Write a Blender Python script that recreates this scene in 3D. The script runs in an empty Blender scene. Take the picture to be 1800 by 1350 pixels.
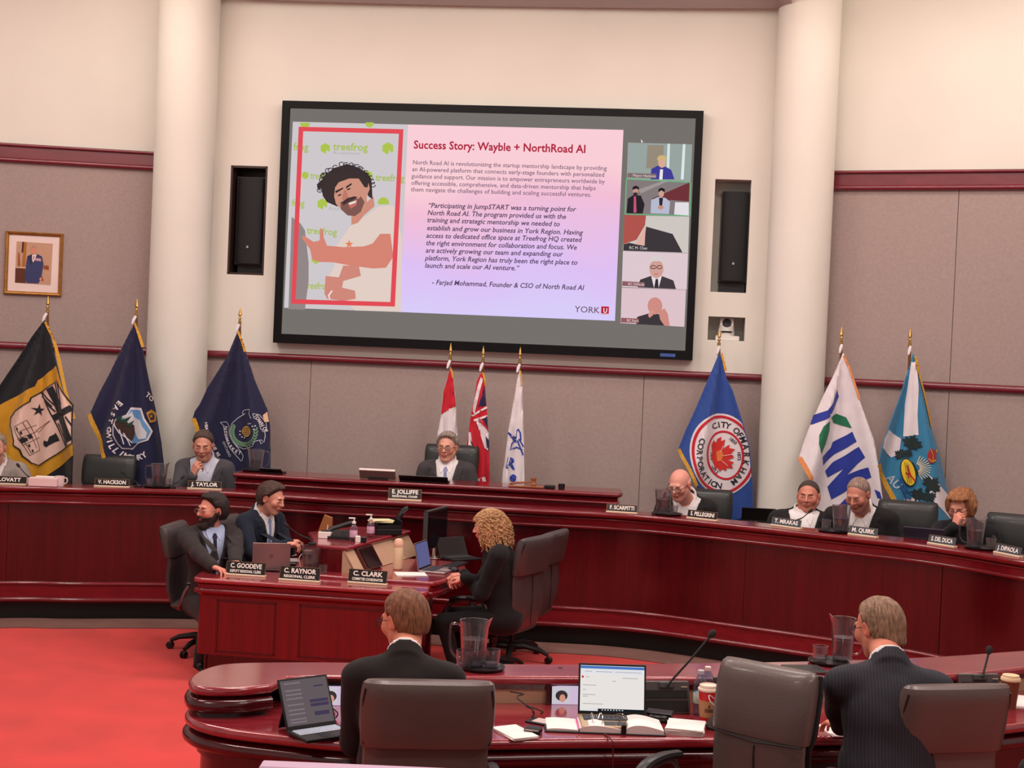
import bpy, math, random
import numpy as np
from math import sin, cos, pi, radians as R_
from mathutils import Vector, Matrix, geometry

S = bpy.context.scene
COL = S.collection
# ---------------------------------------------------------------- camera
F, CH = 2500.0, 2.35                     # focal length in pixels of an 1800 px frame, eye height
ROLL, PITCH = R_(2.457), R_(1.176)
cr, sr, cp, sp = cos(ROLL), sin(ROLL), cos(PITCH), sin(PITCH)
cam = bpy.data.cameras.new('camera')
cam.sensor_width = 36.0
cam.lens = F / 1800.0 * 36.0
cam.clip_start = 0.05
camo = bpy.data.objects.new('camera', cam)
COL.objects.link(camo)
_up0 = Vector((0, sp, cp))
_r = Vector((1, 0, 0)) * cr + _up0 * sr
_u = Vector((-1, 0, 0)) * sr + _up0 * cr
_d = _r.cross(_u)
camo.matrix_world = Matrix(((_r.x, _u.x, _d.x, 0), (_r.y, _u.y, _d.y, 0), (_r.z, _u.z, _d.z, CH), (0, 0, 0, 1)))
S.camera = camo


def srgb(c):
    out = []
    for x in c:
        x /= 255.0
        out.append(x / 12.92 if x <= 0.04045 else ((x + 0.055) / 1.055) ** 2.4)
    return tuple(out)


# ---------------------------------------------------------------- world, lights, exposure
W = bpy.data.worlds.new('world')
S.world = W
W.use_nodes = True
W.node_tree.nodes['Background'].inputs[0].default_value = (*srgb((255, 240, 232)), 1)
W.node_tree.nodes['Background'].inputs[1].default_value = 0.47
S.view_settings.view_transform = 'Standard'
S.view_settings.look = 'None'
S.view_settings.exposure = 0.0
S.view_settings.gamma = 1.0
S.view_settings.use_curve_mapping = False


def area(name, loc, size, power, rot=(0, 0, 0), col=(255, 246, 238)):
    l = bpy.data.lights.new(name, 'AREA')
    l.shape = 'RECTANGLE'
    l.size, l.size_y = size
    l.energy = power
    l.color = srgb(col)
    o = bpy.data.objects.new(name, l)
    o.location = loc
    o.rotation_euler = rot
    COL.objects.link(o)
    return o


# recessed ceiling lamps over the floor of the chamber, over the wings and over the public seats
for lx, ly, lw in ((-4.0, 9.4, 120), (-1.3, 9.8, 120), (1.3, 9.6, 120), (3.8, 8.8, 120), (-3.6, 6.0, 105), (-0.2, 6.0, 110), (3.0, 5.6, 105),
                   (-2.5, 2.4, 90), (2.5, 2.4, 90)):
    area('ceiling_lamp', (lx, ly, 5.62), (1.5, 0.5), lw * .70)
# cove light that washes the upper walls
area('cove_lamp', (-0.2, 11.9, 5.5), (8.5, 0.35), 52, (R_(62), 0, R_(-6)), (255, 240, 226))
area('cove_lamp', (-5.2, 11.2, 5.5), (3.0, 0.35), 27, (R_(62), 0, R_(12)), (255, 242, 230))
area('cove_lamp', (5.0, 10.6, 5.5), (3.0, 0.35), 31, (R_(62), 0, R_(-28)), (255, 240, 228))


# ---------------------------------------------------------------- pixel <-> place
def ray(u, v):
    du, dv = u - 900.0, v - 675.0
    X, Z = (du * cr + dv * sr) / F, (du * sr - dv * cr) / F
    return X, cp + sp * Z, cp * Z - sp


def at(u, v, d):
    x, y, z = ray(u, v)
    t = d / y
    return Vector((x * t, d, CH + z * t))


def atz(u, v, z0):
    x, y, z = ray(u, v)
    t = (z0 - CH) / z
    return Vector((x * t, y * t, z0))


class Plane:
    """vertical plane through (0, d) turned by yaw; a runs along it, b is the height, n the distance in front"""
    def __init__(s, d, yaw, x0=0.0):
        s.o = Vector((x0, d, 0)); s.yaw = yaw
        s.t = Vector((cos(yaw), -sin(yaw), 0)); s.n = Vector((-sin(yaw), -cos(yaw), 0))

    def ab(s, u, v):
        x, y, z = ray(u, v)
        k = (s.o.dot(s.n)) / (x * s.n.x + y * s.n.y)
        p = Vector((x * k, y * k, CH + z * k))
        return (p - s.o).dot(s.t), p.z

    def P(s, a, b, n=0.0):
        p = s.o + s.t * a + s.n * n
        return Vector((p.x, p.y, b))

    def uv(s, u, v, n=0.0):
        a, b = s.ab(u, v)
        return s.P(a, b, n)


# ---------------------------------------------------------------- materials
_M = {}


def mat(name, col, rough=0.6, metal=0.0, var=0.08, scale=6.0, bump=0.0, bscale=60.0, coat=0.0, emit=0.0, trans=0.0, ior=1.45, spec=0.5, stretch=None, col2=None, sheen=0.0, alpha=1.0):
    if name in _M:
        return _M[name]
    m = bpy.data.materials.new(name)
    m.use_nodes = True
    nt = m.node_tree
    b = nt.nodes['Principled BSDF']
    c = srgb(col)
    b.inputs['Roughness'].default_value = rough
    b.inputs['Metallic'].default_value = metal
    b.inputs['IOR'].default_value = ior
    b.inputs['Specular IOR Level'].default_value = spec
    b.inputs['Coat Weight'].default_value = coat
    b.inputs['Coat Roughness'].default_value = 0.08
    b.inputs['Transmission Weight'].default_value = trans
    b.inputs['Alpha'].default_value = alpha
    if sheen:
        b.inputs['Sheen Weight'].default_value = sheen
    b.inputs['Base Color'].default_value = (*c, 1)
    tc = nt.nodes.new('ShaderNodeTexCoord')
    mp = nt.nodes.new('ShaderNodeMapping')
    nt.links.new(tc.outputs['Object'], mp.inputs[0])
    if stretch:
        mp.inputs['Scale'].default_value = stretch
    if var or col2:
        n = nt.nodes.new('ShaderNodeTexNoise')
        n.inputs['Scale'].default_value = scale
        n.inputs['Detail'].default_value = 5
        nt.links.new(mp.outputs[0], n.inputs['Vector'])
        rp = nt.nodes.new('ShaderNodeValToRGB')
        k = 1 - var * 1.5
        rp.color_ramp.elements[0].position = 0.3
        rp.color_ramp.elements[1].position = 0.7
        rp.color_ramp.elements[0].color = (c[0] * k, c[1] * k, c[2] * k, 1)
        c2 = srgb(col2) if col2 else tuple(min(1, x * (1 + var)) for x in c)
        rp.color_ramp.elements[1].color = (*c2, 1)
        nt.links.new(n.outputs['Fac'], rp.inputs[0])
        nt.links.new(rp.outputs[0], b.inputs['Base Color'])
        if emit:
            nt.links.new(rp.outputs[0], b.inputs['Emission Color'])
    if emit:
        b.inputs['Emission Color'].default_value = (*c, 1)
        b.inputs['Emission Strength'].default_value = emit
    if bump:
        n2 = nt.nodes.new('ShaderNodeTexNoise')
        n2.inputs['Scale'].default_value = bscale
        n2.inputs['Detail'].default_value = 3
        nt.links.new(mp.outputs[0], n2.inputs['Vector'])
        bp = nt.nodes.new('ShaderNodeBump')
        bp.inputs['Strength'].default_value = bump
        bp.inputs['Distance'].default_value = 0.01
        nt.links.new(n2.outputs['Fac'], bp.inputs['Height'])
        nt.links.new(bp.outputs[0], b.inputs['Normal'])
    _M[name] = m
    return m


def emis(name, col, col2=None, st=1.0, axis=None):
    """flat screen colour; with col2 a soft top-to-bottom change of the displayed picture"""
    if name in _M:
        return _M[name]
    m = bpy.data.materials.new(name)
    m.use_nodes = True
    nt = m.node_tree
    nt.nodes.clear()
    o = nt.nodes.new('ShaderNodeOutputMaterial')
    e = nt.nodes.new('ShaderNodeEmission')
    e.inputs[1].default_value = st
    nt.links.new(e.outputs[0], o.inputs[0])
    e.inputs[0].default_value = (*srgb(col), 1)
    if col2:
        tc = nt.nodes.new('ShaderNodeTexCoord'); sx = nt.nodes.new('ShaderNodeSeparateXYZ')
        nt.links.new(tc.outputs['Generated'], sx.inputs[0])
        n = nt.nodes.new('ShaderNodeTexNoise'); n.inputs['Scale'].default_value = 1.3
        nt.links.new(tc.outputs['Generated'], n.inputs['Vector'])
        ad = nt.nodes.new('ShaderNodeMath'); ad.operation = 'MULTIPLY_ADD'; ad.inputs[1].default_value = 0.5
        nt.links.new(n.outputs['Fac'], ad.inputs[0]); nt.links.new(sx.outputs['Z'], ad.inputs[2])
        rp = nt.nodes.new('ShaderNodeValToRGB')
        cols = col2
        el = rp.color_ramp.elements
        el[0].position = cols[0][0]; el[0].color = (*srgb(cols[0][1]), 1)
        el[1].position = cols[-1][0]; el[1].color = (*srgb(cols[-1][1]), 1)
        for p_, c_ in cols[1:-1]:
            q = el.new(p_); q.color = (*srgb(c_), 1)
        nt.links.new(ad.outputs[0], rp.inputs[0]); nt.links.new(rp.outputs[0], e.inputs[0])
    _M[name] = m
    return m


def wood(name, dark, light, rough=0.22, coat=0.35, axis='Z', sc=1.0, figure=0.35):
    """stained cherry veneer: long grain plus cathedral figure along one axis"""
    if name in _M:
        return _M[name]
    m = bpy.data.materials.new(name)
    m.use_nodes = True
    nt = m.node_tree
    b = nt.nodes['Principled BSDF']
    L = nt.links.new
    tc = nt.nodes.new('ShaderNodeTexCoord')
    oi = nt.nodes.new('ShaderNodeObjectInfo')
    vm = nt.nodes.new('ShaderNodeVectorMath'); vm.operation = 'ADD'
    cx = nt.nodes.new('ShaderNodeCombineXYZ')
    ml = nt.nodes.new('ShaderNodeMath'); ml.operation = 'MULTIPLY'; ml.inputs[1].default_value = 13.0
    L(oi.outputs['Random'], ml.inputs[0]); L(ml.outputs[0], cx.inputs[0]); L(ml.outputs[0], cx.inputs[2])
    L(tc.outputs['Object'], vm.inputs[0]); L(cx.outputs[0], vm.inputs[1])
    mp = nt.nodes.new('ShaderNodeMapping')
    s_ = {'Z': (6, 6, 0.35), 'X': (0.35, 6, 6), 'Y': (6, .35, 6)}[axis]
    mp.inputs['Scale'].default_value = tuple(x * sc for x in s_)
    L(vm.outputs[0], mp.inputs[0])
    n = nt.nodes.new('ShaderNodeTexNoise'); n.inputs['Scale'].default_value = 2.2; n.inputs['Detail'].default_value = 8; n.inputs['Distortion'].default_value = 0.8
    L(mp.outputs[0], n.inputs['Vector'])
    n2 = nt.nodes.new('ShaderNodeTexNoise'); n2.inputs['Scale'].default_value = 14; n2.inputs['Detail'].default_value = 4
    L(mp.outputs[0], n2.inputs['Vector'])
    mx = nt.nodes.new('ShaderNodeMath'); mx.operation = 'MULTIPLY_ADD'; mx.inputs[1].default_value = figure
    L(n2.outputs['Fac'], mx.inputs[0]); L(n.outputs['Fac'], mx.inputs[2])
    rp = nt.nodes.new('ShaderNodeValToRGB')
    rp.color_ramp.elements[0].position = 0.45; rp.color_ramp.elements[0].color = (*srgb(dark), 1)
    rp.color_ramp.elements[1].position = 0.9; rp.color_ramp.elements[1].color = (*srgb(light), 1)
    L(mx.outputs[0], rp.inputs[0]); L(rp.outputs[0], b.inputs['Base Color'])
    b.inputs['Roughness'].default_value = rough
    b.inputs['Coat Weight'].default_value = coat
    b.inputs['Coat Roughness'].default_value = 0.12
    b.inputs['Specular IOR Level'].default_value = 0.5
    _M[name] = m
    return m


# ---------------------------------------------------------------- objects
def tag(o, label=None, cat=None, group=None, kind=None):
    if label: o['label'] = label
    if cat: o['category'] = cat
    if group: o['group'] = group
    if kind: o['kind'] = kind
    return o


def thing(name, label, cat, loc=(0, 0, 0), rz=0.0, group=None):
    o = bpy.data.objects.new(name, None)
    o.empty_display_size = 0.1
    COL.objects.link(o)
    o.location = loc
    o.rotation_euler = (0, 0, rz)
    return tag(o, label, cat, group)


class MB:
    def __init__(s):
        s.v, s.f, s.m, s.sm = [], [], [], []

    def add(s, vs, fs, mi=0, smooth=False):
        b = len(s.v)
        s.v += [tuple(v) for v in vs]
        s.f += [tuple(i + b for i in f) for f in fs]
        s.m += [mi] * len(fs)
        s.sm += [smooth] * len(fs)
        return s

    def box(s, lo, hi, mi=0, M=None, bev=0.0):
        x0, y0, z0 = lo; x1, y1, z1 = hi
        if bev:
            vs, fs = [], []
            c = bev * 0.7
            for z, i in ((z0, bev), (z0 + bev, 0), (z1 - bev, 0), (z1, bev)):
                X0, X1, Y0, Y1 = x0 + i, x1 - i, y0 + i, y1 - i
                vs += [(X0 + c, Y0, z), (X1 - c, Y0, z), (X1, Y0 + c, z), (X1, Y1 - c, z), (X1 - c, Y1, z), (X0 + c, Y1, z), (X0, Y1 - c, z), (X0, Y0 + c, z)]
            for r in range(3):
                fs += [(r * 8 + i, r * 8 + (i + 1) % 8, r * 8 + 8 + (i + 1) % 8, r * 8 + 8 + i) for i in range(8)]
            fs += [tuple(reversed(range(8))), tuple(range(24, 32))]
        else:
            vs = [(x0, y0, z0), (x1, y0, z0), (x1, y1, z0), (x0, y1, z0), (x0, y0, z1), (x1, y0, z1), (x1, y1, z1), (x0, y1, z1)]
            fs = [(0, 3, 2, 1), (4, 5, 6, 7), (0, 1, 5, 4), (1, 2, 6, 5), (2, 3, 7, 6), (3, 0, 4, 7)]
        if M is not None:
            vs = [M @ Vector(v) for v in vs]
        return s.add(vs, fs, mi)

    def lathe(s, prof, n=20, c=(0, 0, 0), mi=0, M=None, smooth=True):
        vs, fs = [], []
        for r, z in prof:
            for i in range(n):
                a = 2 * pi * i / n
                vs.append(Vector((c[0] + r * cos(a), c[1] + r * sin(a), c[2] + z)))
        k = len(prof)
        for j in range(k - 1):
            for i in range(n):
                i2 = (i + 1) % n
                fs.append((j * n + i, j * n + i2, (j + 1) * n + i2, (j + 1) * n + i))
        if prof[0][0] > 1e-6: fs.append(tuple(reversed(range(n))))
        if prof[-1][0] > 1e-6: fs.append(tuple(range((k - 1) * n, k * n)))
        if M is not None: vs = [M @ v for v in vs]
        return s.add(vs, fs, mi, smooth)

    def tube(s, pts, r, n=8, mi=0, closed=False, smooth=True, flat=1.0):
        pts = [Vector(p) for p in pts]
        k = len(pts)
        rs = r if isinstance(r, (list, tuple)) else [r] * k
        vs, fs = [], []
        up = None
        for i, p in enumerate(pts):
            a = pts[i - 1] if (i or closed) else p
            b = pts[(i + 1) % k] if (i < k - 1 or closed) else p
            t = (b - a)
            t = t.normalized() if t.length > 1e-9 else Vector((0, 0, 1))
            if up is None:
                up = Vector((0, 0, 1)) if abs(t.z) < 0.9 else Vector((0, 1, 0))
            x = t.cross(up)
            x = x.normalized() if x.length > 1e-6 else t.orthogonal().normalized()
            y = x.cross(t).normalized()
            up = y
            for j in range(n):
                an = 2 * pi * j / n
                vs.append(p + x * rs[i] * cos(an) * flat + y * rs[i] * sin(an))
        for i in range(k if closed else k - 1):
            i2 = (i + 1) % k
            for j in range(n):
                j2 = (j + 1) % n
                fs.append((i * n + j, i * n + j2, i2 * n + j2, i2 * n + j))
        if not closed:
            fs.append(tuple(reversed(range(n)))); fs.append(tuple(range((k - 1) * n, k * n)))
        return s.add(vs, fs, mi, smooth)

    def loft(s, secs, mi=0, cap=True, smooth=True):
        n = len(secs[0]); k = len(secs)
        vs = [v for sec in secs for v in sec]
        fs = []
        for i in range(k - 1):
            for j in range(n):
                j2 = (j + 1) % n
                fs.append((i * n + j, i * n + j2, (i + 1) * n + j2, (i + 1) * n + j))
        if cap:
            fs.append(tuple(reversed(range(n)))); fs.append(tuple(range((k - 1) * n, k * n)))
        return s.add(vs, fs, mi, smooth)

    def prism(s, poly, z0, z1, mi=0):
        n = len(poly)
        vs = [(p[0], p[1], z0) for p in poly] + [(p[0], p[1], z1) for p in poly]
        fs = [tuple(reversed(range(n))), tuple(range(n, 2 * n))] + [(i, (i + 1) % n, n + (i + 1) % n, n + i) for i in range(n)]
        return s.add(vs, fs, mi)

    def build(s, name, mats, parent=None, loc=None, rot=None, rz=None, label=None, cat=None, group=None, kind=None, auto=None):
        me = bpy.data.meshes.new(name)
        me.from_pydata(s.v, [], s.f)
        if not isinstance(mats, (list, tuple)): mats = [mats]
        for m in mats: me.materials.append(m)
        if len(mats) > 1: me.polygons.foreach_set('material_index', s.m)
        me.polygons.foreach_set('use_smooth', s.sm)
        me.update()
        if any(s.sm): me.set_sharp_from_angle(angle=R_(30))
        o = bpy.data.objects.new(name, me)
        COL.objects.link(o)
        if getattr(s, 'wn', False): q_ = o.modifiers.new('weighted', 'WEIGHTED_NORMAL'); q_.keep_sharp = True
        if parent is not None: o.parent = parent
        if loc is not None: o.location = loc
        if rot is not None: o.rotation_euler = rot
        if rz is not None: o.rotation_euler = (0, 0, rz)
        return tag(o, label, cat, group, kind)


def npmesh(name, V, Fq, mats, parent=None, mi=None, smooth=True, colors=None):
    me = bpy.data.meshes.new(name)
    V = np.asarray(V, dtype=np.float32); Fq = np.asarray(Fq, dtype=np.int32)
    nf, k = Fq.shape
    me.vertices.add(len(V)); me.vertices.foreach_set('co', V.ravel())
    me.loops.add(nf * k); me.loops.foreach_set('vertex_index', Fq.ravel())
    me.polygons.add(nf)
    me.polygons.foreach_set('loop_start', np.arange(nf, dtype=np.int32) * k)
    me.polygons.foreach_set('use_smooth', np.full(nf, smooth))
    if not isinstance(mats, (list, tuple)): mats = [mats]
    for m in mats: me.materials.append(m)
    if mi is not None: me.polygons.foreach_set('material_index', np.asarray(mi, dtype=np.int32))
    if colors is not None:
        ca = me.color_attributes.new('Col', 'FLOAT_COLOR', 'POINT')
        ca.data.foreach_set('color', np.asarray(colors, dtype=np.float32).ravel())
    me.update(calc_edges=True)
    o = bpy.data.objects.new(name, me)
    COL.objects.link(o)
    if parent is not None: o.parent = parent
    return o


def dup(o, parent=None, loc=None, rz=None, label=None, root=True, group=None):
    c = o.copy(); COL.objects.link(c)
    if parent is not None: c.parent = parent
    for ch in [x for x in o.children]:
        dup(ch, c, root=False)
    if loc is not None: c.location = loc
    if rz is not None: c.rotation_euler = (0, 0, rz)
    if label: c['label'] = label
    if group: c['group'] = group
    return c


def spline(pts, per=8, closed=False):
    """Catmull-Rom through 2-D or 3-D points"""
    P = [Vector(p) for p in pts]
    n = len(P); out = []
    rng = range(n) if closed else range(n - 1)
    for i in rng:
        g = (lambda j: P[j % n]) if closed else (lambda j: P[min(max(j, 0), n - 1)])
        a, b, c, d = g(i - 1), g(i), g(i + 1), g(i + 2)
        for k in range(per):
            t = k / per
            out.append(0.5 * ((2 * b) + (c - a) * t + (2 * a - 5 * b + 4 * c - d) * t * t + (3 * b - a - 3 * c + d) * t ** 3))
    if not closed: out.append(P[-1])
    return out


def normals2(path, closed):
    """unit normals (to the right of the direction of travel)"""
    n = len(path); out = []
    for i in range(n):
        a = path[(i - 1) % n] if (closed or i) else path[i]
        b = path[(i + 1) % n] if (closed or i < n - 1) else path[i]
        d = (Vector((b[0] - a[0], b[1] - a[1]))).normalized()
        out.append(Vector((d.y, -d.x)))
    return out


def bull(o0, z0, o1, z1, n=8):
    """half-round edge from (o0,z0) to (o1,z1), bulging outwards"""
    out = []; n = max(n, 8)
    cx, cz = (o0 + o1) / 2, (z0 + z1) / 2
    rz = (z0 - z1) / 2
    for i in range(n + 1):
        a = pi / 2 - pi * i / n
        out.append((o0 + (o1 - o0) * i / n + rz * 0.8 * cos(a), cz + rz * sin(a)))
    return out


def sweep(mb, path, prof, closed=False, captop=False, capbot=False, smooth=True, mi=0):
    """prof = [(outward offset, z)...] carried along a plan path; outward is to the right of travel"""
    mb.wn = True
    nr = normals2(path, closed)
    n, k = len(path), len(prof)
    vs = [(p[0] + nr[i].x * o, p[1] + nr[i].y * o, z) for (o, z) in prof for i, p in enumerate(path)]
    fs = []
    for j in range(k - 1):
        for i in range(n if closed else n - 1):
            i2 = (i + 1) % n
            fs.append((j * n + i, (j + 1) * n + i, (j + 1) * n + i2, j * n + i2))
    mb.add(vs, fs, mi, smooth)
    def cap(j, rev):
        pts = [vs[j * n + i] for i in range(n)]
        tri = geometry.tessellate_polygon([[Vector((p[0], p[1], 0)) for p in pts]])
        mb.add(pts, [t if not rev else tuple(reversed(t)) for t in tri], mi, False)
    if captop: cap(0, False)
    if capbot: cap(k - 1, True)
    return mb


def ensure_ccw(path):
    a = sum(path[i][0] * path[(i + 1) % len(path)][1] - path[(i + 1) % len(path)][0] * path[i][1] for i in range(len(path)))
    return list(path) if a > 0 else list(reversed(path))


# lettering ---------------------------------------------------------
_tx = {}


def text_geo(body, bold=0.0, shear=0.0, spacing=1.0, align='LEFT'):
    k = (body, bold, shear, spacing, align)
    if k in _tx: return _tx[k]
    cu = bpy.data.curves.new('lettering', 'FONT')
    cu.body = body; cu.size = 1.0; cu.offset = bold; cu.shear = shear; cu.space_character = spacing
    cu.align_x = align; cu.resolution_u = 2
    o = bpy.data.objects.new('lettering', cu)
    COL.objects.link(o)
    dg = bpy.context.evaluated_depsgraph_get()
    me = bpy.data.meshes.new_from_object(o.evaluated_get(dg))
    V = [(v.co.x, v.co.y) for v in me.vertices]; Fc = [tuple(p.vertices) for p in me.polygons]
    bpy.data.objects.remove(o); bpy.data.curves.remove(cu); bpy.data.meshes.remove(me)
    _tx[k] = (V, Fc)
    return _tx[k]


def text_map(mb, body, fn, mi=0, **kw):
    V, Fc = text_geo(body, **kw)
    if V: mb.add([fn(x, y) for x, y in V], Fc, mi)
    return mb


def text_w(body, **kw):
    V, _ = text_geo(body, **kw)
    return max(v[0] for v in V) if V else 0.1


def cdt_patch(poly, h=None, extra=None):
    """triangulated polygon (2-D) with a fine inner grid when h is given"""
    P = [Vector((p[0], p[1])) for p in poly]
    if h:
        Q = []
        for i, p in enumerate(P):
            q = P[(i + 1) % len(P)]
            m = max(1, int((q - p).length / h))
            Q += [p.lerp(q, j / m) for j in range(m)]
        P = Q
    n = len(P)
    pts = list(P)
    if h:
        x0, x1 = min(p.x for p in P), max(p.x for p in P)
        y0, y1 = min(p.y for p in P), max(p.y for p in P)
        i0, i1, j0, j1 = math.ceil(x0 / h), math.floor(x1 / h), math.ceil(y0 / h), math.floor(y1 / h)
        pts += [Vector((i * h, j * h)) for i in range(i0, i1 + 1) for j in range(j0, j1 + 1)]
    r = geometry.delaunay_2d_cdt(pts, [], [list(range(n))], 1, 1e-6)
    return [(v.x, v.y) for v in r[0]], [tuple(f) for f in r[2]]


def ribbon(pts, w):
    P = [Vector(p[:2]) for p in pts]
    L, Rr = [], []
    for i, p in enumerate(P):
        a = P[i - 1] if i else p
        b = P[i + 1] if i < len(P) - 1 else p
        d = (b - a).normalized(); nn = Vector((-d.y, d.x)) * (w / 2)
        L.append(p + nn); Rr.append(p - nn)
    return [tuple(x) for x in L + Rr[::-1]]


def ellipse(cx, cy, rx, ry, n=24, a0=0, a1=360, rot=0):
    out = []
    m = n if a1 - a0 >= 360 else n + 1
    for i in range(m):
        a = R_(a0 + (a1 - a0) * i / n)
        x, y = rx * cos(a), ry * sin(a)
        c, s_ = cos(R_(rot)), sin(R_(rot))
        out.append((cx + x * c - y * s_, cy + x * s_ + y * c))
    return out


def star(cx, cy, r, n=5, rot=-90, inner=0.4):
    return [(cx + (r if i % 2 == 0 else r * inner) * cos(R_(rot + 180 * i / n)), cy + (r if i % 2 == 0 else r * inner) * sin(R_(rot + 180 * i / n))) for i in range(2 * n)]
# ================================================================= materials used in several places
WHITE = mat('painted_plaster', (226, 222, 212), 0.85, var=0.02, scale=1.5, bump=0.03, bscale=90)
FABRIC = mat('wall_fabric', (166, 147, 142), 0.95, var=0.05, scale=40, bump=0.12, bscale=260, sheen=0.2)
CHERRY = wood('cherry_veneer', (56, 1, 7), (76, 4, 12))
CHERRY_C = wood('cherry_clerk', (88, 2, 10), (114, 8, 18), rough=.25)
CHERRY_D = wood('cherry_dark', (54, 1, 8), (76, 6, 15), rough=0.22)
CHERRY_L = wood('cherry_edge', (96, 12, 22), (120, 20, 30), rough=0.17, axis='X')
CHERRY_T = wood('cherry_top', (116, 22, 34), (150, 44, 54), rough=0.2, coat=1.0, axis='X', figure=0.6)
TRIMRED = wood('painted_trim', (104, 22, 36), (122, 32, 46), rough=0.3, axis='X')
BLACKM = mat('matt_black', (12, 11, 12), 0.5, var=0.05)
BLACKP = mat('black_plastic', (24, 23, 25), 0.38, var=0.05, scale=20)
DARKGREY = mat('dark_grey_plastic', (62, 60, 60), 0.45, var=0.05, scale=20)
CHROME = mat('chrome', (215, 213, 210), 0.15, 1.0, var=0.02)
GOLD = mat('brass', (200, 160, 90), 0.28, 1.0, var=0.05)
PAPER = mat('paper', (238, 226, 222), 0.8, var=0.03, scale=8)
BEIGE = mat('beige_laminate', (196, 158, 130), 0.6, var=0.06, scale=3)

# ================================================================= shell
def struct(mb, name, m, parent=None, label=None, **kw):
    o = mb.build(name, m, parent, **kw)
    if parent is None: o['kind'] = 'structure'
    if label: o['label'] = label
    return o

YAW = R_(6.0)
WC = Plane(13.5, YAW)                     # front plane of the middle wall
XL, XR = -3.32, 2.86                      # wall ends behind the two columns
def wy(x): return 13.5 - math.tan(YAW) * x
LW = [(XL - 0.25, wy(XL - 0.25)), (-4.93, 13.69), (-6.6, 13.2), (-8.4, 12.2)]
RW = [(XR - 0.1, wy(XR - 0.1)), (4.5, 12.5), (6.0, 11.4), (7.6, 9.6)]
Z_RAIL, Z_TB, Z_TT, Z_CEIL = 2.233, 3.985, 4.166, 6.3

red_carpet = mat('red_carpet', (206, 54, 49), 0.95, var=0.10, scale=2.2, bump=0.25, bscale=320, sheen=0.15)
grey_carpet = mat('taupe_carpet', (120, 84, 76), 0.95, var=0.08, scale=5, bump=0.25, bscale=320)
mb = MB(); mb.box((-9, -2.2, -0.12), (9, 15.5, 0.0)); struct(mb, 'floor', red_carpet, label='bright red carpeted chamber floor')
mb = MB(); mb.box((-9, -2.2, Z_CEIL), (9, 15.5, Z_CEIL + 0.12)); struct(mb, 'ceiling', WHITE)

def wall_strip(mb, pts, z0, z1, off0=0.0, thick=0.12, mi=0):
    """solid wall slab along plan points, front face off0 in front of the line, running left to right"""
    nr = normals2(pts, False)          # to the right of travel = towards the camera when going +x
    fr = [(p[0] + n.x * off0, p[1] + n.y * off0) for p, n in zip(pts, nr)]
    bk = [(p[0] - n.x * thick, p[1] - n.y * thick) for p, n in zip(pts, nr)]
    mb.prism(fr + bk[::-1], z0, z1, mi)

def seams(pts, cuts):
    """split a plan polyline at lengths, leaving 5 mm joints"""
    segs = []; L = [0]
    for i in range(len(pts) - 1): L.append(L[-1] + (Vector(pts[i + 1]) - Vector(pts[i])).length)
    def pt(t):
        for i in range(len(pts) - 1):
            if t <= L[i + 1] + 1e-9:
                return tuple(Vector(pts[i]).lerp(Vector(pts[i + 1]), (t - L[i]) / (L[i + 1] - L[i])))
        return pts[-1]
    cs = [0] + cuts + [L[-1]]
    for a, b in zip(cs, cs[1:]):
        a2, b2 = a + (0.003 if a else 0), b - (0.003 if b < L[-1] else 0)
        segs.append([pt(a2)] + [pts[i] for i in range(len(pts)) if a2 + .01 < L[i] < b2 - .01] + [pt(b2)])
    return segs

# side walls: plaster above, fabric panels below
for side, pts, cuts in (('left', LW[::-1], None), ('right', RW, None)):
    mb = MB(); wall_strip(mb, pts, 0, Z_CEIL, 0.0)
    w = struct(mb, 'wall_' + side, WHITE)
    tot = sum((Vector(pts[i + 1]) - Vector(pts[i])).length for i in range(len(pts) - 1))
    # seam positions found where the joints show in the photograph
    if side == 'left':
        cu = [tot - 1.63 - 2.0 * k for k in range(3)][::-1]
        cu = [c for c in cu if c > 0.3]
    else:
        cu = [1.25 + 1.8 * k for k in range(3)]
        cu = [c for c in cu if c < tot - 0.3]
    for sg in seams(pts, cu):
        for z0, z1 in ((0.0, Z_RAIL - 0.03), (Z_RAIL + 0.03, Z_TB)):
            mb = MB(); wall_strip(mb, sg, z0, z1, 0.03, -0.001); mb.build('wall_panel', FABRIC, w)
    mb = MB(); sweep(mb, pts, bull(0.05, Z_RAIL + 0.035, 0.05, Z_RAIL - 0.035)); 
    struct(mb, 'trim_1' if side == 'left' else 'trim_2', TRIMRED)
    mb = MB(); sweep(mb, pts, [(0, Z_TT)] + bull(0.06, Z_TT, 0.06, Z_TT - 0.03, 4) + [(0.045, Z_TT - 0.03), (0.045, Z_TB + 0.05)] + bull(0.06, Z_TB + 0.045, 0.06, Z_TB, 4) + [(0, Z_TB)])
    struct(mb, 'trim_3' if side == 'left' else 'trim_4', TRIMRED)

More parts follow.
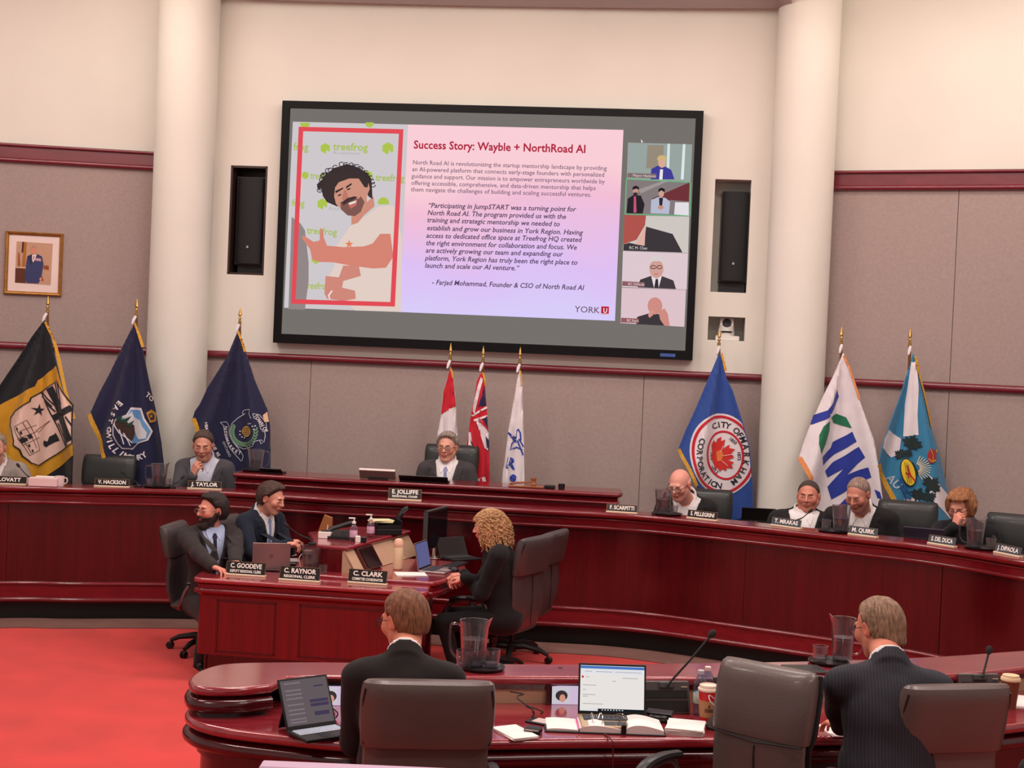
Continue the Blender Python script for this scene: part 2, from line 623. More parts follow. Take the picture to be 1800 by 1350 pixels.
# middle wall with its recesses (speaker bays, camera niche) ----------------------------------------------
def niche(us):
    ab = [WC.ab(u, v) for u, v in us]
    a0 = (ab[0][0] + ab[3][0]) / 2; a1 = (ab[1][0] + ab[2][0]) / 2
    b1 = (ab[0][1] + ab[1][1]) / 2; b0 = (ab[2][1] + ab[3][1]) / 2
    return a0, a1, b0, b1
N1 = niche([(406, 290), (471, 293), (463, 485), (399, 481)])
N2 = niche([(1256, 315), (1321, 316), (1312, 516), (1250, 512)])
N3 = niche([(1245, 556), (1310, 558), (1309, 600), (1244, 597)])
aL, aR = (XL) / cos(YAW), (XR) / cos(YAW)
def wblock(mb, a0, a1, b0, b1, n0=-0.35, n1=0.0):
    vs = [WC.P(a, b, n) for n in (n1, n0) for (a, b) in ((a0, b0), (a1, b0), (a1, b1), (a0, b1))]
    mb.add(vs, [(0, 1, 2, 3), (7, 6, 5, 4), (4, 5, 1, 0), (5, 6, 2, 1), (6, 7, 3, 2), (7, 4, 0, 3)])
mb = MB()
wblock(mb, aL, N1[0], Z_RAIL, Z_CEIL)
wblock(mb, N1[0], N1[1], Z_RAIL, N1[2]); wblock(mb, N1[0], N1[1], N1[3], Z_CEIL)
wblock(mb, N1[1], N3[0], Z_RAIL, Z_CEIL)
wblock(mb, N3[0], N2[1], Z_RAIL, N3[2]); wblock(mb, N3[0], N2[0], N3[3], Z_CEIL); wblock(mb, N2[0], N2[1], N3[3], N2[2]); wblock(mb, N2[0], N2[1], N2[3], Z_CEIL)
wblock(mb, N3[1], N2[1], N3[2], N3[3])
wblock(mb, N2[1], aR, Z_RAIL, Z_CEIL)
for (a0, a1, b0, b1) in (N1, N2, N3): wblock(mb, a0 - .02, a1 + .02, b0 - .02, b1 + .02, -0.37, -0.32)
wblock(mb, aL, aR, 0, Z_RAIL, -0.35, -0.06)
wc = struct(mb, 'wall_back', WHITE)
cut = WC.ab(1128, 760)[0]; cut0 = WC.ab(543, 740)[0]
for a0, a1 in ((aL, cut0 - .003), (cut0 + .003, cut - .003), (cut + .003, aR)):
    mb = MB(); wblock(mb, a0, a1, 0, Z_RAIL - 0.01, -0.06, 0.0); mb.build('wall_panel', FABRIC, wc)
mb = MB(); sweep(mb, [WC.P(aL, 0)[:2], WC.P(aR, 0)[:2]], [(0, Z_RAIL + .035)] + bull(0.03, Z_RAIL + 0.035, 0.03, Z_RAIL - 0.03)); struct(mb, 'trim_5', TRIMRED)

# round columns
for u, d, r in ((312, 13.62, 0.285), (1397, 13.0, 0.282)):
    p = at(u, 600, d)
    mb = MB(); mb.lathe([(r, 0), (r, Z_CEIL)], 48, (p.x, p.y, 0)); struct(mb, 'column', WHITE, label='tall round white plaster column')

# soffit ring at the top
arc = [(x, wy(x) - 0.62 - 0.0 * x) for x in np.linspace(-2.9, 2.33, 20)]
arc = [(x, y + 0.16 * (1 - ((x + .2) / 3.0) ** 2)) for x, y in arc]
mb = MB(); wall_strip(mb, arc, 5.62, Z_CEIL, 0.0, 0.3); struct(mb, 'ceiling_soffit', WHITE)
mb = MB(); sweep(mb, arc, [(0, 5.68), (0.03, 5.68)] + bull(0.03, 5.66, 0.03, 5.6) + [(0, 5.6), (-.3, 5.6)]); struct(mb, 'trim_6', TRIMRED)

# ================================================================= council bench (dais)
ZD = 1.106
dpx = [(0, 854), (130, 857), (260, 859.5), (390, 863.5), (560, 874), (712, 881.5), (900, 892.5), (1010, 898), (1067, 901), (1130, 905.5), (1200, 912), (1360, 928.5), (1500, 943), (1600, 954), (1700, 968), (1800, 984.5)]
dp = [atz(u, v, ZD) for u, v in dpx]
dp = [(-7.4, 8.6, 0), (-6.2, 10.1, 0), (-5.3, 10.95, 0)] + [tuple(p) for p in dp] + [(4.15, 8.9, 0), (4.75, 7.7, 0), (5.1, 6.2, 0)]
dp = [tuple(p[:2]) for p in dp]
DP = [tuple(v) for v in spline(dp, 6)]          # plan of the front edge of the ledge, left to right
bench = thing('council_bench', 'long curved dark cherry council bench with moulded ledge along the far side', 'bench', (0, 0, 0))
LED = 0.27
m_ = MB(); sweep(m_, DP, [(-LED, ZD - 0.05), (-LED, ZD), (-0.012, ZD)] + bull(-0.012, ZD, -0.012, ZD - 0.045, 6) + [(-0.06, ZD - 0.045)]); m_.build('ledge_top', CHERRY_L, bench)
m_ = MB(); sweep(m_, DP, [(-0.06, ZD - 0.045), (-0.04, ZD - 0.05)] + bull(-0.045, ZD - 0.055, -0.045, ZD - 0.075, 3) + [(-0.05, ZD - 0.08), (-0.05, ZD - 0.12)] + bull(-0.05, ZD - 0.12, -0.05, ZD - 0.148, 4) + [(-0.085, ZD - 0.149)]); m_.build('upper_moulding', CHERRY_L, bench)
def resample(path, step):
    out = []; acc = 0
    return path
def cumlen(path):
    L = [0]
    for a, b in zip(path, path[1:]): L.append(L[-1] + math.hypot(b[0] - a[0], b[1] - a[1]))
    return L
def subpath(path, a, b):
    L = cumlen(path)
    def pt(t):
        for i in range(len(path) - 1):
            if t <= L[i + 1]: 
                k = (t - L[i]) / (L[i + 1] - L[i]); return (path[i][0] + (path[i + 1][0] - path[i][0]) * k, path[i][1] + (path[i + 1][1] - path[i][1]) * k)
        return path[-1]
    return [pt(a)] + [path[i] for i in range(len(path)) if a + .01 < L[i] < b - .01] + [pt(b)]
LL = cumlen(DP)[-1]
npan = 11
for i in range(npan):
    a, b = LL * i / npan, LL * (i + 1) / npan
    sg = subpath(DP, a + .0015, b - .0015)
    m_ = MB(); sweep(m_, sg, [(-0.085, ZD - 0.14), (-0.085, 0.30)]); m_.build('front_panel', CHERRY, bench)
m_ = MB(); sweep(m_, DP, [(-0.09, 0.315)] + bull(-0.068, 0.315, -0.06, 0.285, 4) + [(-0.062, 0.28), (-0.062, 0.185)] + bull(-0.05, 0.185, -0.045, 0.15, 5) + [(-0.06, 0.14), (-0.12, 0.14)]); m_.build('base_moulding', CHERRY_L, bench)
m_ = MB(); sweep(m_, DP, [(-0.12, 0.15), (-0.12, 0.0)]); m_.build('toe_kick', BLACKM, bench)
m_ = MB(); sweep(m_, DP, [(-0.12, ZD - .06), (-LED, ZD - .06), (-LED, 0.98), (-0.85, 0.98), (-0.85, 0.92), (-0.32, 0.92), (-0.32, 0.3)]); m_.build('writing_top', CHERRY_D, bench)
# raised floor behind the bench
nr = normals2(DP, False)
fr = [(p[0] - n.x * .3, p[1] - n.y * .3) for p, n in zip(DP, nr)]
mb = MB(); mb.prism(fr + [(8.5, 9.5), (8.5, 15.2), (-8.5, 15.2), (-8.5, 9.5)], 0.0, 0.2); struct(mb, 'floor_2', grey_carpet)
# taupe carpet border along the foot of the bench
b0 = [(p[0] - n.x * .1, p[1] - n.y * .1) for p, n in zip(DP, nr)]
b1 = [(p[0] + n.x * .3, p[1] + n.y * .3) for p, n in zip(DP, nr)]
m_ = MB(); k = len(DP)
m_.add([(x, y, 0.004) for x, y in b0 + b1], [(i, k + i, k + i + 1, i + 1) for i in range(k - 1)]); struct(m_, 'floor_3', grey_carpet)

# chair's raised bench in the middle
ZB = 1.23
c0, c1 = atz(412, 831, ZB), atz(1087, 867, ZB)
cm = atz(735, 848.5, ZB)
def bench_path():
    a = spline([c0[:2], atz(560, 839.5, ZB)[:2], cm[:2], atz(900, 857, ZB)[:2], c1[:2]], 6)
    dl = (a[0] - a[1]).normalized(); dr = (a[-1] - a[-2]).normalized()
    bk = Vector((sin(YAW), cos(YAW)))
    L = [a[0] + dl * .01 + bk * .03 , a[0] + bk * .12 + dl * .02, a[0] + bk * .42]
    Rr = [a[-1] + dr * .01 + bk * .03, a[-1] + bk * .12 + dr * .02, a[-1] + bk * .42]
    pts = [L[2], L[1], L[0]] + a + Rr
    return [tuple(p) for p in pts]
bp = bench_path()
cb = thing('raised_bench', 'raised cherry bench tier with rounded ends in front of the high-backed chairperson seat', 'bench', (0, 0, 0))
for nm, prof, mt, ct in (
    ('bench_top', [(0, ZB)] + bull(0.0, ZB, 0.0, ZB - 0.04, 6) + [(-0.05, ZB - .042)], CHERRY_L, True),
    ('bench_moulding', [(-0.05, ZB - .042), (-0.02, ZB - .05), (-0.025, ZB - .075)] + bull(-0.015, ZB - .078, -0.012, ZB - .1, 4) + [(-.03, ZB - .104), (-.03, .97)], CHERRY_L, False)):
    m_ = MB(); sweep(m_, bp, prof, closed=False, captop=False); 
    if ct:
        tri = geometry.tessellate_polygon([[Vector((p[0], p[1], 0)) for p in bp]])
        m_.add([(p[0], p[1], ZB) for p in bp], [t for t in tri], 0, False)
    m_.build(nm, mt, cb)

# ================================================================= clerks' desk
ZK, ZM = 0.715, 0.74
clerk = thing('clerk_desk', 'cherry desk island in the middle of the floor with three nameplates on its front', 'desk', (0, 0, 0))
def arc2(c, r, a0, a1, n=6): return [(c[0] + r * cos(R_(a0 + (a1 - a0) * i / n)), c[1] + r * sin(R_(a0 + (a1 - a0) * i / n))) for i in range(n + 1)]
K1, K2 = atz(338, 1015, ZK), atz(752, 1041, ZK)
def rrect(x0, y0, x1, y1, r):
    return arc2((x0 + r, y0 + r), r, 180, 270) + arc2((x1 - r, y0 + r), r, 270, 360) + arc2((x1 - r, y1 - r), r, 0, 90) + arc2((x0 + r, y1 - r), r, 90, 180)
yk = lambda x: K1.y + (K2.y - K1.y) * (x - K1.x) / (K2.x - K1.x)
sk = (K2.y - K1.y) / (K2.x - K1.x)
fr_poly = [(x, y + yk(K1.x) * 0 + sk * (x - K1.x)) for x, y in rrect(K1.x, K1.y, K2.x, K1.y + 0.44, 0.07)]
def inset(poly, d):
    n = normals2(poly, True); return [(p[0] - q.x * d, p[1] - q.y * d) for p, q in zip(poly, n)]
def moulded_top(name_top, name_mould, poly, z, parent, mt=CHERRY_T, drop=0.125):
    m_ = MB(); sweep(m_, poly, [(-0.01, z)] + bull(-0.01, z, -0.01, z - 0.035, 5) + [(-0.03, z - 0.036)], closed=True, captop=True); m_.build(name_top, mt, parent)
    m_ = MB(); sweep(m_, poly, [(-0.03, z - .036), (-0.02, z - .045), (-0.022, z - .07)] + bull(-0.012, z - .072, -0.012, z - drop + .02, 5) + [(-0.04, z - drop), (-0.06, z - drop)], closed=True); m_.build(name_mould, CHERRY_L, parent)
moulded_top('desk_top', 'desk_moulding', fr_poly, ZK, clerk)
m_ = MB(); sweep(m_, inset(fr_poly, 0.04), [(0, ZK - .11), (0, 0.18), (-0.05, 0.18)], closed=True, captop=False); m_.build('desk_body', CHERRY_C, clerk)
m_ = MB(); sweep(m_, inset(fr_poly, 0.10), [(0, 0.19), (0, 0.0)], closed=True); m_.build('plinth', CHERRY_D, clerk)
# two framed panels on the front
for fx0, fx1 in ((0.105, 0.36), (0.46, 0.90)):
    wdt = K2.x - K1.x
    xa, xb = K1.x + wdt * fx0, K1.x + wdt * fx1
    y = lambda x: yk(x) + 0.04
    m_ = MB()
    e = 0.012
    for (p, q, r, s_) in ((xa, xb, 0.20, 0.20 + e), (xa, xb, 0.565 - e, 0.565), (xa, xa + e, 0.20, 0.565), (xb - e, xb, 0.20, 0.565)):
        m_.add([(p, y(p) - .006, r), (q, y(q) - .006, r), (q, y(q) - .006, s_), (p, y(p) - .006, s_), (p, y(p) + .004, r), (q, y(q) + .004, r), (q, y(q) + .004, s_), (p, y(p) + .004, s_)],
               [(0, 1, 2, 3), (0, 4, 5, 1), (1, 5, 6, 2), (2, 6, 7, 3), (3, 7, 4, 0)])
    m_.build('panel_frame', CHERRY_D, clerk)
    m_ = MB(); m_.add([(xa + e, y(xa) - .002, 0.2 + e), (xb - e, y(xb) - .002, 0.2 + e), (xb - e, y(xb) - .002, 0.565 - e), (xa + e, y(xa) - .002, 0.565 - e)], [(0, 1, 2, 3)]); m_.build('front_panel', CHERRY_C, clerk)
# main (slightly higher) desk
A = atz(545, 1009, ZM); B = atz(742, 1022, ZM); C = atz(772, 1021, ZM); D = atz(821, 1002, ZM)
main_poly = [A[:2], B[:2]] + [tuple(v) for v in spline([B[:2], C[:2], D[:2]], 5)][1:] + [(-0.30, 10.8), (-0.42, 10.95), (-1.3, 11.05), (-1.55, 10.75), (-1.52, 10.2)]
main_poly = ensure_ccw([tuple(p) for p in main_poly])
moulded_top('main_top', 'main_moulding', main_poly, ZM, clerk)
body2 = ensure_ccw([(A.x + .03, A.y + .05), (B.x, B.y + .05), (C.x - .06, C.y + .08), (C.x - .05, C.y + .22), (-0.75, 10.35), (-0.78, 10.95), (-1.28, 11.0), (-1.5, 10.73), (-1.47, 10.2)])
m_ = MB(); sweep(m_, body2, [(0, ZM - .1), (0, 0.0)], closed=True); m_.build('main_body', CHERRY_D, clerk)
# hutch
ZH = 0.93
hL, hM, hN = atz(551, 956.5, ZH), atz(609, 961, ZH), atz(719, 932, ZH)
hut = ensure_ccw([hL[:2], hM[:2], hN[:2], (hN.x - .05, hN.y + .05), (-1.2, hN.y + .1), (-1.5, 10.85), (hL[0] - .03, 10.45)])
m_ = MB(); sweep(m_, hut, [(0, ZH)] + bull(0, ZH, 0, ZH - .03, 5) + [(-.02, ZH - .03)], closed=True, captop=True); m_.build('hutch_top', CHERRY_T, clerk)
hb = inset(hut, 0.02)
m_ = MB(); sweep(m_, hb, [(0, ZH - .02), (0, ZM)], closed=True); m_.build('hutch_body', CHERRY_C, clerk)
# sloping inner face with its sunk monitor
m0, m1 = Vector(hM[:2]), Vector(hN[:2]); dd = (m1 - m0).normalized(); nn = Vector((dd.y, -dd.x))
def slope(mb, t0, t1, k0=0.0, k1=1.0, off=0.0, th=0.0):
    ln = (m1 - m0).length
    q = []
    for t, k in ((t0, k0), (t1, k0), (t1, k1), (t0, k1)):
        p = m0 + dd * ln * t + nn * (-.01 + 0.10 * k + off * .9)
        q.append((p.x, p.y, ZH - .03 - (ZH - .03 - ZM - .003) * k + off * .4))
    if th:
        b = [(x - nn.x * th * .9, y - nn.y * th * .9, z - th * .4) for x, y, z in q]
        mb.add(q + b, [(0, 3, 2, 1), (0, 1, 5, 4), (1, 2, 6, 5), (2, 3, 7, 6), (3, 0, 4, 7)])
    else: mb.add(q, [(0, 3, 2, 1)])
m_ = MB(); slope(m_, 0.0, 1.0, 0, 1, 0, 0.02)
for t in (0.0, 1.0):
    ln = (m1 - m0).length; p = m0 + dd * ln * t
    q = [(p.x - nn.x * .03, p.y - nn.y * .03, ZH - .03), (p.x + nn.x * .09, p.y + nn.y * .09, ZM), (p.x - nn.x * .03, p.y - nn.y * .03, ZM)]
    m_.add(q, [(0, 1, 2) if t == 0 else (0, 2, 1)])
m_.build('sloping_panel', BEIGE, clerk)
m_ = MB(); slope(m_, 0.12, 0.36, 0.03, 0.99, .022, .02)
mon = m_.build('sunk_monitor', CHERRY_D, clerk)
m_ = MB(); slope(m_, 0.15, 0.335, 0.1, 0.92, .026, .003); m_.build('screen', mat('off_screen', (30, 8, 10), 0.15, var=0), mon)

# ================================================================= near desk of the public-facing row
ZL, ZW = 0.88, 0.75
near = thing('near_desk', 'curved cherry desk with rounded end and raised ledge, nearest row, papers and laptops on it', 'desk', (0, 0, 0))
back = [(1960, 1133), (1800, 1143), (1650, 1153.5), (1450, 1161), (1238, 1165), (1050, 1167), (860, 1166.5), (700, 1165), (577, 1163.5)]
lend = [(500, 1163.5), (430, 1164.5), (386, 1168), (352, 1178), (335, 1190), (334, 1199), (345, 1206), (375, 1209), (430, 1208), (478, 1203), (504, 1188.5)]
front = [(560, 1187.5), (700, 1188), (900, 1189), (1141, 1190), (1400, 1190), (1650, 1186.5), (1800, 1172), (1960, 1150)]
B_ = [tuple(atz(u, v, ZL)[:2]) for u, v in back]; E_ = [tuple(atz(u, v, ZL)[:2]) for u, v in lend]; F_ = [tuple(atz(u, v, ZL)[:2]) for u, v in front]
ledge = [tuple(v) for v in spline(B_ + E_[:-1], 4)] + [E_[-1]] + [tuple(v) for v in spline(F_, 4)]
ledge = ensure_ccw(ledge)
m_ = MB(); sweep(m_, ledge, [(-0.012, ZL)] + bull(-0.012, ZL, -0.012, ZL - 0.04, 6) + [(-0.03, ZL - .041)], closed=True, captop=True); m_.build('ledge_top', CHERRY_T, near)
# the stepped tiers beneath the ledge only wrap the outside and the round end
outer = [tuple(v) for v in spline(B_ + E_[:-1], 4)]
outl = outer if True else None
def sweep_out(mb, path, prof): sweep(mb, path, prof)
# travelling right-to-left along the far side, outward is to the right of travel (away from the camera)
m_ = MB(); sweep(m_, outer, [(-.03, ZL - .04), (-0.02, ZL - .05)] + bull(-0.005, ZL - .050, -0.005, ZL - .112, 7) + [(-0.03, ZL - .114), (-0.03, ZW - .0)]); m_.build('end_tier', CHERRY_D, near)
# worktop outline: same far side, its own near edge
we = [(600, 1303), (480, 1291), (400, 1281), (352, 1270), (330, 1258), (327, 1250)]
wf = [(700, 1303), (860, 1301), (988, 1299), (1130, 1298), (1269, 1297), (1420, 1295), (1600, 1290), (1760, 1276), (1960, 1250)]
WE = [tuple(atz(u, v, ZW)[:2]) for u, v in we]; WF = [tuple(atz(u, v, ZW)[:2]) for u, v in wf]
far = [tuple(v) for v in spline(B_, 4)] + [E_[1], (E_[2][0], E_[2][1] + .01), (E_[3][0] - .02, E_[3][1] + .08)]
nearedge = spline([WE[5], WE[4], WE[3], WE[2], WE[1], WE[0]] + WF, 4)
work = ensure_ccw(far + [tuple(v) for v in nearedge])
m_ = MB(); sweep(m_, work, [(-0.012, ZW)] + bull(-0.012, ZW, -0.012, ZW - 0.045, 6) + [(-0.035, ZW - .046)], closed=True, captop=True); m_.build('worktop', CHERRY_T, near)
m_ = MB(); sweep(m_, work, [(-0.035, ZW - .046), (-0.02, ZW - .055)] + bull(-0.008, ZW - .06, -0.008, ZW - .115, 6) + [(-0.05, ZW - .118), (-0.05, ZW - .16)], closed=True); m_.build('worktop_moulding', CHERRY_D, near)
m_ = MB(); sweep(m_, inset(work, .07), [(0, ZW - .1), (0, 0.0)], closed=True); m_.build('desk_body', CHERRY, near)
# upright face between worktop and ledge: beige bays with cherry dividers and a dark sunk screen in each
ff = [tuple(v) for v in spline([E_[-1]] + F_, 6)]
nfr = normals2(ff, False)
ffi = [(p[0] - n.x * .03, p[1] - n.y * .03) for p, n in zip(ff, nfr)]
m_ = MB(); sweep(m_, ffi, [(0, ZL - .035), (0, ZW)]); m_.build('ledge_back', BEIGE, near)
m_ = MB(); sweep(m_, ff, [(-.012, ZL - .04), (-.02, ZL - .065), (-.035, ZL - .066)]); m_.build('ledge_lip', CHERRY_D, near)
# ================================================================= implicit surfaces -> meshes
def _len(p): return np.sqrt((p * p).sum(-1))
def sph(p, c, r): return _len(p - np.array(c, np.float32)) - r
def ell(p, c, r):
    r = np.array(r, np.float32); q = (p - np.array(c, np.float32))
    k0 = _len(q / r); k1 = _len(q / (r * r)) + 1e-9
    return k0 * (k0 - 1) / k1
def cone(p, a, b, ra, rb):
    a = np.array(a, np.float32); b = np.array(b, np.float32)
    ba = b - a; h = np.clip(((p - a) @ ba) / (ba @ ba + 1e-12), 0, 1)
    return _len(p - a - h[:, None] * ba) - (ra + (rb - ra) * h)
def smin(a, b, k):
    h = np.clip(0.5 + 0.5 * (b - a) / k, 0, 1)
    return b + (a - b) * h - k * h * (1 - h)
def smax(a, b, k): return -smin(-a, -b, k)
def fold(ds, k):
    r = ds[0]
    for d in ds[1:]: r = smin(r, d, k)
    return r
def noise3(p, f, seed=0):
    r = np.random.RandomState(seed); out = 0
    for i in range(5):
        k = r.normal(size=3); k /= np.linalg.norm(k)
        out = out + np.sin((p @ (k * f * (0.7 + 0.25 * i))).astype(np.float32) + r.uniform(0, 6.28))
    return out / 5

def surf(fn, lo, hi, h, B=4):
    lo = np.array(lo, np.float32); n = np.ceil((np.array(hi) - lo) / (h * B)).astype(int) + 1
    g = [lo[i] + (np.arange(n[i]) + 0.5) * h * B - h * 0.5 for i in range(3)]
    C = np.stack(np.meshgrid(*g, indexing='ij'), -1).reshape(-1, 3).astype(np.float32)
    dc = fn(C)
    V = np.repeat(np.repeat(np.repeat(np.where(dc < 0, -1.0, 1.0).reshape(n).astype(np.float32), B, 0), B, 1), B, 2)
    act = np.where(np.abs(dc) < h * B * 1.9)[0]
    if len(act) == 0: return np.zeros((0, 3)), np.zeros((0, 4), int)
    ijk = np.stack(np.unravel_index(act, n), -1)
    o = np.stack(np.meshgrid(*[np.arange(B)] * 3, indexing='ij'), -1).reshape(-1, 3)
    I = (ijk[:, None, :] * B + o[None]).reshape(-1, 3)
    P = lo + I * h
    V[I[:, 0], I[:, 1], I[:, 2]] = fn(P.astype(np.float32))
    V = V[: , :, :]
    Sg = V < 0
    nx, ny, nz = V.shape
    cnt = np.zeros((nx - 1, ny - 1, nz - 1), np.int8)
    for a in (0, 1):
        for b in (0, 1):
            for c in (0, 1): cnt += Sg[a:nx - 1 + a, b:ny - 1 + b, c:nz - 1 + c]
    cells = np.argwhere((cnt > 0) & (cnt < 8))
    idx = -np.ones(cnt.shape, np.int64); idx[tuple(cells.T)] = np.arange(len(cells))
    acc = np.zeros((len(cells), 3)); w = np.zeros(len(cells))
    for ax in range(3):
        o1, o2 = [k for k in range(3) if k != ax]
        for a in (0, 1):
            for b in (0, 1):
                s_ = np.zeros(3, int); s_[o1] = a; s_[o2] = b
                e = s_.copy(); e[ax] = 1
                v0 = V[tuple((cells + s_).T)]; v1 = V[tuple((cells + e).T)]
                m = (v0 < 0) != (v1 < 0)
                t = np.where(m, v0 / (v0 - v1 + 1e-12), 0)
                pos = np.tile(s_.astype(float), (len(cells), 1)); pos[:, ax] += t
                acc += pos * m[:, None]; w += m
    verts = lo + (cells + acc / np.maximum(w, 1)[:, None]) * h
    faces = []
    for ax in range(3):
        o1, o2 = (ax + 1) % 3, (ax + 2) % 3
        sl0 = [slice(None)] * 3; sl1 = [slice(None)] * 3
        sl0[ax] = slice(0, -1); sl1[ax] = slice(1, None)
        d = Sg[tuple(sl0)] != Sg[tuple(sl1)]
        E_ = np.argwhere(d)
        E_ = E_[(E_[:, o1] > 0) & (E_[:, o2] > 0) & (E_[:, o1] < V.shape[o1] - 1) & (E_[:, o2] < V.shape[o2] - 1)]
        if not len(E_): continue
        def cid(da, db):
            q = E_.copy(); q[:, o1] -= da; q[:, o2] -= db
            return idx[tuple(q.T)]
        Q = np.stack([cid(1, 1), cid(0, 1), cid(0, 0), cid(1, 0)], -1)
        neg = Sg[tuple(E_.T)]
        Q[~neg] = Q[~neg][:, ::-1]
        faces.append(Q[(Q >= 0).all(1)])
    return verts, np.concatenate(faces)

def rotm(yaw=0, pitch=0, roll=0):
    """head turn: yaw>0 turns to the person's left (+x), pitch>0 looks down, roll>0 tips to the left shoulder"""
    return np.array(Matrix.Rotation(yaw, 3, 'Z') @ Matrix.Rotation(pitch, 3, 'X') @ Matrix.Rotation(roll, 3, 'Y'), dtype=np.float32)

# ---------------------------------------------------------------- head (local: face towards -Y, centre between the ears)
def head_sdf(q, fw=1.0, jaw=1.0, nose=1.0, fat=0.0):
    fat = fat * .45; jaw = 1 + (jaw - 1) * .6
    d = ell(q, (0, .018, .028), (.073 * fw, .096, .086))
    d = smin(d, ell(q, (0, -.028, -.028), (.057 * fw, .060, .085)), .03)
    d = smin(d, cone(q, (0, -.035, -.045), (0, -.058, -.094), .042 * jaw, .025 * jaw), .02)
    for s in (-1, 1):
        d = smin(d, cone(q, (s * .05 * jaw * fw, .0, -.045), (s * .020, -.052, -.096), .017 + fat * .012, .016 + fat * .006), .022)
        d = smin(d, sph(q, (s * .035 * fw, -.060, -.020), .027 + fat * .01), .02)
    d = smin(d, cone(q, (-.03, -.080, .026), (.03, -.080, .026), .011, .011), .014)
    for s in (-1, 1):
        d = smax(d, -sph(q, (s * .031, -.105, .006), .019), .012)
        d = smin(d, ell(q, (s * .031, -.078, .004), (.016, .012, .010)), .005)
    d = smin(d, cone(q, (0, -.088, .016), (0, -.107 - .006 * (nose - 1), -.022), .008, .0122 * nose), .008)
    for s in (-1, 1): d = smin(d, sph(q, (s * .012 * nose, -.093, -.026), .0085 * nose), .006)
    d = smax(d, -cone(q, (0, -.104, -.038), (0, -.100, -.042), .003, .003), .004)
    d = smin(d, ell(q, (0, -.086, -.050), (.026, .016, .008)), .006)
    d = smin(d, ell(q, (0, -.083, -.062), (.022, .016, .008)), .006)
    d = smax(d, -cone(q, (-.022, -.103, -.0555), (.022, -.103, -.0555), .0035, .0035), .004)
    for s in (-1, 1):
        e = ell(q, (s * (.077 * fw), .012, -.004), (.011, .021, .033))
        e = smax(e, -ell(q, (s * (.088 * fw), .008, -.002), (.008, .011, .019)), .006)
        d = smin(d, e, .006)
    return d

def skull(q, fw=1.0, grow=0.0):
    return ell(q, (0, .018, .028), (.074 * fw + grow, .096 + grow, .086 + grow))

# hand: wrist at origin, fingers along +X, back of hand +Z, thumb towards +Y
def hand_sdf(q, curl=0.5, spread=0.1, thumb=0.4):
    W_ = (0, 0, 0)
    mcp = [(.082, .030, .0), (.087, .010, .003), (.083, -.010, .002), (.074, -.028, -.002)]
    d = None
    for m in mcp:
        c = cone(q, (.01, m[1] * .55, 0), m, .016, .0115)
        d = c if d is None else smin(d, c, .012)
    ln = [(.041, .025, .019), (.045, .029, .021), (.042, .027, .020), (.033, .020, .017)]
    for i, (m, l) in enumerate(zip(mcp, ln)):
        p = np.array(m, float); a = curl * (0.7 + .08 * i); yw = spread * (1.2 - i * .8)
        r0 = .0092 if i < 3 else .008
        for j, L_ in enumerate(l):
            dr = np.array([cos(a) * cos(yw), sin(yw), -sin(a)])
            e = p + dr * L_
            d = smin(d, cone(q, p, e, r0 - j * .0008, r0 - (j + 1) * .0008), .004)
            p = e; a += curl * (1.0 if j == 0 else .7)
    t0 = np.array([.022, .020, -.006]); t1 = t0 + np.array([.030, .024, -.012 - .01 * thumb]); t2 = t1 + np.array([.028, .006 - .012 * thumb, -.010 * thumb]); t3 = t2 + np.array([.022, -.008 * thumb, -.008 * thumb])
    d = smin(d, cone(q, t0, t1, .014, .011), .010)
    d = smin(d, cone(q, t1, t2, .011, .0098), .003)
    d = smin(d, cone(q, t2, t3, .0098, .0078), .003)
    return d

def frame(x, z):
    x = np.array(x, float); x /= np.linalg.norm(x); z = np.array(z, float); z -= x * (z @ x); z /= np.linalg.norm(z)
    return np.stack([x, np.cross(z, x), z], 1)          # columns = axes

def ik(a, b, l1, l2, hint):
    a, b, hint = map(lambda v: np.array(v, float), (a, b, hint))
    d = b - a; L = min(np.linalg.norm(d), (l1 + l2) * .999); u = d / np.linalg.norm(d); b = a + u * L
    k = (l1 * l1 - l2 * l2 + L * L) / (2 * L); h = math.sqrt(max(l1 * l1 - k * k, 0))
    w = hint - u * (hint @ u); w /= np.linalg.norm(w)
    return a + u * k + w * h, b

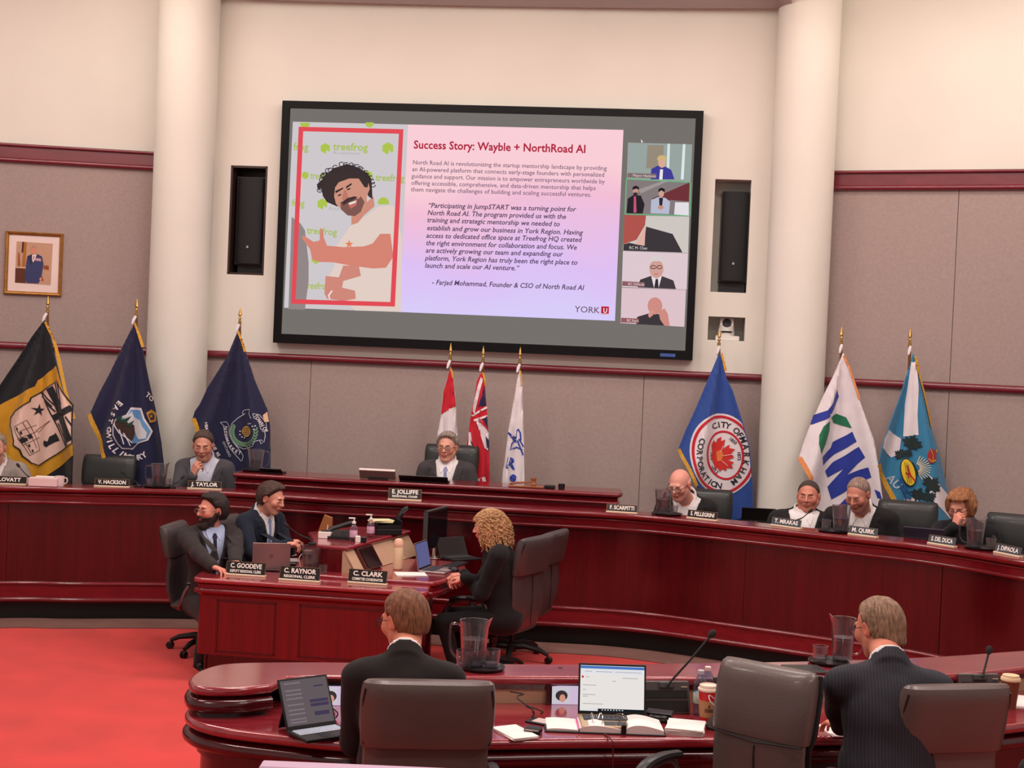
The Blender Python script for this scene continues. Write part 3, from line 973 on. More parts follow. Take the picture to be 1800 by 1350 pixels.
def clear_mat(name, tint, ior=1.3, rough=.03, strength=1.0, milk=.02):
    """thin clear glass: see-through with Fresnel reflections"""
    if name in _M: return _M[name]
    m = bpy.data.materials.new(name); m.use_nodes = True; nt = m.node_tree; nt.nodes.clear(); L = nt.links.new
    o = nt.nodes.new('ShaderNodeOutputMaterial'); mx = nt.nodes.new('ShaderNodeMixShader'); t = nt.nodes.new('ShaderNodeBsdfTransparent'); g = nt.nodes.new('ShaderNodeBsdfGlossy'); f = nt.nodes.new('ShaderNodeFresnel')
    n = nt.nodes.new('ShaderNodeTexNoise'); n.inputs['Scale'].default_value = 30; bp = nt.nodes.new('ShaderNodeBump'); bp.inputs['Strength'].default_value = .15; L(n.outputs['Fac'], bp.inputs['Height']); L(bp.outputs[0], g.inputs['Normal'])
    t.inputs[0].default_value = (*srgb(tint), 1); g.inputs['Roughness'].default_value = rough
    nt.nodes.remove(f)
    lw = nt.nodes.new('ShaderNodeLayerWeight'); lw.inputs[0].default_value = .5
    pw = nt.nodes.new('ShaderNodeMath'); pw.operation = 'POWER'; pw.inputs[1].default_value = 2.6; L(lw.outputs['Facing'], pw.inputs[0])
    ml = nt.nodes.new('ShaderNodeMath'); ml.operation = 'MULTIPLY_ADD'; ml.inputs[1].default_value = .8 * strength; ml.inputs[2].default_value = .03 * strength; ml.use_clamp = True
    d = nt.nodes.new('ShaderNodeBsdfDiffuse'); d.inputs[0].default_value = (.9, .88, .88, 1); m2 = nt.nodes.new('ShaderNodeMixShader'); m2.inputs[0].default_value = milk
    L(t.outputs[0], m2.inputs[1]); L(d.outputs[0], m2.inputs[2])
    L(pw.outputs[0], ml.inputs[0]); L(ml.outputs[0], mx.inputs[0]); L(m2.outputs[0], mx.inputs[1]); L(g.outputs[0], mx.inputs[2]); L(mx.outputs[0], o.inputs[0])
    _M[name] = m
    return m
LENS = clear_mat('spectacle_lens', (244, 244, 248), 1.3, milk=.02, strength=.6)

def skin_mat():
    if 'skin' in _M: return _M['skin']
    m = mat('skin', (220, 150, 125), 0.5, var=0)
    nt = m.node_tree; b = nt.nodes['Principled BSDF']
    a = nt.nodes.new('ShaderNodeAttribute'); a.attribute_name = 'Col'
    n = nt.nodes.new('ShaderNodeTexNoise'); n.inputs['Scale'].default_value = 45; n.inputs['Detail'].default_value = 4
    mx = nt.nodes.new('ShaderNodeMixRGB'); mx.blend_type = 'MULTIPLY'; mx.inputs[0].default_value = .12
    nt.links.new(a.outputs['Color'], mx.inputs[1]); nt.links.new(n.outputs['Fac'], mx.inputs[2]); nt.links.new(mx.outputs[0], b.inputs['Base Color'])
    b.inputs['Subsurface Weight'].default_value = 0.12; b.inputs['Subsurface Radius'].default_value = (.02, .008, .004)
    return m

EYEW = mat('eye_white', (225, 210, 205), 0.3, var=0)
EYED = mat('eye_iris', (40, 26, 20), 0.2, var=0)

def hair_mat(name, c, c2=None):
    return mat('hair_' + name, c, 0.55, var=0.25, scale=30, stretch=(5, 1, 1), col2=c2 or tuple(min(255, x * 1.35) for x in c), bump=0.5, bscale=220)

def cloth_mat(name, c, **k): return mat('cloth_' + name, c, 0.9, var=0.06, scale=14, bump=0.12, bscale=380, sheen=0.05, spec=.3, **k)

def person(label, head, floor_z=None, rz=0.0, lean=8, side=0, hy=0, hp=0, hr=0, handL=None, handR=None, skin=(222, 150, 122), hairc=('brown', (70, 48, 34)), hair='short', jacket=('charcoal', (34, 32, 36)),
           shirt=('white', (232, 226, 226)), tie=None, glasses=None, fat=0.0, fw=1.0, jaw=1.0, nose=1.0, beard=None, female=False, hres=.0048, jres=.011, sh=0.46, curlL=.6, curlR=.6, open_v=.07, vz=.16, legs=True, lapel=True, palmL=None, palmR=None,
           elL=(0.6, 0.5, -.6), elR=(-.6, .5, -.6), scale=1.0, neckf=0.0, pants=None, eyes_closed=False, torso_w=1.0, group=None):
    """head = world point of the head centre; the figure sits so that its head is exactly there. Local frame: faces -Y, +X its left."""
    rt = R_(lean)
    pel = np.array([0, 0, sh + .10])
    up = np.array([sin(R_(side)), -sin(rt), cos(rt)]); up /= np.linalg.norm(up)
    T = frame((1, 0, 0), up)                       # columns x, y, z of the torso
    tp = lambda x, y, z: pel + T @ np.array([x, y, z])
    nb = tp(0, .02, .53)                           # neck base
    hc = nb + np.array([up[0] * .5, -sin(rt) * .75 - .015 - neckf, .126 - neckf * .5]) * 1.0 + np.array([0, -.01, 0])
    HR = rotm(R_(hy), R_(hp), R_(hr))
    hd = hc + HR @ np.array([0, -.01, .01]) - np.array([0, -.01, .01])
    # place
    c_, s_ = cos(rz), sin(rz)
    hx, hyy = hd[0] * c_ - hd[1] * s_, hd[0] * s_ + hd[1] * c_
    org = Vector((head[0] - hx * scale, head[1] - hyy * scale, head[2] - hd[2] * scale))
    fp = (fat,)
    def hl(P): return (P - hd.astype(np.float32)) @ HR      # to head-local
    def tl(P): return (P - pel.astype(np.float32)) @ T.astype(np.float32)
    kw = dict(fw=fw, jaw=jaw, nose=nose, fat=fat)
    nt_ = hd + HR @ np.array([0, .018, -.06])
    nr_ = (.052 if not female else .043) + fat * .01
    f_head = lambda P: smin(smin(head_sdf(hl(P), **kw), cone(P, nt_, nb + np.array([0, -.012, -.02]), nr_, nr_ + .003), .02), cone(P, tp(-.07, -.005, .47), tp(.07, -.005, .47), .035, .035), .04)
    lo = np.minimum(hd, nb) - .17; hi = np.maximum(hd, nb) + .17
    lo[2] = nb[2] - .07
    V, Q = surf(f_head, lo, hi, hres)
    L = hl(V.astype(np.float32))
    base = np.array(srgb(skin)); cols = np.tile(base, (len(V), 1))
    def paint(mask, c, k):
        w = (mask * k)[:, None]; cols[:] = cols * (1 - w) + np.array(srgb(c)) * w
    fr = L[:, 1] < -.05
    lipc = tuple(int(a * b) for a, b in zip(skin, (.86, .66, .66)))
    g = lambda d, s: np.clip(1 - d / s, 0, 1)
    paint(fr * g(np.abs(ell(L, (0, -.09, -.056), (.024, .02, .011)).clip(0)), .004), lipc, .8)
    for s in (-1, 1):
        paint(fr * g(ell(L, (s * .042, -.08, -.025), (.018, .03, .016)).clip(0), .02), tuple(int(a * b) for a, b in zip(skin, (1, .84, .82))), .5)
        paint(fr * g(ell(L, (s * .031, -.085, -.006), (.018, .02, .012)).clip(0), .006), tuple(int(a * .74) for a in skin), .5)
        paint(g(ell(L, (s * .08, .01, -.004), (.016, .022, .034)).clip(0), .004), tuple(int(a * b) for a, b in zip(skin, (.98, .82, .8))), .6)
    if beard:
        low = ((L[:, 2] < np.interp(L[:, 1], [-.1, -.075, -.035, -.012, .01], [-.036, -.044, -.040, -.012, .0])) & (L[:, 1] < .0)).astype(float)
        paint(low * (ell(L, (0, -.09, -.056), (.024, .02, .011)) > .004), beard[1], beard[2])
    allV, allQ, allC, allM = [V], [Q], [np.c_[cols, np.ones(len(V))]], [np.zeros(len(Q), int)]
    def more(V2, Q2, C=None, m=0):
        n = sum(len(v) for v in allV)
        allV.append(V2); allQ.append(Q2 + n); allM.append(np.full(len(Q2), m)); allC.append(np.tile(np.array([*(C if C is not None else base), 1.0]), (len(V2), 1)))
    # eyes
    for s in (-1, 1):
        for (c, r, m) in (((s * .031, -.081, .004), (.0115, .0090, .0040 if not eyes_closed else .001), 1), ((s * .031, -.0865, .0045), (.0056, .0042, .0042 if not eyes_closed else .0016), 2)):
            vv, ff = [], []
            for i in range(7):
                for j in range(10):
                    a, b = pi * i / 6, 2 * pi * j / 10
                    vv.append(hd + HR @ np.array([c[0] + r[0] * sin(a) * cos(b), c[1] + r[1] * cos(a), c[2] + r[2] * sin(a) * sin(b)]))
            for i in range(6):
                for j in range(10): ff.append((i * 10 + j, i * 10 + (j + 1) % 10, (i + 1) * 10 + (j + 1) % 10, (i + 1) * 10 + j))
            more(np.array(vv), np.array(ff), None, m)
    # arms
    k_ = torso_w
    shl = {1: tp(.178 * k_, .01, .465), -1: tp(-.178 * k_, .01, .465)}
    arms = {}
    defs = {1: handL or dict(p=(.16, -.36, sh + .25)), -1: handR or dict(p=(-.16, -.36, sh + .25))}
    for s in (1, -1):
        h = defs[s]
        if 'w' in h:
            q_ = (Vector(h['w']) - org) / scale
            h['p'] = (q_.x * c_ + q_.y * s_, -q_.x * s_ + q_.y * c_, q_.z)
        w = np.array(h['p'], float)
        e, w = ik(shl[s], w, .29, .255, elL if s == 1 else elR)
        arms[s] = (shl[s], e, w)
        if h.get('hide'): continue
        fd = np.array(h.get('dir', w - e), float); bn = np.array(h.get('back', (0, 0, 1)), float)
        Fm = frame(fd, bn)
        if s == 1: Fm = Fm * np.array([1, -1, 1])       # mirror for the left hand
        cu = h.get('curl', .5)
        f_hand = lambda P, w=w, e=e, Fm=Fm, cu=cu, h=h: smin(hand_sdf((P - w.astype(np.float32)) @ Fm.astype(np.float32), cu, h.get('spread', .12), h.get('thumb', .5)), cone(P, w + (e - w) * .35, w, .034, .024), .014)
        V2, Q2 = surf(f_hand, w - .20, w + .20, .0045)
        more(V2, Q2, np.array(srgb(skin)) * np.array([1, .93, .92]))
    # body core under the clothes
    def torso(P, g_=0.0):
        q = tl(P)
        d = ell(q, (0, .0, .36), ((.165 * k_ + g_), .115 + g_ + fat * .02, .20 + g_))
        d = smin(d, ell(q, (0, -.015 - fat * .03, .15), ((.150 * k_ + fat * .03 + g_), .115 + fat * .05 + g_, .19 + g_)), .05)
        d = smin(d, ell(q, (0, .0, .0), (.175 + fat * .02 + g_, .13 + fat * .02 + g_, .13 + g_)), .05)
        if female:
            for s in (-1, 1): d = smin(d, sph(q, (s * .075, -.085, .31), .062 + g_), .04)
        d = smin(d, cone(q, (-.14 * k_, .015, .475), (.14 * k_, .015, .475), .058 + g_, .058 + g_), .035)
        for s in (-1, 1): d = smin(d, cone(q, (s * .12 * k_, .015, .47), (0, .02, .54), .04 + g_, .045 + g_), .04)
        return d
    def armsd(P, g_=0.0, cut=0.0):
        d = None
        for s in (1, -1):
            a, e, w = arms[s]
            w2 = w + (e - w) * cut
            c = smin(cone(P, a, e, .050 + g_ + fat * .006, .040 + g_), cone(P, e, w2, .041 + g_, .028 + g_), .02)
            d = c if d is None else np.minimum(d, c)
        return d
    V2, Q2 = surf(lambda P: smin(torso(P, -.012), armsd(P, -.008, .2), .03), pel - np.array([.75, .75, .25]), pel + np.array([.75, .75, .62]), .02)
    more(V2, Q2)
    body = npmesh('person', np.concatenate(allV), np.concatenate(allQ), [skin_mat(), EYEW, EYED], mi=np.concatenate(allM), colors=np.concatenate(allC))
    body.location = org; body.rotation_euler = (0, 0, rz); body.scale = (scale,) * 3
    tag(body, label, 'person', group)
    # ---------------- shirt, jacket
    def vmask(q, extra=0.0, zb=vz, zt=.50, wt=open_v):
        t = np.clip((q[:, 2] - zb) / (zt - zb), -1, 1.6)
        return np.abs(q[:, 0]) - (t * wt + extra)       # <0 inside the opening
    _nd = (nt_ - nb) / np.linalg.norm(nt_ - nb); NF = frame((1, 0, 0), up * .45 + _nd * .55).astype(np.float32)
    def collar(P, r, tube_, hgt, hh=.022, back_only=False):
        q = ((P - nb.astype(np.float32)) @ NF) - np.array([0, -.006, hgt], np.float32)
        zz = q[:, 2] - q[:, 1] * .30
        rad = np.sqrt(q[:, 0] ** 2 + (q[:, 1] * .95) ** 2) - r
        d = np.maximum(np.abs(rad) - tube_, np.abs(zz) - hh)
        if back_only: d = np.maximum(d, q[:, 1] * -1 - .01)
        return d
    big = (pel - np.array([.75, .75, .22]), pel + np.array([.75, .75, .68]))
    if shirt:
        f_sh = lambda P: smin(torso(P, -.004), collar(P, nr_ + .010, .006, .020, .028), .012)
        f2 = lambda P: np.maximum(f_sh(P), -cone(P, nt_, nb + np.array([0, .01, -.06]), nr_ + .003, nr_ + .004))
        V2, Q2 = surf(f2, tp(0, 0, .05) - np.array([.26, .30, .10]), tp(0, 0, .56) + np.array([.26, .24, .10]), .0065)
        npmesh('shirt', V2, Q2, cloth_mat('shirt_' + shirt[0], shirt[1]), body)
        for s in (1, -1):
            if defs[s].get('hide') or defs[s].get('nocuff'): continue
            a, e, w = arms[s]
            m_ = MB(); u = (e - w) / np.linalg.norm(e - w)
            m_.tube([w + u * .008, w + u * .03, w + u * .07], [.031, .034, .038], 14); m_.build('shirt_cuff', cloth_mat('shirt_' + shirt[0], shirt[1]), body)
    def f_j(P):
        q = tl(P)
        d = torso(P, .008)
        fr_ = q[:, 1] < .02
        if lapel:
            vm = vmask(q)
            lap = np.where(fr_ & (q[:, 2] < .50), np.clip((.055 - np.abs(vm - .028)) / .03, 0, 1) * (np.clip((q[:, 2] - vz) / .06, 0, 1)), 0)
            lap = lap * (vm < .056)
            d = d - lap * .011
        d = smin(d, collar(P, nr_ + .017, .008, .002, .027), .014)
        if open_v:
            cutm = np.where(q[:, 1] < .03, vmask(q), 1.0)
            d = np.maximum(d, -cutm)
            d = np.maximum(d, -cone(P, nt_ + np.array([0, 0, .1]), nb + np.array([0, -.02, -.01]), nr_ + .010, nr_ + .010))
        d = smin(d, armsd(P, .014, .03 if not female else .0), .022)
        wr = noise3(P, 38, 3) * .0035 + noise3(P * np.array([1, 1, .5], np.float32), 75, 5) * .0022
        return d + wr
    if jacket:
        V2, Q2 = surf(f_j, big[0], big[1], jres)
        npmesh('jacket', V2, Q2, jacket[2] if len(jacket) > 2 else cloth_mat(jacket[0], jacket[1]), body)
    # ---------------- tie, collar wings, lapels
    def front(fn, x, z, y0=-.34):
        ys = y0 + .004 * np.arange(100)
        pts = np.array([tp(x, y, z) for y in ys], np.float32)
        i = int(np.argmax(fn(pts) < 0)); return ys[i]
    if tie:
        m_ = MB(); L_ = []
        for z, w_ in zip([.500, .480, .455, .38, .30, .22, .14], [.015, .020, .012, .021, .027, .032, .034]):
            y = front(f_sh, 0, z) - (.010 if z > .45 else .004)
            L_.append([Vector(tp(x, y + a, z)) for x, a in ((-w_, .006), (0, -.005), (w_, .006), (0, .014))])
        m_.loft(L_, 0, True, False)
        m_.build('tie', tie, body)
    if shirt and not female:
        for s in (1, -1):
            P_ = [(s * .004, .505), (s * .052, .545), (s * .060, .500), (s * .036, .452)]
            if not tie: P_ = [(s * .022, .492), (s * .056, .545), (s * .072, .500), (s * .052, .446)]
            v = [Vector(tp(x, front(f_sh, x * .9, z) - .009, z)) for x, z in P_]
            bk_ = [q_ + Vector(T @ np.array([0, .010, 0])) for q_ in v]
            m_ = MB(); m_.add(v + bk_, [(0, 1, 2, 3), (7, 6, 5, 4)] + [(i, (i + 1) % 4, 4 + (i + 1) % 4, 4 + i) for i in range(4)])
            m_.build('collar_wing', cloth_mat('shirt_' + shirt[0], shirt[1]), body)
    if jacket and lapel and not female and open_v and abs(math.degrees(rz)) < 120:
        for s in (1, -1):
            L_ = []
            for z in np.linspace(max(vz, .02) + .01, .52, 12):
                t = (z - vz) / (.50 - vz); xi = t * open_v; k2_ = (z - vz) / (.52 - vz)
                wd_ = .012 + .050 * min(1, k2_ * 1.35) if z < .42 else (.034 if z < .44 else .046 * (1 - (z - .44) / .14))
                ya, yb = front(f_j, xi + .012, z), front(f_j, xi + wd_ + .008, z)
                ya = min(ya, -.02); yb = min(yb, ya + .05)
                L_.append([Vector(tp(s * (xi - .002), ya - .006, z)), Vector(tp(s * (xi + wd_ * .5), (ya + yb) / 2 - .016, z)), Vector(tp(s * (xi + wd_), yb - .010, z)), Vector(tp(s * (xi + wd_), yb + .004, z)), Vector(tp(s * (xi), ya + .006, z))])
            m_ = MB(); m_.loft(L_, 0, True, False); m_.build('lapel', jacket[2] if len(jacket) > 2 else cloth_mat(jacket[0], jacket[1]), body)
    # ---------------- trousers, shoes
    if legs:
        pm = cloth_mat((pants or jacket or ('dark', (30, 30, 34)))[0], (pants or jacket or ('dark', (30, 30, 34)))[1]) if not (pants and len(pants) > 2) else pants[2]
        def f_l(P):
            d = ell(P, pel + np.array([0, .0, -.01]), (.185, .15, .13))
            for s in (-1, 1):
                k = np.array([s * .13, -.42, sh + .06]); an = np.array([s * .14, -.31, .09])
                d = smin(d, cone(P, pel + np.array([s * .09, -.02, -.015]), k, .092, .062), .03)
                d = smin(d, cone(P, k, an, .060, .046), .02)
            return d + noise3(P, 40, 9) * .003
        V2, Q2 = surf(f_l, (-.32, -.58, .03), (.32, .22, sh + .28), .016)
        npmesh('trousers', V2, Q2, pm, body)
        for s in (-1, 1):
            V2, Q2 = surf(lambda P: np.maximum(smin(ell(P, (s * .15, -.41, .035), (.045, .11, .045)), ell(P, (s * .14, -.31, .055), (.045, .07, .065)), .03), .0 - P[:, 2]), (s * .15 - .1, -.57, -.02), (s * .15 + .1, -.18, .15), .012)
            npmesh('shoe', V2, Q2, mat('black_leather_shoe', (18, 16, 16), .3, var=.05), body)
    # ---------------- hair
    hm = hair_mat(*hairc)
    if hair not in (None, 'curly'):
        st = hair
        def f_h(P):
            q = hl(P)
            thick = {'recede': .009, 'short': .012, 'crop': .005, 'slick': .013, 'bald': .004, 'bouffant': .034, 'swept': .020, 'thick': .020}[st]
            base_line = {'recede': .100, 'short': .080, 'crop': .088, 'slick': .106, 'bald': .2, 'bouffant': .062, 'swept': .082, 'thick': .078}[st]
            ln_ = base_line - np.clip((q[:, 1] + .055) * 1.5, -.02, .2)
            tap = np.clip((q[:, 2] - ln_) / .03, .12, 1.0) if st not in ('bald', 'bouffant') else 1.0
            tap = np.where(q[:, 1] > .03, 1.0, tap)
            d = skull(q, fw, 0.0) - thick * tap
            # back of the head down to the nape
            nape = {'recede': -.085, 'short': -.062, 'crop': -.06, 'slick': -.085, 'bald': -.055, 'bouffant': -.066, 'swept': -.062, 'thick': -.066}[st]
            d = smin(d, ell(q, (0, .052, -.02), (.060 * fw + thick * .6, .056 + thick, abs(nape) + .012)), .03)
            if st == 'bouffant':
                for s in (-1, 1): d = smin(d, ell(q, (s * .062, .01, -.015), (.026, .045, .05)), .03)
                d = smin(d, ell(q, (.0, -.05, .085), (.07, .05, .04)), .03)
            if st in ('swept', 'thick'): d = smin(d, ell(q, (.008, -.030, .098), (.056, .048, .024)), .03)
            if st in ('slick', 'recede'): d = smin(d, ell(q, (0, .075, -.07), (.055, .03, .04)), .02)
            # cut away the face, around the ears, below the nape
            hl_z = {'recede': .128, 'short': .080, 'crop': .088, 'slick': .106, 'bald': .2, 'bouffant': .088, 'swept': .082, 'thick': .078}[st]
            x = q[:, 0]; y = q[:, 1]; z = q[:, 2]
            line = hl_z - np.clip((y + .055) * 1.5, -.02, .2) * (1.0 if st != 'bald' else 0)
            sidecut = np.where(y < -.015, line - z, -1.0)
            if st == 'bald': sidecut = np.where(z > .030 + .0 * y, .02, -1.0) ; sidecut = np.maximum(sidecut, np.where(y < -.0, .02, -1))
            if st == 'bouffant': sidecut = np.where((y < -.045) & (z < hl_z), .01, -1.0)
            d = smax(d, sidecut, .006)
            for s in (-1, 1):
                if st != 'bouffant':
                    d = smax(d, -ell(q, (s * .088 * fw, .004, -.006), (.026, .024, .040)), .006)
                    d = smax(d, -ell(q, (s * .07 * fw, -.03, -.055), (.05, .055, .055)), .01)
            d = smax(d, nape - .012 * np.abs(x) * 10 - z, .01)
            amp = {'recede': .0018, 'short': .0022, 'crop': .0008, 'slick': .0022, 'bald': .0008, 'bouffant': .009, 'swept': .004, 'thick': .0035}[st]
            fr2 = {'bouffant': 60}.get(st, 150)
            return d + amp * noise3(q * np.array([1.6, .5, .6], np.float32), fr2, 7) + amp * .6 * noise3(q * np.array([1.8, .6, .5], np.float32), fr2 * 2, 11)
        lo = hd - .16; hi = hd + .16
        V2, Q2 = surf(f_h, lo, hi, .0038 if hres < .0047 else .0048)
        npmesh('hair', V2, Q2, hm, body)
    if hair == 'curly':
        rnd = random.Random(5); m_ = MB()
        V2, Q2 = surf(lambda P: smax(smax(fold([skull(hl(P), fw, .018), ell(hl(P), (0, .045, -.06), (.075, .055, .11)), ell(hl(P), (.064, .025, -.05), (.024, .045, .09)), ell(hl(P), (-.064, .025, -.05), (.024, .045, .09))], .03),
                                          np.where((hl(P)[:, 1] < -.05) & (hl(P)[:, 2] < .052), .02, -1.0), .01), np.where(np.abs(hl(P)[:, 2] + .0) > .18, .01, -1.), .01) + .006 * noise3(hl(P), 70, 2), hd - .2, hd + .2, .007)
        m_.add([tuple(v) for v in V2], [tuple(int(i) for i in q) for q in Q2], 0, True)
        for i in range(760):
            an = rnd.uniform(0, 2 * pi); top = rnd.random() ** .8
            ph = rnd.uniform(0.0, 1.5)
            dr = np.array([sin(ph) * cos(an), sin(ph) * sin(an), cos(ph)])
            if dr[1] < -.6 and dr[2] < .6: continue
            p0 = np.array([0, .018, .028]) + dr * np.array([.090, .110, .104])
            ln = rnd.uniform(.10, .235); n_ = 14; turns = ln / .034; r = rnd.uniform(.007, .013); ph0 = rnd.uniform(0, 6.28)
            out = np.array([dr[0], dr[1] + .05, 0]); out /= (np.linalg.norm(out) + 1e-6)
            pts = []
            for k in range(n_ + 1):
                t = k / n_
                base_p = p0 + out * (.036 * math.sin(min(1, t * 1.4) * pi / 2)) + np.array([0, .01 * t, -ln * t * (0.35 + .65 * t)])
                if base_p[1] < -.035 and base_p[2] < .05: base_p[1] = max(base_p[1], -.05)
                tang = np.cross(out, [0, 0, 1])
                base_p = base_p + (tang * cos(ph0 + turns * 2 * pi * t) + out * sin(ph0 + turns * 2 * pi * t)) * r
                pts.append(hd + HR @ base_p)
            m_.tube(pts, [.0050] * n_ + [.0015], 4)
        m_.build('hair', hm, body)
    # brows
    m_ = MB()
    for s in (-1, 1):
        m_.tube([hd + HR @ np.array(p) for p in ((s * .014, -.0905, .023), (s * .030, -.0915, .029), (s * .048, -.079, .024))], [.0028, .0034, .0016], 6)
    m_.build('eyebrows', hm if hairc[0] not in ('grey_light',) else hair_mat('brow_grey', (120, 105, 95)), body)
    if beard and beard[0] == 'full':
        def f_b(P):
            q = hl(P)
            d = head_sdf(q, **kw) - .007
            d = smin(d, ell(q, (0, -.07, -.105), (.038, .032, .032)), .02)
            x, y, z = q[:, 0], q[:, 1], q[:, 2]
            d = smax(d, z - np.interp(y, [-.1, -.075, -.035, -.012, .01], [-.036, -.044, -.040, -.012, .0]), .004)
            d = smax(d, y - .015, .004)
            d = smax(d, -ell(q, (0, -.10, -.056), (.024, .03, .0075)), .003)
            d = smax(d, -.145 - z, .004)
            return d + .002 * noise3(q, 220, 3)
        V2, Q2 = surf(f_b, hd - .17, hd + .13, .0045)
        npmesh('beard', V2, Q2, hair_mat('beard', beard[1]), body)
    if glasses:
        m_ = MB(); gm = glasses
        for s in (-1, 1):
            c = (s * .032, -.104, .002)
            m_.tube([hd + HR @ np.array([c[0] + .024 * cos(a) * (1 + .1 * (abs(cos(a)) > .6)), c[1] + .010 * abs(c[0] + .024 * cos(a)) ** 1 * 8 * .12, c[2] + .017 * sin(a)]) for a in np.linspace(0, 2 * pi, 17)[:-1]], .0018, 6, closed=True)
            m_.tube([hd + HR @ np.array(p) for p in ((s * .055, -.100, .008), (s * .075, -.05, .008), (s * .081, .012, .008), (s * .080, .03, -.008))], .0019, 6)
        m_.tube([hd + HR @ np.array(p) for p in ((-.009, -.106, .006), (0, -.110, .008), (.009, -.106, .006))], .0018, 6)
        g_ = m_.build('glasses', gm, body)
        m_ = MB()
        for s in (-1, 1):
            c = (s * .032, -.104, .002)
            ring_ = [hd + HR @ np.array([c[0] + .0225 * cos(a), c[1] + .001, c[2] + .016 * sin(a)]) for a in np.linspace(0, 2 * pi, 17)[:-1]]
            m_.add(ring_, [tuple(range(16))])
        m_.build('lens', LENS, g_)
    body['_'] = 0; del body['_']
    return body, dict(org=org, hd=hd, HR=HR, nb=nb, pel=pel, arms=arms, tp=tp)


# ================================================================= things on the middle wall
SP = Plane(13.5 - 0.09, YAW)      # plane of the picture
def quad_on(mb, P, us, n, mi=0):
    pts = [P.uv(u, v, n) for u, v in us]
    mb.add(pts, [tuple(range(len(pts)))], mi)
def rect_ab(P, uv4):
    ab = [P.ab(u, v) for u, v in uv4]
    return (ab[0][0] + ab[3][0]) / 2, (ab[1][0] + ab[2][0]) / 2, (ab[2][1] + ab[3][1]) / 2, (ab[0][1] + ab[1][1]) / 2
A0, A1, B0, B1 = rect_ab(SP, [(499, 178), (1236, 196), (1218, 633), (481, 603)])
scr = thing('projection_screen', 'large black-framed wall screen showing a pink slide and video call tiles', 'screen', SP.P((A0 + A1) / 2, B0))
scr.location = (0, 0, 0)
def blk(mb, a0, a1, b0, b1, n0, n1, P=SP):
    vs = [P.P(a, b, n) for n in (n1, n0) for (a, b) in ((a0, b0), (a1, b0), (a1, b1), (a0, b1))]
    mb.add(vs, [(0, 1, 2, 3), (7, 6, 5, 4), (4, 5, 1, 0), (5, 6, 2, 1), (6, 7, 3, 2), (7, 4, 0, 3)])
FRM = 0.088
frm = mat('screen_frame_black', (9, 9, 11), 0.5, var=0.03, spec=.2)
m_ = MB()
for (a0, a1, b0, b1) in ((A0, A1, B0, B0 + FRM), (A0, A1, B1 - FRM * .75, B1), (A0, A0 + FRM * .8, B0 + FRM, B1 - FRM * .75), (A1 - FRM * .8, A1, B0 + FRM, B1 - FRM * .75)):
    blk(m_, a0, a1, b0, b1, -0.085, 0.04)
fr_o = m_.build('screen_frame', frm, scr)
m_ = MB(); blk(m_, A1 - .30, A1 - .16, B0 + .025, B0 + .055, .04, .043); m_.build('maker_badge', mat('badge_blue', (60, 90, 160), .4, var=0), fr_o)
m_ = MB(); blk(m_, A0 + .02, A1 - .02, B0 + .02, B1 - .02, -0.06, 0.0); m_.build('screen_surface', emis('screen_grey', (122, 117, 112), st=.92), scr)
def flat(name, uv, col, n, parent=scr, grad=None, P=SP):
    m_ = MB(); quad_on(m_, P, uv, n)
    return m_.build(name, emis('px_%d_%d_%d' % col[:3] if not grad else name + '_grad', col, grad), parent)
# slide: white-pink to lavender page
page = [(717.5, 219), (1096, 228.5), (1081, 564), (702.5, 548.5)]
slide = flat('slide_page', page, (238, 205, 232), .004, grad=[(.25, (216, 205, 250)), (.55, (222, 192, 244)), (.85, (242, 190, 214)), (1.1, (250, 206, 214))])
photo = flat('slide_photo', [(515, 214), (717.5, 219), (702.5, 548.5), (499.5, 541)], (206, 200, 204), .004)
def line(P, body, uv0, uv1, n, m, parent, name='lettering', bold=0.0, shear=0.0, hpx=None):
    """one line of writing from pixel uv0 to uv1 (baseline) on plane P; letter height in pixels"""
    a0, b0 = P.ab(*uv0); a1, b1 = P.ab(*uv1)
    w = text_w(body, bold=bold, shear=shear); k = math.hypot(a1 - a0, b1 - b0) / w
    ca, sa = (a1 - a0) / math.hypot(a1 - a0, b1 - b0), (b1 - b0) / math.hypot(a1 - a0, b1 - b0)
    ky = k
    if hpx:
        ky = abs(P.ab(uv0[0], uv0[1] - hpx)[1] - b0) / 0.70
    mb = MB(); text_map(mb, body, lambda x, y: P.P(a0 + x * k * ca - y * ky * sa, b0 + x * k * sa + y * ky * ca, n), bold=bold, shear=shear)
    return mb.build(name, m, parent, kind='stuff')
e_red = emis('ink_red', (176, 34, 62)); e_gr = emis('ink_grey', (112, 88, 112)); e_gr2 = emis('ink_grey_bold', (84, 64, 92))
def sl(t, u0, v0, u1, v1, m=e_gr, **k): line(SP, t, (u0, v0), (u1, v1), .007, m, slide, **k)
sl('Success Story: Wayble + NorthRoad AI', 727, 261, 1029, 269, e_red, bold=.022, hpx=14)
for t, u0, v0, u1, v1 in (
    ('North Road AI is revolutionizing the startup mentorship landscape by providing', 725.5, 289, 1066.5, 299.5),
    ('an AI-powered platform that connects early-stage founders with personalized', 724.5, 301, 1062, 311),
    ('guidance and support. Our mission is to empower entrepreneurs worldwide by', 723.5, 313, 1063, 323),
    ('offering accessible, comprehensive, and data-driven mentorship that helps', 723, 325, 1047, 334.5),
    ('them navigate the challenges of building and scaling successful ventures.', 722.5, 336.5, 1039, 346)):
    sl(t, u0, v0, u1, v1, hpx=7.6, bold=.006)
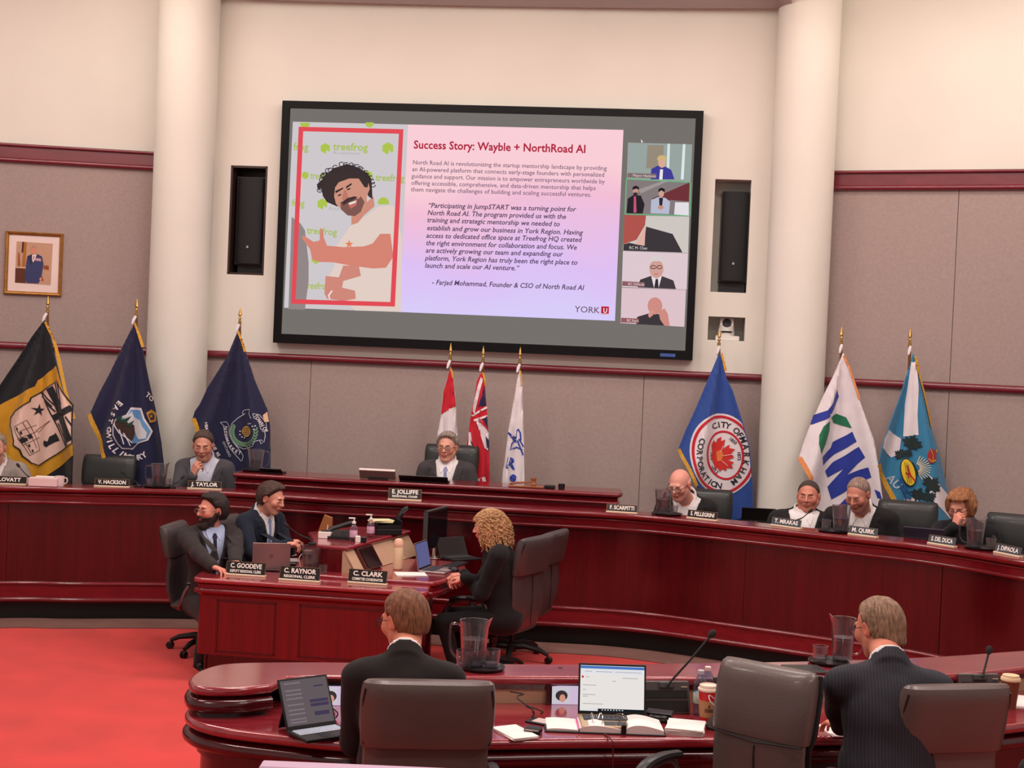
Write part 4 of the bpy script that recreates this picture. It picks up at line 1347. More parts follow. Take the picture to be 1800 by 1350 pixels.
for t, u0, v0, u1, v1 in (
    ('\u201cParticipating in JumpSTART was a turning point for', 752, 365, 1013, 372),
    ('North Road AI. The program provided us with the', 751, 378, 995, 385),
    ('training and strategic mentorship we needed to', 750.5, 390.5, 984, 398),
    ('establish and grow our business in York Region. Having', 750, 404.5, 1025, 413),
    ('access to dedicated office space at Treefrog HQ created', 749, 418, 1023, 425.5),
    ('the right environment for collaboration and focus. We', 748.5, 431, 1014, 439),
    ('are actively growing our team and expanding our', 748, 444, 990, 451),
    ('platform, York Region has truly been the right place to', 747, 457.5, 1015, 465.5),
    ('launch and scale our AI venture.\u201d', 746.5, 470.5, 913, 475.5),
    ('- Farjad Mohammad, Founder & CSO of North Road AI', 759, 500, 1027, 510)):
    sl(t, u0, v0, u1, v1, m=e_gr2, hpx=8.6, bold=.016, shear=.2)
sl('YORK', 1010, 548.5, 1054, 551, m=emis('ink_dark', (92, 60, 66)), hpx=11)
flat('emblem', [(1057, 538.5), (1070.5, 539), (1070, 553), (1056.5, 552.5)], (190, 30, 50), .0065, slide)
sl('U', 1060, 549.5, 1067, 550, m=emis('px_240_220_226', (240, 220, 226)), bold=.03, hpx=8)
flat('emblem_bar', [(1056.5, 551), (1070, 551.5), (1070, 552.5), (1056.5, 552)], (235, 215, 220), .0085, slide)

# slide photograph: backdrop with repeated green marks, laughing curly-haired man
def poly_px(name, pts, col, n, parent, P=SP, s=1.0, ox=0, oy=0):
    q = [P.ab(ox + x * s, oy + y * s) for x, y in pts]
    v, f = cdt_patch(q)
    mb = MB(); mb.add([P.P(a, b, n) for a, b in v], f)
    return mb.build(name, emis('px_%d_%d_%d' % col, col), parent)
k = 220 / 849.0
PH = dict(s=k, ox=500, oy=200)
gcol = (172, 196, 78)
e_g1 = emis('px_170_190_90', (170, 190, 92)); e_g2 = emis('px_178_178_178', (170, 170, 172))
for (cx, cy, r) in ((278, 235, 36), (702, 235, 42), (142, 418, 24), (567, 420, 32), (258, 612, 38), (140, 62, 34), (578, 66, 28), (672, 605, 38), (215, 985, 34)):
    pts = ellipse(cx, cy, r, r, 6, rot=30) if cy not in (418, 420) else ellipse(cx, cy, r, r, 18)
    if cy in (62, 66): pts = [p for p in ellipse(cx, cy, r, r, 24) if p[1] > 58]
    if cy == 605: pts = [p for p in ellipse(cx, cy, r, r, 24) if p[1] < 618]
    poly_px('leaf_mark', pts, gcol, .0050, photo, **PH)
    if cy in (235, 612): poly_px('leaf_fold', [(cx + 2, cy + r), (cx + 10, cy + 8), (cx + 26, cy + r - 6), (cx + 14, cy + r)], (206, 200, 204), .0055, photo, **PH)
def ph_txt(t, x0, y0, x1, y1, m, h, **kk): line(SP, t, (500 + x0 * k, 200 + y0 * k), (500 + x1 * k, 200 + y1 * k), .0052, m, photo, hpx=h, **kk)
ph_txt('treefrog', 330, 246, 566, 252, e_g1, 13, bold=.02); ph_txt('Accelerator', 328, 273, 518, 279, e_g2, 5.5)
ph_txt('frog', 62, 246, 162, 250, e_g1, 13, bold=.02)
ph_txt('treefrog', 176, 442, 330, 446, e_g1, 12, bold=.02); ph_txt('treefrog', 618, 454, 815, 460, e_g1, 12, bold=.02)
ph_txt('frog', 50, 625, 136, 630, e_g1, 12, bold=.02); ph_txt('Acce', 300, 652, 372, 655, e_g2, 6)
ph_txt('treefrog', 152, 812, 356, 826, e_g1, 12, bold=.02); ph_txt('treefrog', 140, 1186, 300, 1192, e_g1, 12, bold=.02)
poly_px('grey_sleeve', [(50, 700), (110, 745), (140, 790), (165, 1010), (165, 1130), (140, 1330), (28, 1325)], (146, 134, 134), .0056, photo, **PH)
poly_px('shirt', [(450, 760), (560, 690), (640, 628), (740, 622), (800, 850), (790, 1342), (480, 1335), (400, 1250), (290, 1120), (340, 1040), (350, 900)], (226, 206, 196), .0060, photo, **PH)
poly_px('neck', [(455, 690), (560, 600), (605, 560), (612, 628), (540, 690), (500, 740), (455, 755)], (208, 140, 120), .0064, photo, **PH)
hairp = [(360, 630), (290, 600), (262, 560), (250, 500), (235, 520), (220, 480), (262, 440), (285, 400), (300, 405), (330, 370), (400, 350), (420, 340), (440, 345), (500, 365), (560, 400), (590, 440), (596, 520), (598, 580), (570, 560), (540, 500)]
poly_px('hair', hairp, (62, 50, 50), .0066, photo, **PH)
rnd = random.Random(3)
for i in range(26):
    a = rnd.uniform(170, 360); x, y = 420 + 172 * cos(R_(a)) * rnd.uniform(.9, 1.08), 500 + 150 * sin(R_(a)) * rnd.uniform(.9, 1.08)
    poly_px('curl', ribbon(ellipse(x, y, 17, 15, 10, 0, 320), 6), (58, 48, 50), .0070, photo, **PH)
poly_px('face', [(338, 560), (345, 500), (370, 465), (440, 440), (505, 440), (545, 500), (565, 500), (572, 470), (580, 510), (560, 560), (560, 610), (535, 660), (490, 695), (440, 690), (390, 655), (350, 610)], (206, 146, 126), .0074, photo, **PH)
poly_px('beard', [(380, 600), (420, 590), (470, 570), (500, 580), (520, 560), (545, 600), (520, 665), (480, 695), (430, 690), (385, 650)], (128, 88, 82), .0078, photo, **PH)
poly_px('mouth', [(430, 610), (495, 585), (490, 620), (450, 645)], (196, 110, 100), .0082, photo, **PH)
poly_px('teeth', [(436, 606), (490, 588), (484, 604), (445, 618)], (238, 226, 220), .0085, photo, **PH)
poly_px('moustache', [(390, 600), (430, 572), (475, 560), (500, 568), (440, 598), (400, 622)], (70, 52, 52), .0086, photo, **PH)
for e in ([(345, 525), (400, 500), (400, 510), (350, 540)], [(418, 495), (455, 470), (458, 482), (420, 508)]): poly_px('eyebrow', e, (60, 46, 46), .0084, photo, **PH)
for e in ((375, 552, 14, 5), (437, 512, 14, 5)): poly_px('eye', ellipse(*e, 10, rot=-22), (50, 38, 40), .0084, photo, **PH)
poly_px('nose', [(405, 520), (420, 520), (440, 575), (400, 590), (392, 575)], (190, 122, 104), .0080, photo, **PH)
ph_txt('THEREB', 420, 860, 572, 820, emis('px_98_92_96', (98, 92, 96)), 9, bold=.02)
poly_px('arm', [(720, 815), (650, 815), (600, 880), (540, 900), (400, 905), (290, 895), (268, 840), (262, 785), (244, 775), (240, 860), (200, 870), (130, 825), (118, 840), (175, 920), (190, 990), (240, 1006), (330, 1008), (450, 1030), (600, 1050), (690, 1045), (740, 970)], (214, 132, 116), .0088, photo, **PH)
poly_px('star_print', star(440, 885, 30, 5), (226, 130, 90), .0086, photo, **PH)
poly_px('lower_arm', [(400, 1030), (505, 1030), (520, 1100), (400, 1135), (392, 1180), (480, 1200), (485, 1255), (400, 1270), (330, 1260), (290, 1255), (272, 1220), (280, 1100), (370, 1110)], (208, 136, 122), .0066, photo, **PH)
poly_px('wristband', ribbon([(310, 1255), (300, 1235), (325, 1200)], 10), (240, 230, 228), .0090, photo, **PH)
ph_txt('SOCIETY', 405, 1180, 525, 1165, emis('px_150_140_140', (150, 140, 140)), 5)
def frame_px(pts, w, col, n, parent, name):
    cx = sum(p[0] for p in pts) / 4; cy = sum(p[1] for p in pts) / 4
    mb = MB(); ins = []
    for (x, y) in pts: ins.append((x + (w if x < cx else -w), y + (w if y < cy else -w)))
    O = [SP.uv(u, v, n) for u, v in pts]; I = [SP.uv(u, v, n) for u, v in ins]
    mb.add(O + I, [(i, (i + 1) % 4, 4 + (i + 1) % 4, 4 + i) for i in range(4)])
    return mb.build(name, emis('px_%d_%d_%d' % col, col), parent)
frame_px([(525.5, 223), (709.5, 227.5), (694.5, 539), (512, 534)], 8.0, (226, 76, 86), .0095, photo, 'red_frame')

# video call tiles
k2 = 150 / 579.0
T2 = dict(s=k2, ox=1080, oy=230)
def tile(pts, col): return poly_px('video_tile', pts, col, .004, scr, **T2)
def tp_(name, pts, col, par, n=.006): poly_px(name, pts, col, n, par, **T2)
t = tile([(92, 80), (528, 92), (517, 345), (84, 322)], (152, 164, 160))
tp_('bright_band', [(360, 88), (378, 88), (370, 300), (352, 300)], (214, 226, 222), t, .0045)
tp_('bright_band', [(465, 90), (482, 91), (470, 330), (450, 330)], (220, 232, 228), t, .0045)
tp_('curtain', [(225, 96), (335, 98), (330, 260), (215, 255)], (150, 138, 122), t, .005)
tp_('jacket', [(245, 330), (250, 260), (290, 238), (350, 245), (385, 265), (408, 330)], (66, 62, 150), t, .0056)
tp_('blouse', [(304, 330), (310, 262), (330, 262), (326, 332)], (236, 230, 232), t, .0062)
tp_('face', ellipse(323, 215, 27, 36, 16), (214, 168, 146), t, .0062)
tp_('hair', ellipse(322, 190, 32, 24, 16), (206, 178, 122), t, .0068)
tp_('face_low', ellipse(323, 216, 23, 26, 16), (216, 170, 148), t, .0072)
tp_('name_strip', [(90, 286), (285, 292), (283, 322), (88, 317)], (128, 106, 106), t, .006)
line(SP, 'Mayor Hackson', (1080 + 124 * k2, 230 + 310 * k2), (1080 + 281 * k2, 230 + 316 * k2), .0075, emis('px_226_216_216', (226, 216, 216)), t, hpx=4.4)
t = tile([(82, 326), (517, 350), (512, 580), (72, 565)], (132, 122, 124))
tp_('panel_dark', [(255, 460), (510, 350), (505, 480), (380, 470), (330, 500)], (112, 52, 58), t, .0046)
tp_('stair', [(160, 400), (340, 336), (360, 344), (180, 425)], (160, 150, 150), t, .0050)
tp_('white_desk', [(412, 485), (505, 486), (505, 575), (405, 568)], (226, 222, 228), t, .0052)
tp_('left_suit', [(82, 560), (90, 460), (130, 435), (180, 440), (205, 500), (192, 562)], (44, 38, 44), t, .0056)
tp_('left_tie', [(132, 445), (146, 445), (150, 555), (130, 555)], (196, 90, 120), t, .0062)
tp_('face', ellipse(143, 408, 19, 27, 14), (196, 148, 130), t, .0060); tp_('hair', [(120, 402), (126, 380), (146, 372), (166, 382), (168, 402), (150, 392)], (40, 32, 34), t, .0066); tp_('beard', ellipse(143, 428, 16, 10, 12), (60, 44, 44), t, .0066)
tp_('right_jacket', [(245, 560), (250, 470), (300, 448), (345, 455), (378, 480), (370, 565)], (182, 186, 206), t, .0056)
tp_('dark_shirt', [(303, 455), (330, 455), (322, 530), (306, 530)], (46, 40, 50), t, .0062)
tp_('face', ellipse(318, 425, 19, 26, 14), (206, 160, 142), t, .0060); tp_('hair', [(296, 420), (300, 395), (320, 386), (342, 396), (342, 418), (318, 404)], (36, 28, 32), t, .0066)
tp_('hands', ellipse(314, 520, 20, 14, 12), (196, 140, 124), t, .0068)
for e_ in ([(82, 326), (517, 350)], [(517, 350), (512, 578)], [(512, 578), (72, 565)], [(72, 565), (82, 326)]): tp_('lit_edge', ribbon(e_, 6), (110, 190, 130), t, .0070)
t = tile([(68, 572), (508, 582), (500, 830), (58, 812)], (206, 198, 192))
tp_('red_face', [(68, 572), (215, 574), (208, 640), (150, 740), (60, 770)], (176, 84, 78), t, .0050)
tp_('suit', [(60, 812), (62, 770), (100, 760), (200, 780), (215, 650), (395, 700), (462, 826)], (62, 56, 60), t, .0055)
tp_('collar', [(212, 648), (205, 780), (140, 770)], (222, 176, 164), t, .006)
line(SP, 'RC M. Chan', (1080 + 100 * k2, 230 + 802 * k2), (1080 + 222 * k2, 230 + 806 * k2), .0075, emis('px_226_216_216', (226, 216, 216)), t, hpx=5)
t = tile([(58, 815), (500, 832), (490, 1078), (50, 1060)], (222, 200, 208))
tp_('suit', [(158, 1062), (175, 1010), (245, 985), (320, 985), (400, 1015), (418, 1074)], (66, 60, 64), t, .0052)
tp_('white_shirt', [(250, 985), (322, 985), (300, 1064), (268, 1062)], (232, 222, 226), t, .0058); tp_('tie', [(280, 1005), (296, 1005), (300, 1066), (270, 1064)], (54, 46, 54), t, .0063)
tp_('face', ellipse(285, 935, 48, 66, 20), (208, 158, 148), t, .0066); tp_('hair', [(238, 905), (240, 870), (270, 852), (305, 852), (330, 872), (334, 905), (310, 885), (262, 885)], (216, 206, 206), t, .0070)
for cx in (264, 306): tp_('spectacles', ribbon(ellipse(cx, 925, 18, 11, 12), 5), (50, 44, 50), t, .0074)
tp_('mouth', ellipse(284, 972, 16, 3, 8), (170, 100, 96), t, .0072)
tp_('name_strip', [(55, 1020), (205, 1028), (203, 1058), (52, 1052)], (142, 92, 96), t, .006)
line(SP, 'RC DiPaola', (1080 + 92 * k2, 230 + 1048 * k2), (1080 + 203 * k2, 230 + 1052 * k2), .0075, emis('px_226_216_216', (226, 216, 216)), t, hpx=5)
t = tile([(50, 1064), (486, 1080), (474, 1330), (42, 1304)], (222, 194, 202))
tp_('suit', [(148, 1312), (155, 1262), (235, 1238), (320, 1245), (345, 1322)], (62, 56, 60), t, .0052)
tp_('face', ellipse(275, 1188, 50, 58, 20), (206, 140, 130), t, .0060); tp_('hand', [(300, 1225), (340, 1205), (362, 1240), (376, 1324), (340, 1322), (310, 1280)], (206, 140, 128), t, .0066)
tp_('hand', [(245, 1215), (275, 1222), (262, 1250), (238, 1270), (228, 1250)], (214, 148, 136), t, .0066)
tp_('name_strip', [(46, 1268), (165, 1274), (163, 1304), (44, 1300)], (150, 92, 96), t, .006)
line(SP, 'RC Ferri', (1080 + 84 * k2, 230 + 1295 * k2), (1080 + 163 * k2, 230 + 1299 * k2), .0075, emis('px_226_216_216', (226, 216, 216)), t, hpx=5)
poly_px('cursor', [(180, 58), (196, 76), (188, 76), (184, 84)], (240, 240, 240), .006, scr, **T2)

# speakers in their bays -----------------------------------------------------------------------------
spk_m = mat('speaker_grille', (16, 17, 20), 0.6, var=.1, scale=60, bump=.3, bscale=500)
def wall_speaker(N, label, lining, shift):
    t = thing('wall_speaker', label, 'speaker', (0, 0, 0), 0, 'column speakers beside the screen')
    a0, a1, b0, b1 = N
    w = a1 - a0
    ca = (a0 + a1) / 2 + shift * w; hw = w * .38
    m_ = MB(); blk(m_, ca - hw, ca + hw, b0 + .10, b1 - .10, -.30, -.06, WC); m_.build('cabinet', BLACKP, t)
    # bowed front grille
    secs = []
    for b, s_ in ((b0 + .11, .97), (b0 + .14, 1), (b1 - .14, 1), (b1 - .11, .97)):
        secs.append([WC.P(ca + hw * .96 * s_ * cos(x), b, -.06 + .05 * s_ * sin(x)) for x in np.linspace(0, pi, 13)])
    m_.__init__(); m_.loft(secs, 0, True, True); m_.build('grille', spk_m, t)
    m_ = MB(); c = WC.P(ca - .0, b0 + .27, -.003); m_.lathe([(.001, 0), (.012, 0), (.012, .006)], 12, M=Matrix.Translation(c) @ Matrix.Rotation(-YAW, 4, 'Z') @ Matrix.Rotation(R_(90), 4, 'X')); m_.build('badge', CHROME, t)
    m_ = MB(); blk(m_, ca - .12, ca + .12, b0, b0 + .1, -.28, -.1, WC); m_.build('bracket', BLACKM, t)
    if lining:
        m_ = MB(); 
        for (p, q, r, s_) in ((a0 + .002, a0 + .02, b0, b1), (a1 - .02, a1 - .002, b0, b1), (a0, a1, b0 + .002, b0 + .02), (a0, a1, b1 - .02, b1 - .002)): blk(m_, p, q, r, s_, -.31, -.004, WC)
        blk(m_, a0, a1, b0, b1, -.318, -.31, WC)
        m_.build('bay_lining', mat('bay_lining', (58, 38, 34), .35, var=.1), t)
    return t
wall_speaker(N1, 'black column speaker in dark-lined wall bay, beside the screen edge near the framed portrait', True, .03)
wall_speaker(N2, 'black column speaker in white wall bay above the small camera recess', False, .10)

# camera in its recess
a0, a1, b0, b1 = N3
pc = WC.P((a0 + a1) / 2 + .005, b0, -.14)
cam_t = thing('conference_camera', 'white robotic camera with black lens in small wall recess', 'camera', (pc.x, pc.y, pc.z), -YAW)
wp = mat('white_plastic', (226, 222, 216), .4, var=.02)
m_ = MB(); m_.box((-.10, -.10, 0), (.12, .08, .045), bev=.005); m_.build('mount_shelf', wp, cam_t)
m_ = MB(); m_.lathe([(.075, .045), (.08, .06), (.072, .12), (.066, .155)], 20); m_.build('base', wp, cam_t)
m_ = MB(); m_.tube([(-.062, 0, .16), (0, -.0, .16), (.062, 0, .16)], [.062, .066, .062], 18); m_.build('head', wp, cam_t)
m_ = MB(); m_.lathe([(.038, 0), (.042, .03), (.034, .045), (.001, .040)], 20, M=Matrix.Translation((0, -.035, .165)) @ Matrix.Rotation(R_(90), 4, 'X')); m_.build('lens', BLACKP, cam_t)
m_ = MB(); m_.box((-.05, -.082, .075), (.05, -.074, .09)); m_.build('slot', BLACKM, cam_t)

# framed portrait ------------------------------------------------------------------------------------
la, lb = LW[1], LW[0]
lyaw = -math.atan2(lb[1] - la[1], lb[0] - la[0])
LP = Plane(la[1] - math.tan(-lyaw) * la[0] * 1.0, lyaw)
LP.o = Vector((la[0], la[1], 0)) + LP.n * .045
pa0, pa1, pb0, pb1 = rect_ab(LP, [(11, 405), (112.5, 412), (106.5, 521.5), (6.5, 516)])
pt = thing('framed_portrait', 'gold-framed portrait of a standing man in a blue suit with medals', 'picture', (0, 0, 0))
m_ = MB(); e = .032
prof = lambda a0, a1, b0, b1: None
O = [(pa0, pb0), (pa1, pb0), (pa1, pb1), (pa0, pb1)]
rings = [(0, -.03), (0, .012), (.010, .022), (.022, .016), (e, .006), (e, -.01)]
vs = [LP.P(a + (d if i in (0, 3) else -d), b + (d if i in (0, 1) else -d), n) for d, n in rings for i, (a, b) in enumerate(O)]
fs = [(r * 4 + i, r * 4 + (i + 1) % 4, r * 4 + 4 + (i + 1) % 4, r * 4 + 4 + i) for r in range(5) for i in range(4)]
m_.add(vs, fs); m_.build('frame', mat('gilt_wood', (176, 122, 62), .35, .6, var=.15, scale=20), pt)
def prt(name, m, pts, n, s=130 / 1254.0):
    q = [LP.ab(x * s, 390 + y * s) for x, y in pts]; v, f = cdt_patch(q); mb = MB(); mb.add([LP.P(a, b, n) for a, b in v], f); return mb.build(name, m, pt)
pm = lambda c: mat('print_%d_%d_%d' % c, c, .6, var=.05)
m_ = MB(); blk(m_, pa0 + e * .9, pa1 - e * .9, pb0 + e * .9, pb1 - e * .9, -.012, -.002, LP); m_.build('mount_card', mat('mount_card', (236, 214, 208), .8, var=.02), pt)
prt('picture', pm((196, 152, 124)), [(283, 330), (895, 370), (857, 1072), (252, 1030)], .0)
prt('gilt_column', pm((170, 104, 40)), [(408, 345), (455, 345), (430, 760), (370, 755)], .0012)
prt('dark_drape', pm((70, 28, 16)), [(378, 338), (410, 340), (395, 520), (365, 520)], .0014)
prt('mantel', pm((92, 42, 22)), [(262, 780), (430, 775), (440, 1040), (255, 1028)], .0012)
prt('shelf', pm((214, 170, 140)), [(265, 762), (430, 765), (430, 790), (263, 782)], .0018)
prt('ornament', pm((150, 84, 40)), [(310, 520), (330, 520), (345, 750), (300, 750)], .0016)
prt('furniture', pm((150, 70, 40)), [(740, 740), (825, 740), (830, 820), (740, 800)], .0012)
prt('red_chair', pm((170, 60, 50)), [(690, 950), (720, 930), (740, 1000), (700, 1000)], .0012)
prt('painted_suit', pm((52, 58, 104)), [(465, 580), (540, 548), (640, 548), (715, 590), (738, 720), (700, 960), (650, 1045), (455, 1038), (425, 960), (440, 720)], .0020)
prt('painted_lapels', pm((38, 40, 78)), [(540, 548), (560, 700), (520, 740), (465, 580)], .0024)
prt('painted_shirt', pm((236, 214, 214)), [(545, 556), (625, 550), (590, 650), (560, 690), (545, 640)], .0026)
prt('painted_tie', pm((170, 90, 100)), [(570, 575), (585, 575), (580, 640), (566, 640)], .0030)
prt('painted_head', pm((212, 140, 112)), ellipse(574, 485, 46, 66, 16), .0028)
prt('painted_hair', pm((172, 140, 120)), [(530, 480), (535, 425), (575, 396), (615, 425), (622, 470), (600, 432), (550, 435)], .0032)
prt('medals', pm((206, 150, 170)), [(600, 615), (690, 620), (700, 670), (600, 655)], .0030)
prt('painted_hand', pm((206, 140, 116)), ellipse(690, 970, 22, 28, 10), .0030)
# ================================================================= flags on poles
FLOORD = 0.2
def fl_mat(name, c): return mat('flagcloth_' + name, c, 0.75, var=0.04, scale=9, bump=0.10, bscale=300, sheen=0.15)
FRINGE = mat('gold_fringe', (214, 160, 52), 0.6, var=0.25, scale=90)
NAVY = fl_mat('navy', (22, 24, 62)); FWHITE = fl_mat('white', (226, 216, 220)); FRED = fl_mat('red', (196, 16, 40)); FBLUE = fl_mat('royal', (36, 62, 160))
class Flag:
    def __init__(s, label, top, d, outline, cloth, k=14, amp=.085, ph=0, name='flag', crest=None, base_z=FLOORD, h=.022, group=None):
        s.d = d; s.k, s.amp, s.ph = k, amp, ph
        s.cx, s.cz = s.xz(*crest) if crest else s.xz(*top)
        s.h = h
        p = at(top[0], top[1], d)
        s.root = thing(name, label, 'flag', (0, 0, 0), 0, group)
        # pole, stand and spear head
        u, v = top
        x0, z0 = s.cx, s.cz
        fx, fz = s.xz(u, v - 22)
        m_ = MB(); m_.tube([(x0, d + .05, base_z + .02), (x0, d + .05, z0 - .03), (fx, d + .045, fz - .045)], .013, 10); m_.build('pole', mat('pole_wood', (120, 78, 44), .4, var=.1), s.root)
        m_ = MB(); m_.lathe([(.14, 0), (.14, .02), (.05, .04), (.02, .10), (.016, .12)], 20, (x0, d + .05, base_z)); m_.build('stand', GOLD, s.root)
        m_ = MB(); m_.lathe([(.011, -.05), (.016, -.045), (.016, -.025), (.009, -.02), (.009, -.005), (.018, .0), (.009, .012), (.006, .02), (.017, .032), (.012, .06), (.0015, .105)], 12, (fx, d + .045, fz)); m_.build('finial', GOLD, s.root)
        m_ = MB(); m_.tube([(fx, d + .02, fz - .055), (fx - .012, d - .0, fz - .09), (fx - .022, d - .01, fz - .13)], [.012, .015, .008], 8); m_.build('tie_cord', FWHITE, s.root)
        s.cloth = s.patch('cloth', outline, cloth, 0, par=s.root, solid=True)
    def xz(s, u, v):
        p = at(u, v, s.d); return (p.x, p.z)
    def f(s, x, z, n=0):
        dz = max(s.cz - z, .02); th = math.atan2(x - s.cx, dz)
        r = min(dz, 1.4)
        y = s.d - .03 - .05 * min(r, 1) + s.amp * (r ** .8) * (.6 * sin(s.k * th + s.ph) + .4 * sin(s.k * 1.9 * th + 1.7 * s.ph + 1.3 * dz))
        return (x, y - .0045 * n, z)
    def patch(s, name, px, m, n, par=None, solid=False, q=None):
        q = q or [s.xz(u, v) for u, v in px]
        v, f = cdt_patch(q, s.h)
        mb = MB(); mb.add([s.f(a, b, n) for a, b in v], f, 0, True)
        o = mb.build(name, m, par if par is not None else s.cloth)
        if solid:
            md = o.modifiers.new('thickness', 'SOLIDIFY'); md.thickness = .006; md.offset = -1
        return o
    def rib(s, name, px, w, m, n):
        return s.patch(name, ribbon(px, w), m, n)
    def text(s, body, uv, ang, size, m, n=2, bold=.02):
        """lettering from pixel uv, turned by ang degrees clockwise, size in pixels"""
        mb = MB(); c, si = cos(R_(ang)), sin(R_(ang))
        text_map(mb, body, lambda x, y: s.f(*s.xz(uv[0] + size * (x * c + y * si), uv[1] + size * (x * si - y * c)), n), bold=bold)
        return mb.build('lettering', m, s.cloth, kind='stuff')
    def arc(s, body, cxy, rx, ry, a0, a1, size, m, n=2, inward=False, bold=.02):
        """letters spread along an arc of a circle seen as an ellipse; a0..a1 in degrees (0 = right, 90 = down)"""
        N = len(body); mb = MB()
        for i, ch in enumerate(body):
            if ch == ' ': continue
            a = R_(a0 + (a1 - a0) * (i / max(1, N - 1)))
            px, py = cxy[0] + rx * cos(a), cxy[1] + ry * sin(a)
            t = math.atan2(ry * cos(a), -rx * sin(a)) + (pi if a1 < a0 else 0)
            c, si = cos(t), sin(t); wd = text_w(ch, bold=bold)
            text_map(mb, ch, lambda x, y: s.f(*s.xz(px + size * ((x - wd / 2) * c + (y - .35) * si), py + size * ((x - wd / 2) * si - (y - .35) * c)), n), bold=bold)
        return mb.build('lettering', m, s.cloth, kind='stuff')

FBLK = fl_mat('black', (20, 22, 30)); FGOLD = fl_mat('gold', (206, 148, 30)); FCREAM = fl_mat('cream', (226, 190, 176))
# 1 black and gold
g = Flag('black and gold flag with castle and star shield, hanging below the framed portrait', (81, 562), 12.9,
         [(81, 562), (92, 592), (105, 640), (119, 692), (134, 735), (139, 800), (134, 850), (130, 905), (75, 905), (48, 850), (30, 806), (15, 782), (0, 757), (-28, 725), (0, 684), (36, 630), (60, 592)], FBLK, ph=1)
c6 = lambda L: [(x / 6.0, 640 + y / 6.0) for x, y in L]
g.patch('gold_band', [(-26, 727), (0, 713), (33, 696), (66, 679), (70, 668), (104, 643), (119, 692), (134, 735), (139, 798), (92, 831), (76, 842), (50, 852), (30, 806), (15, 782), (0, 757)], FGOLD, 1)
sh = c6([(440, 300), (630, 175), (800, 430), (825, 820), (740, 870), (430, 1065), (350, 1040), (280, 960), (265, 890), (215, 840), (220, 790), (190, 700), (140, 640), (140, 560), (190, 490), (300, 430), (360, 390), (370, 350)])
g.patch('shield', sh, FCREAM, 2)
g.rib('shield_outline', sh[:9], 2.0, FBLK, 4); g.rib('shield_outline', sh[8:] + sh[:1], 2.0, FBLK, 4)
g.rib('divider', c6([(445, 290), (740, 865)]), 2.4, FBLK, 3)
for L, w in (([(545, 245), (625, 390), (700, 600), (790, 800)], 13), ([(585, 570), (700, 510), (795, 455)], 11)): g.rib('cross_band', c6(L), w, FBLK, 3)
for L in ([(460, 300), (600, 430)], [(455, 335), (575, 445)], [(610, 195), (645, 370)], [(640, 190), (682, 430)], [(745, 545), (812, 640)], [(640, 620), (760, 845)], [(690, 590), (740, 850)], [(490, 390), (610, 500)]): g.rib('ray', c6(L), 2.6, FBLK, 3)
g.patch('star', c6(star(425, 485, 70, 5, -85, .35)), FBLK, 3)
g.patch('mortar', c6([(480, 830), (490, 800), (530, 812), (550, 760), (600, 735), (612, 718), (655, 800), (600, 820), (545, 850), (520, 870), (492, 860)]), FBLK, 3)
BRN = fl_mat('brown', (88, 52, 40))
for L in ([(215, 655), (330, 585)], [(215, 655), (335, 960)], [(330, 585), (440, 900)], [(335, 960), (440, 900)], [(250, 780), (420, 700)], [(270, 700), (400, 640)], [(285, 850), (430, 770)], [(560, 590), (390, 700)], [(560, 590), (420, 720)], [(235, 640), (350, 940)], [(300, 610), (400, 880)]): g.rib('castle_line', c6(L), .8, BRN, 3)
for cx, cy in ((250, 672), (282, 716), (335, 855), (362, 912)): g.patch('castle_window', c6([(cx - 9, cy - 12), (cx + 6, cy - 16), (cx + 12, cy + 12), (cx - 3, cy + 16)]), FBLK, 4)
g.patch('castle_gate', c6([(262, 790), (290, 765), (325, 770), (330, 800), (285, 830)]), FBLK, 4); g.patch('castle_gate', c6([(325, 745), (355, 730), (370, 770), (340, 785)]), FBLK, 4)
g.rib('fringe', [(82, 566), (96, 594), (109, 640), (122, 690), (137, 735)], 4, FRINGE, 2)
g.rib('fringe', [(-28, 725), (0, 757), (15, 782), (30, 806), (48, 850), (70, 900)], 9, FRINGE, 3)

# 2 navy with landscape shield
g = Flag('navy town flag with blue landscape shield and gold crown, behind the vacant chair', (238, 567), 12.95,
         [(238, 567), (246, 590), (253, 612), (267, 676), (278, 717), (289, 776), (296, 853), (297, 905), (205, 905), (194, 801), (178, 770), (160, 728), (176, 690), (193, 658), (219, 604)], NAVY, ph=.4)
g.rib('fringe', [(239, 568), (247, 590), (254, 610)], 4, FRINGE, 2)
g.rib('fringe', [(160, 727), (172, 757), (184, 780), (193, 803)], 8, FRINGE, 2)
sh = c6([(1390, 455), (1510, 460), (1545, 570), (1630, 705), (1580, 800), (1480, 830), (1410, 900), (1310, 890), (1275, 830), (1240, 740), (1240, 640), (1265, 570), (1350, 530)])
g.patch('shield', sh, FWHITE, 1)
inn = lambda P, k: [(sum(p[0] for p in P) / len(P) * (1 - k) + x * k, sum(p[1] for p in P) / len(P) * (1 - k) + y * k) for x, y in P]
g.patch('shield_field', inn(sh, .90), fl_mat('sky', (96, 150, 200)), 2)
g.patch('cloud', c6([(1330, 560), (1400, 500), (1430, 560), (1500, 590), (1520, 650), (1570, 720), (1560, 780), (1480, 790), (1430, 700), (1380, 640)]), fl_mat('cloud', (206, 206, 212)), 3)
g.patch('hill', c6([(1262, 600), (1300, 560), (1370, 620), (1430, 640), (1440, 720), (1410, 800), (1350, 790), (1290, 700)]), fl_mat('bark', (58, 34, 30)), 4)
for t_ in ([(1290, 600), (1400, 545), (1350, 620)], [(1340, 640), (1430, 590), (1390, 660)], [(1270, 560), (1330, 530), (1310, 610)]): g.patch('fir_tree', c6(t_), fl_mat('fir', (24, 60, 40)), 5)
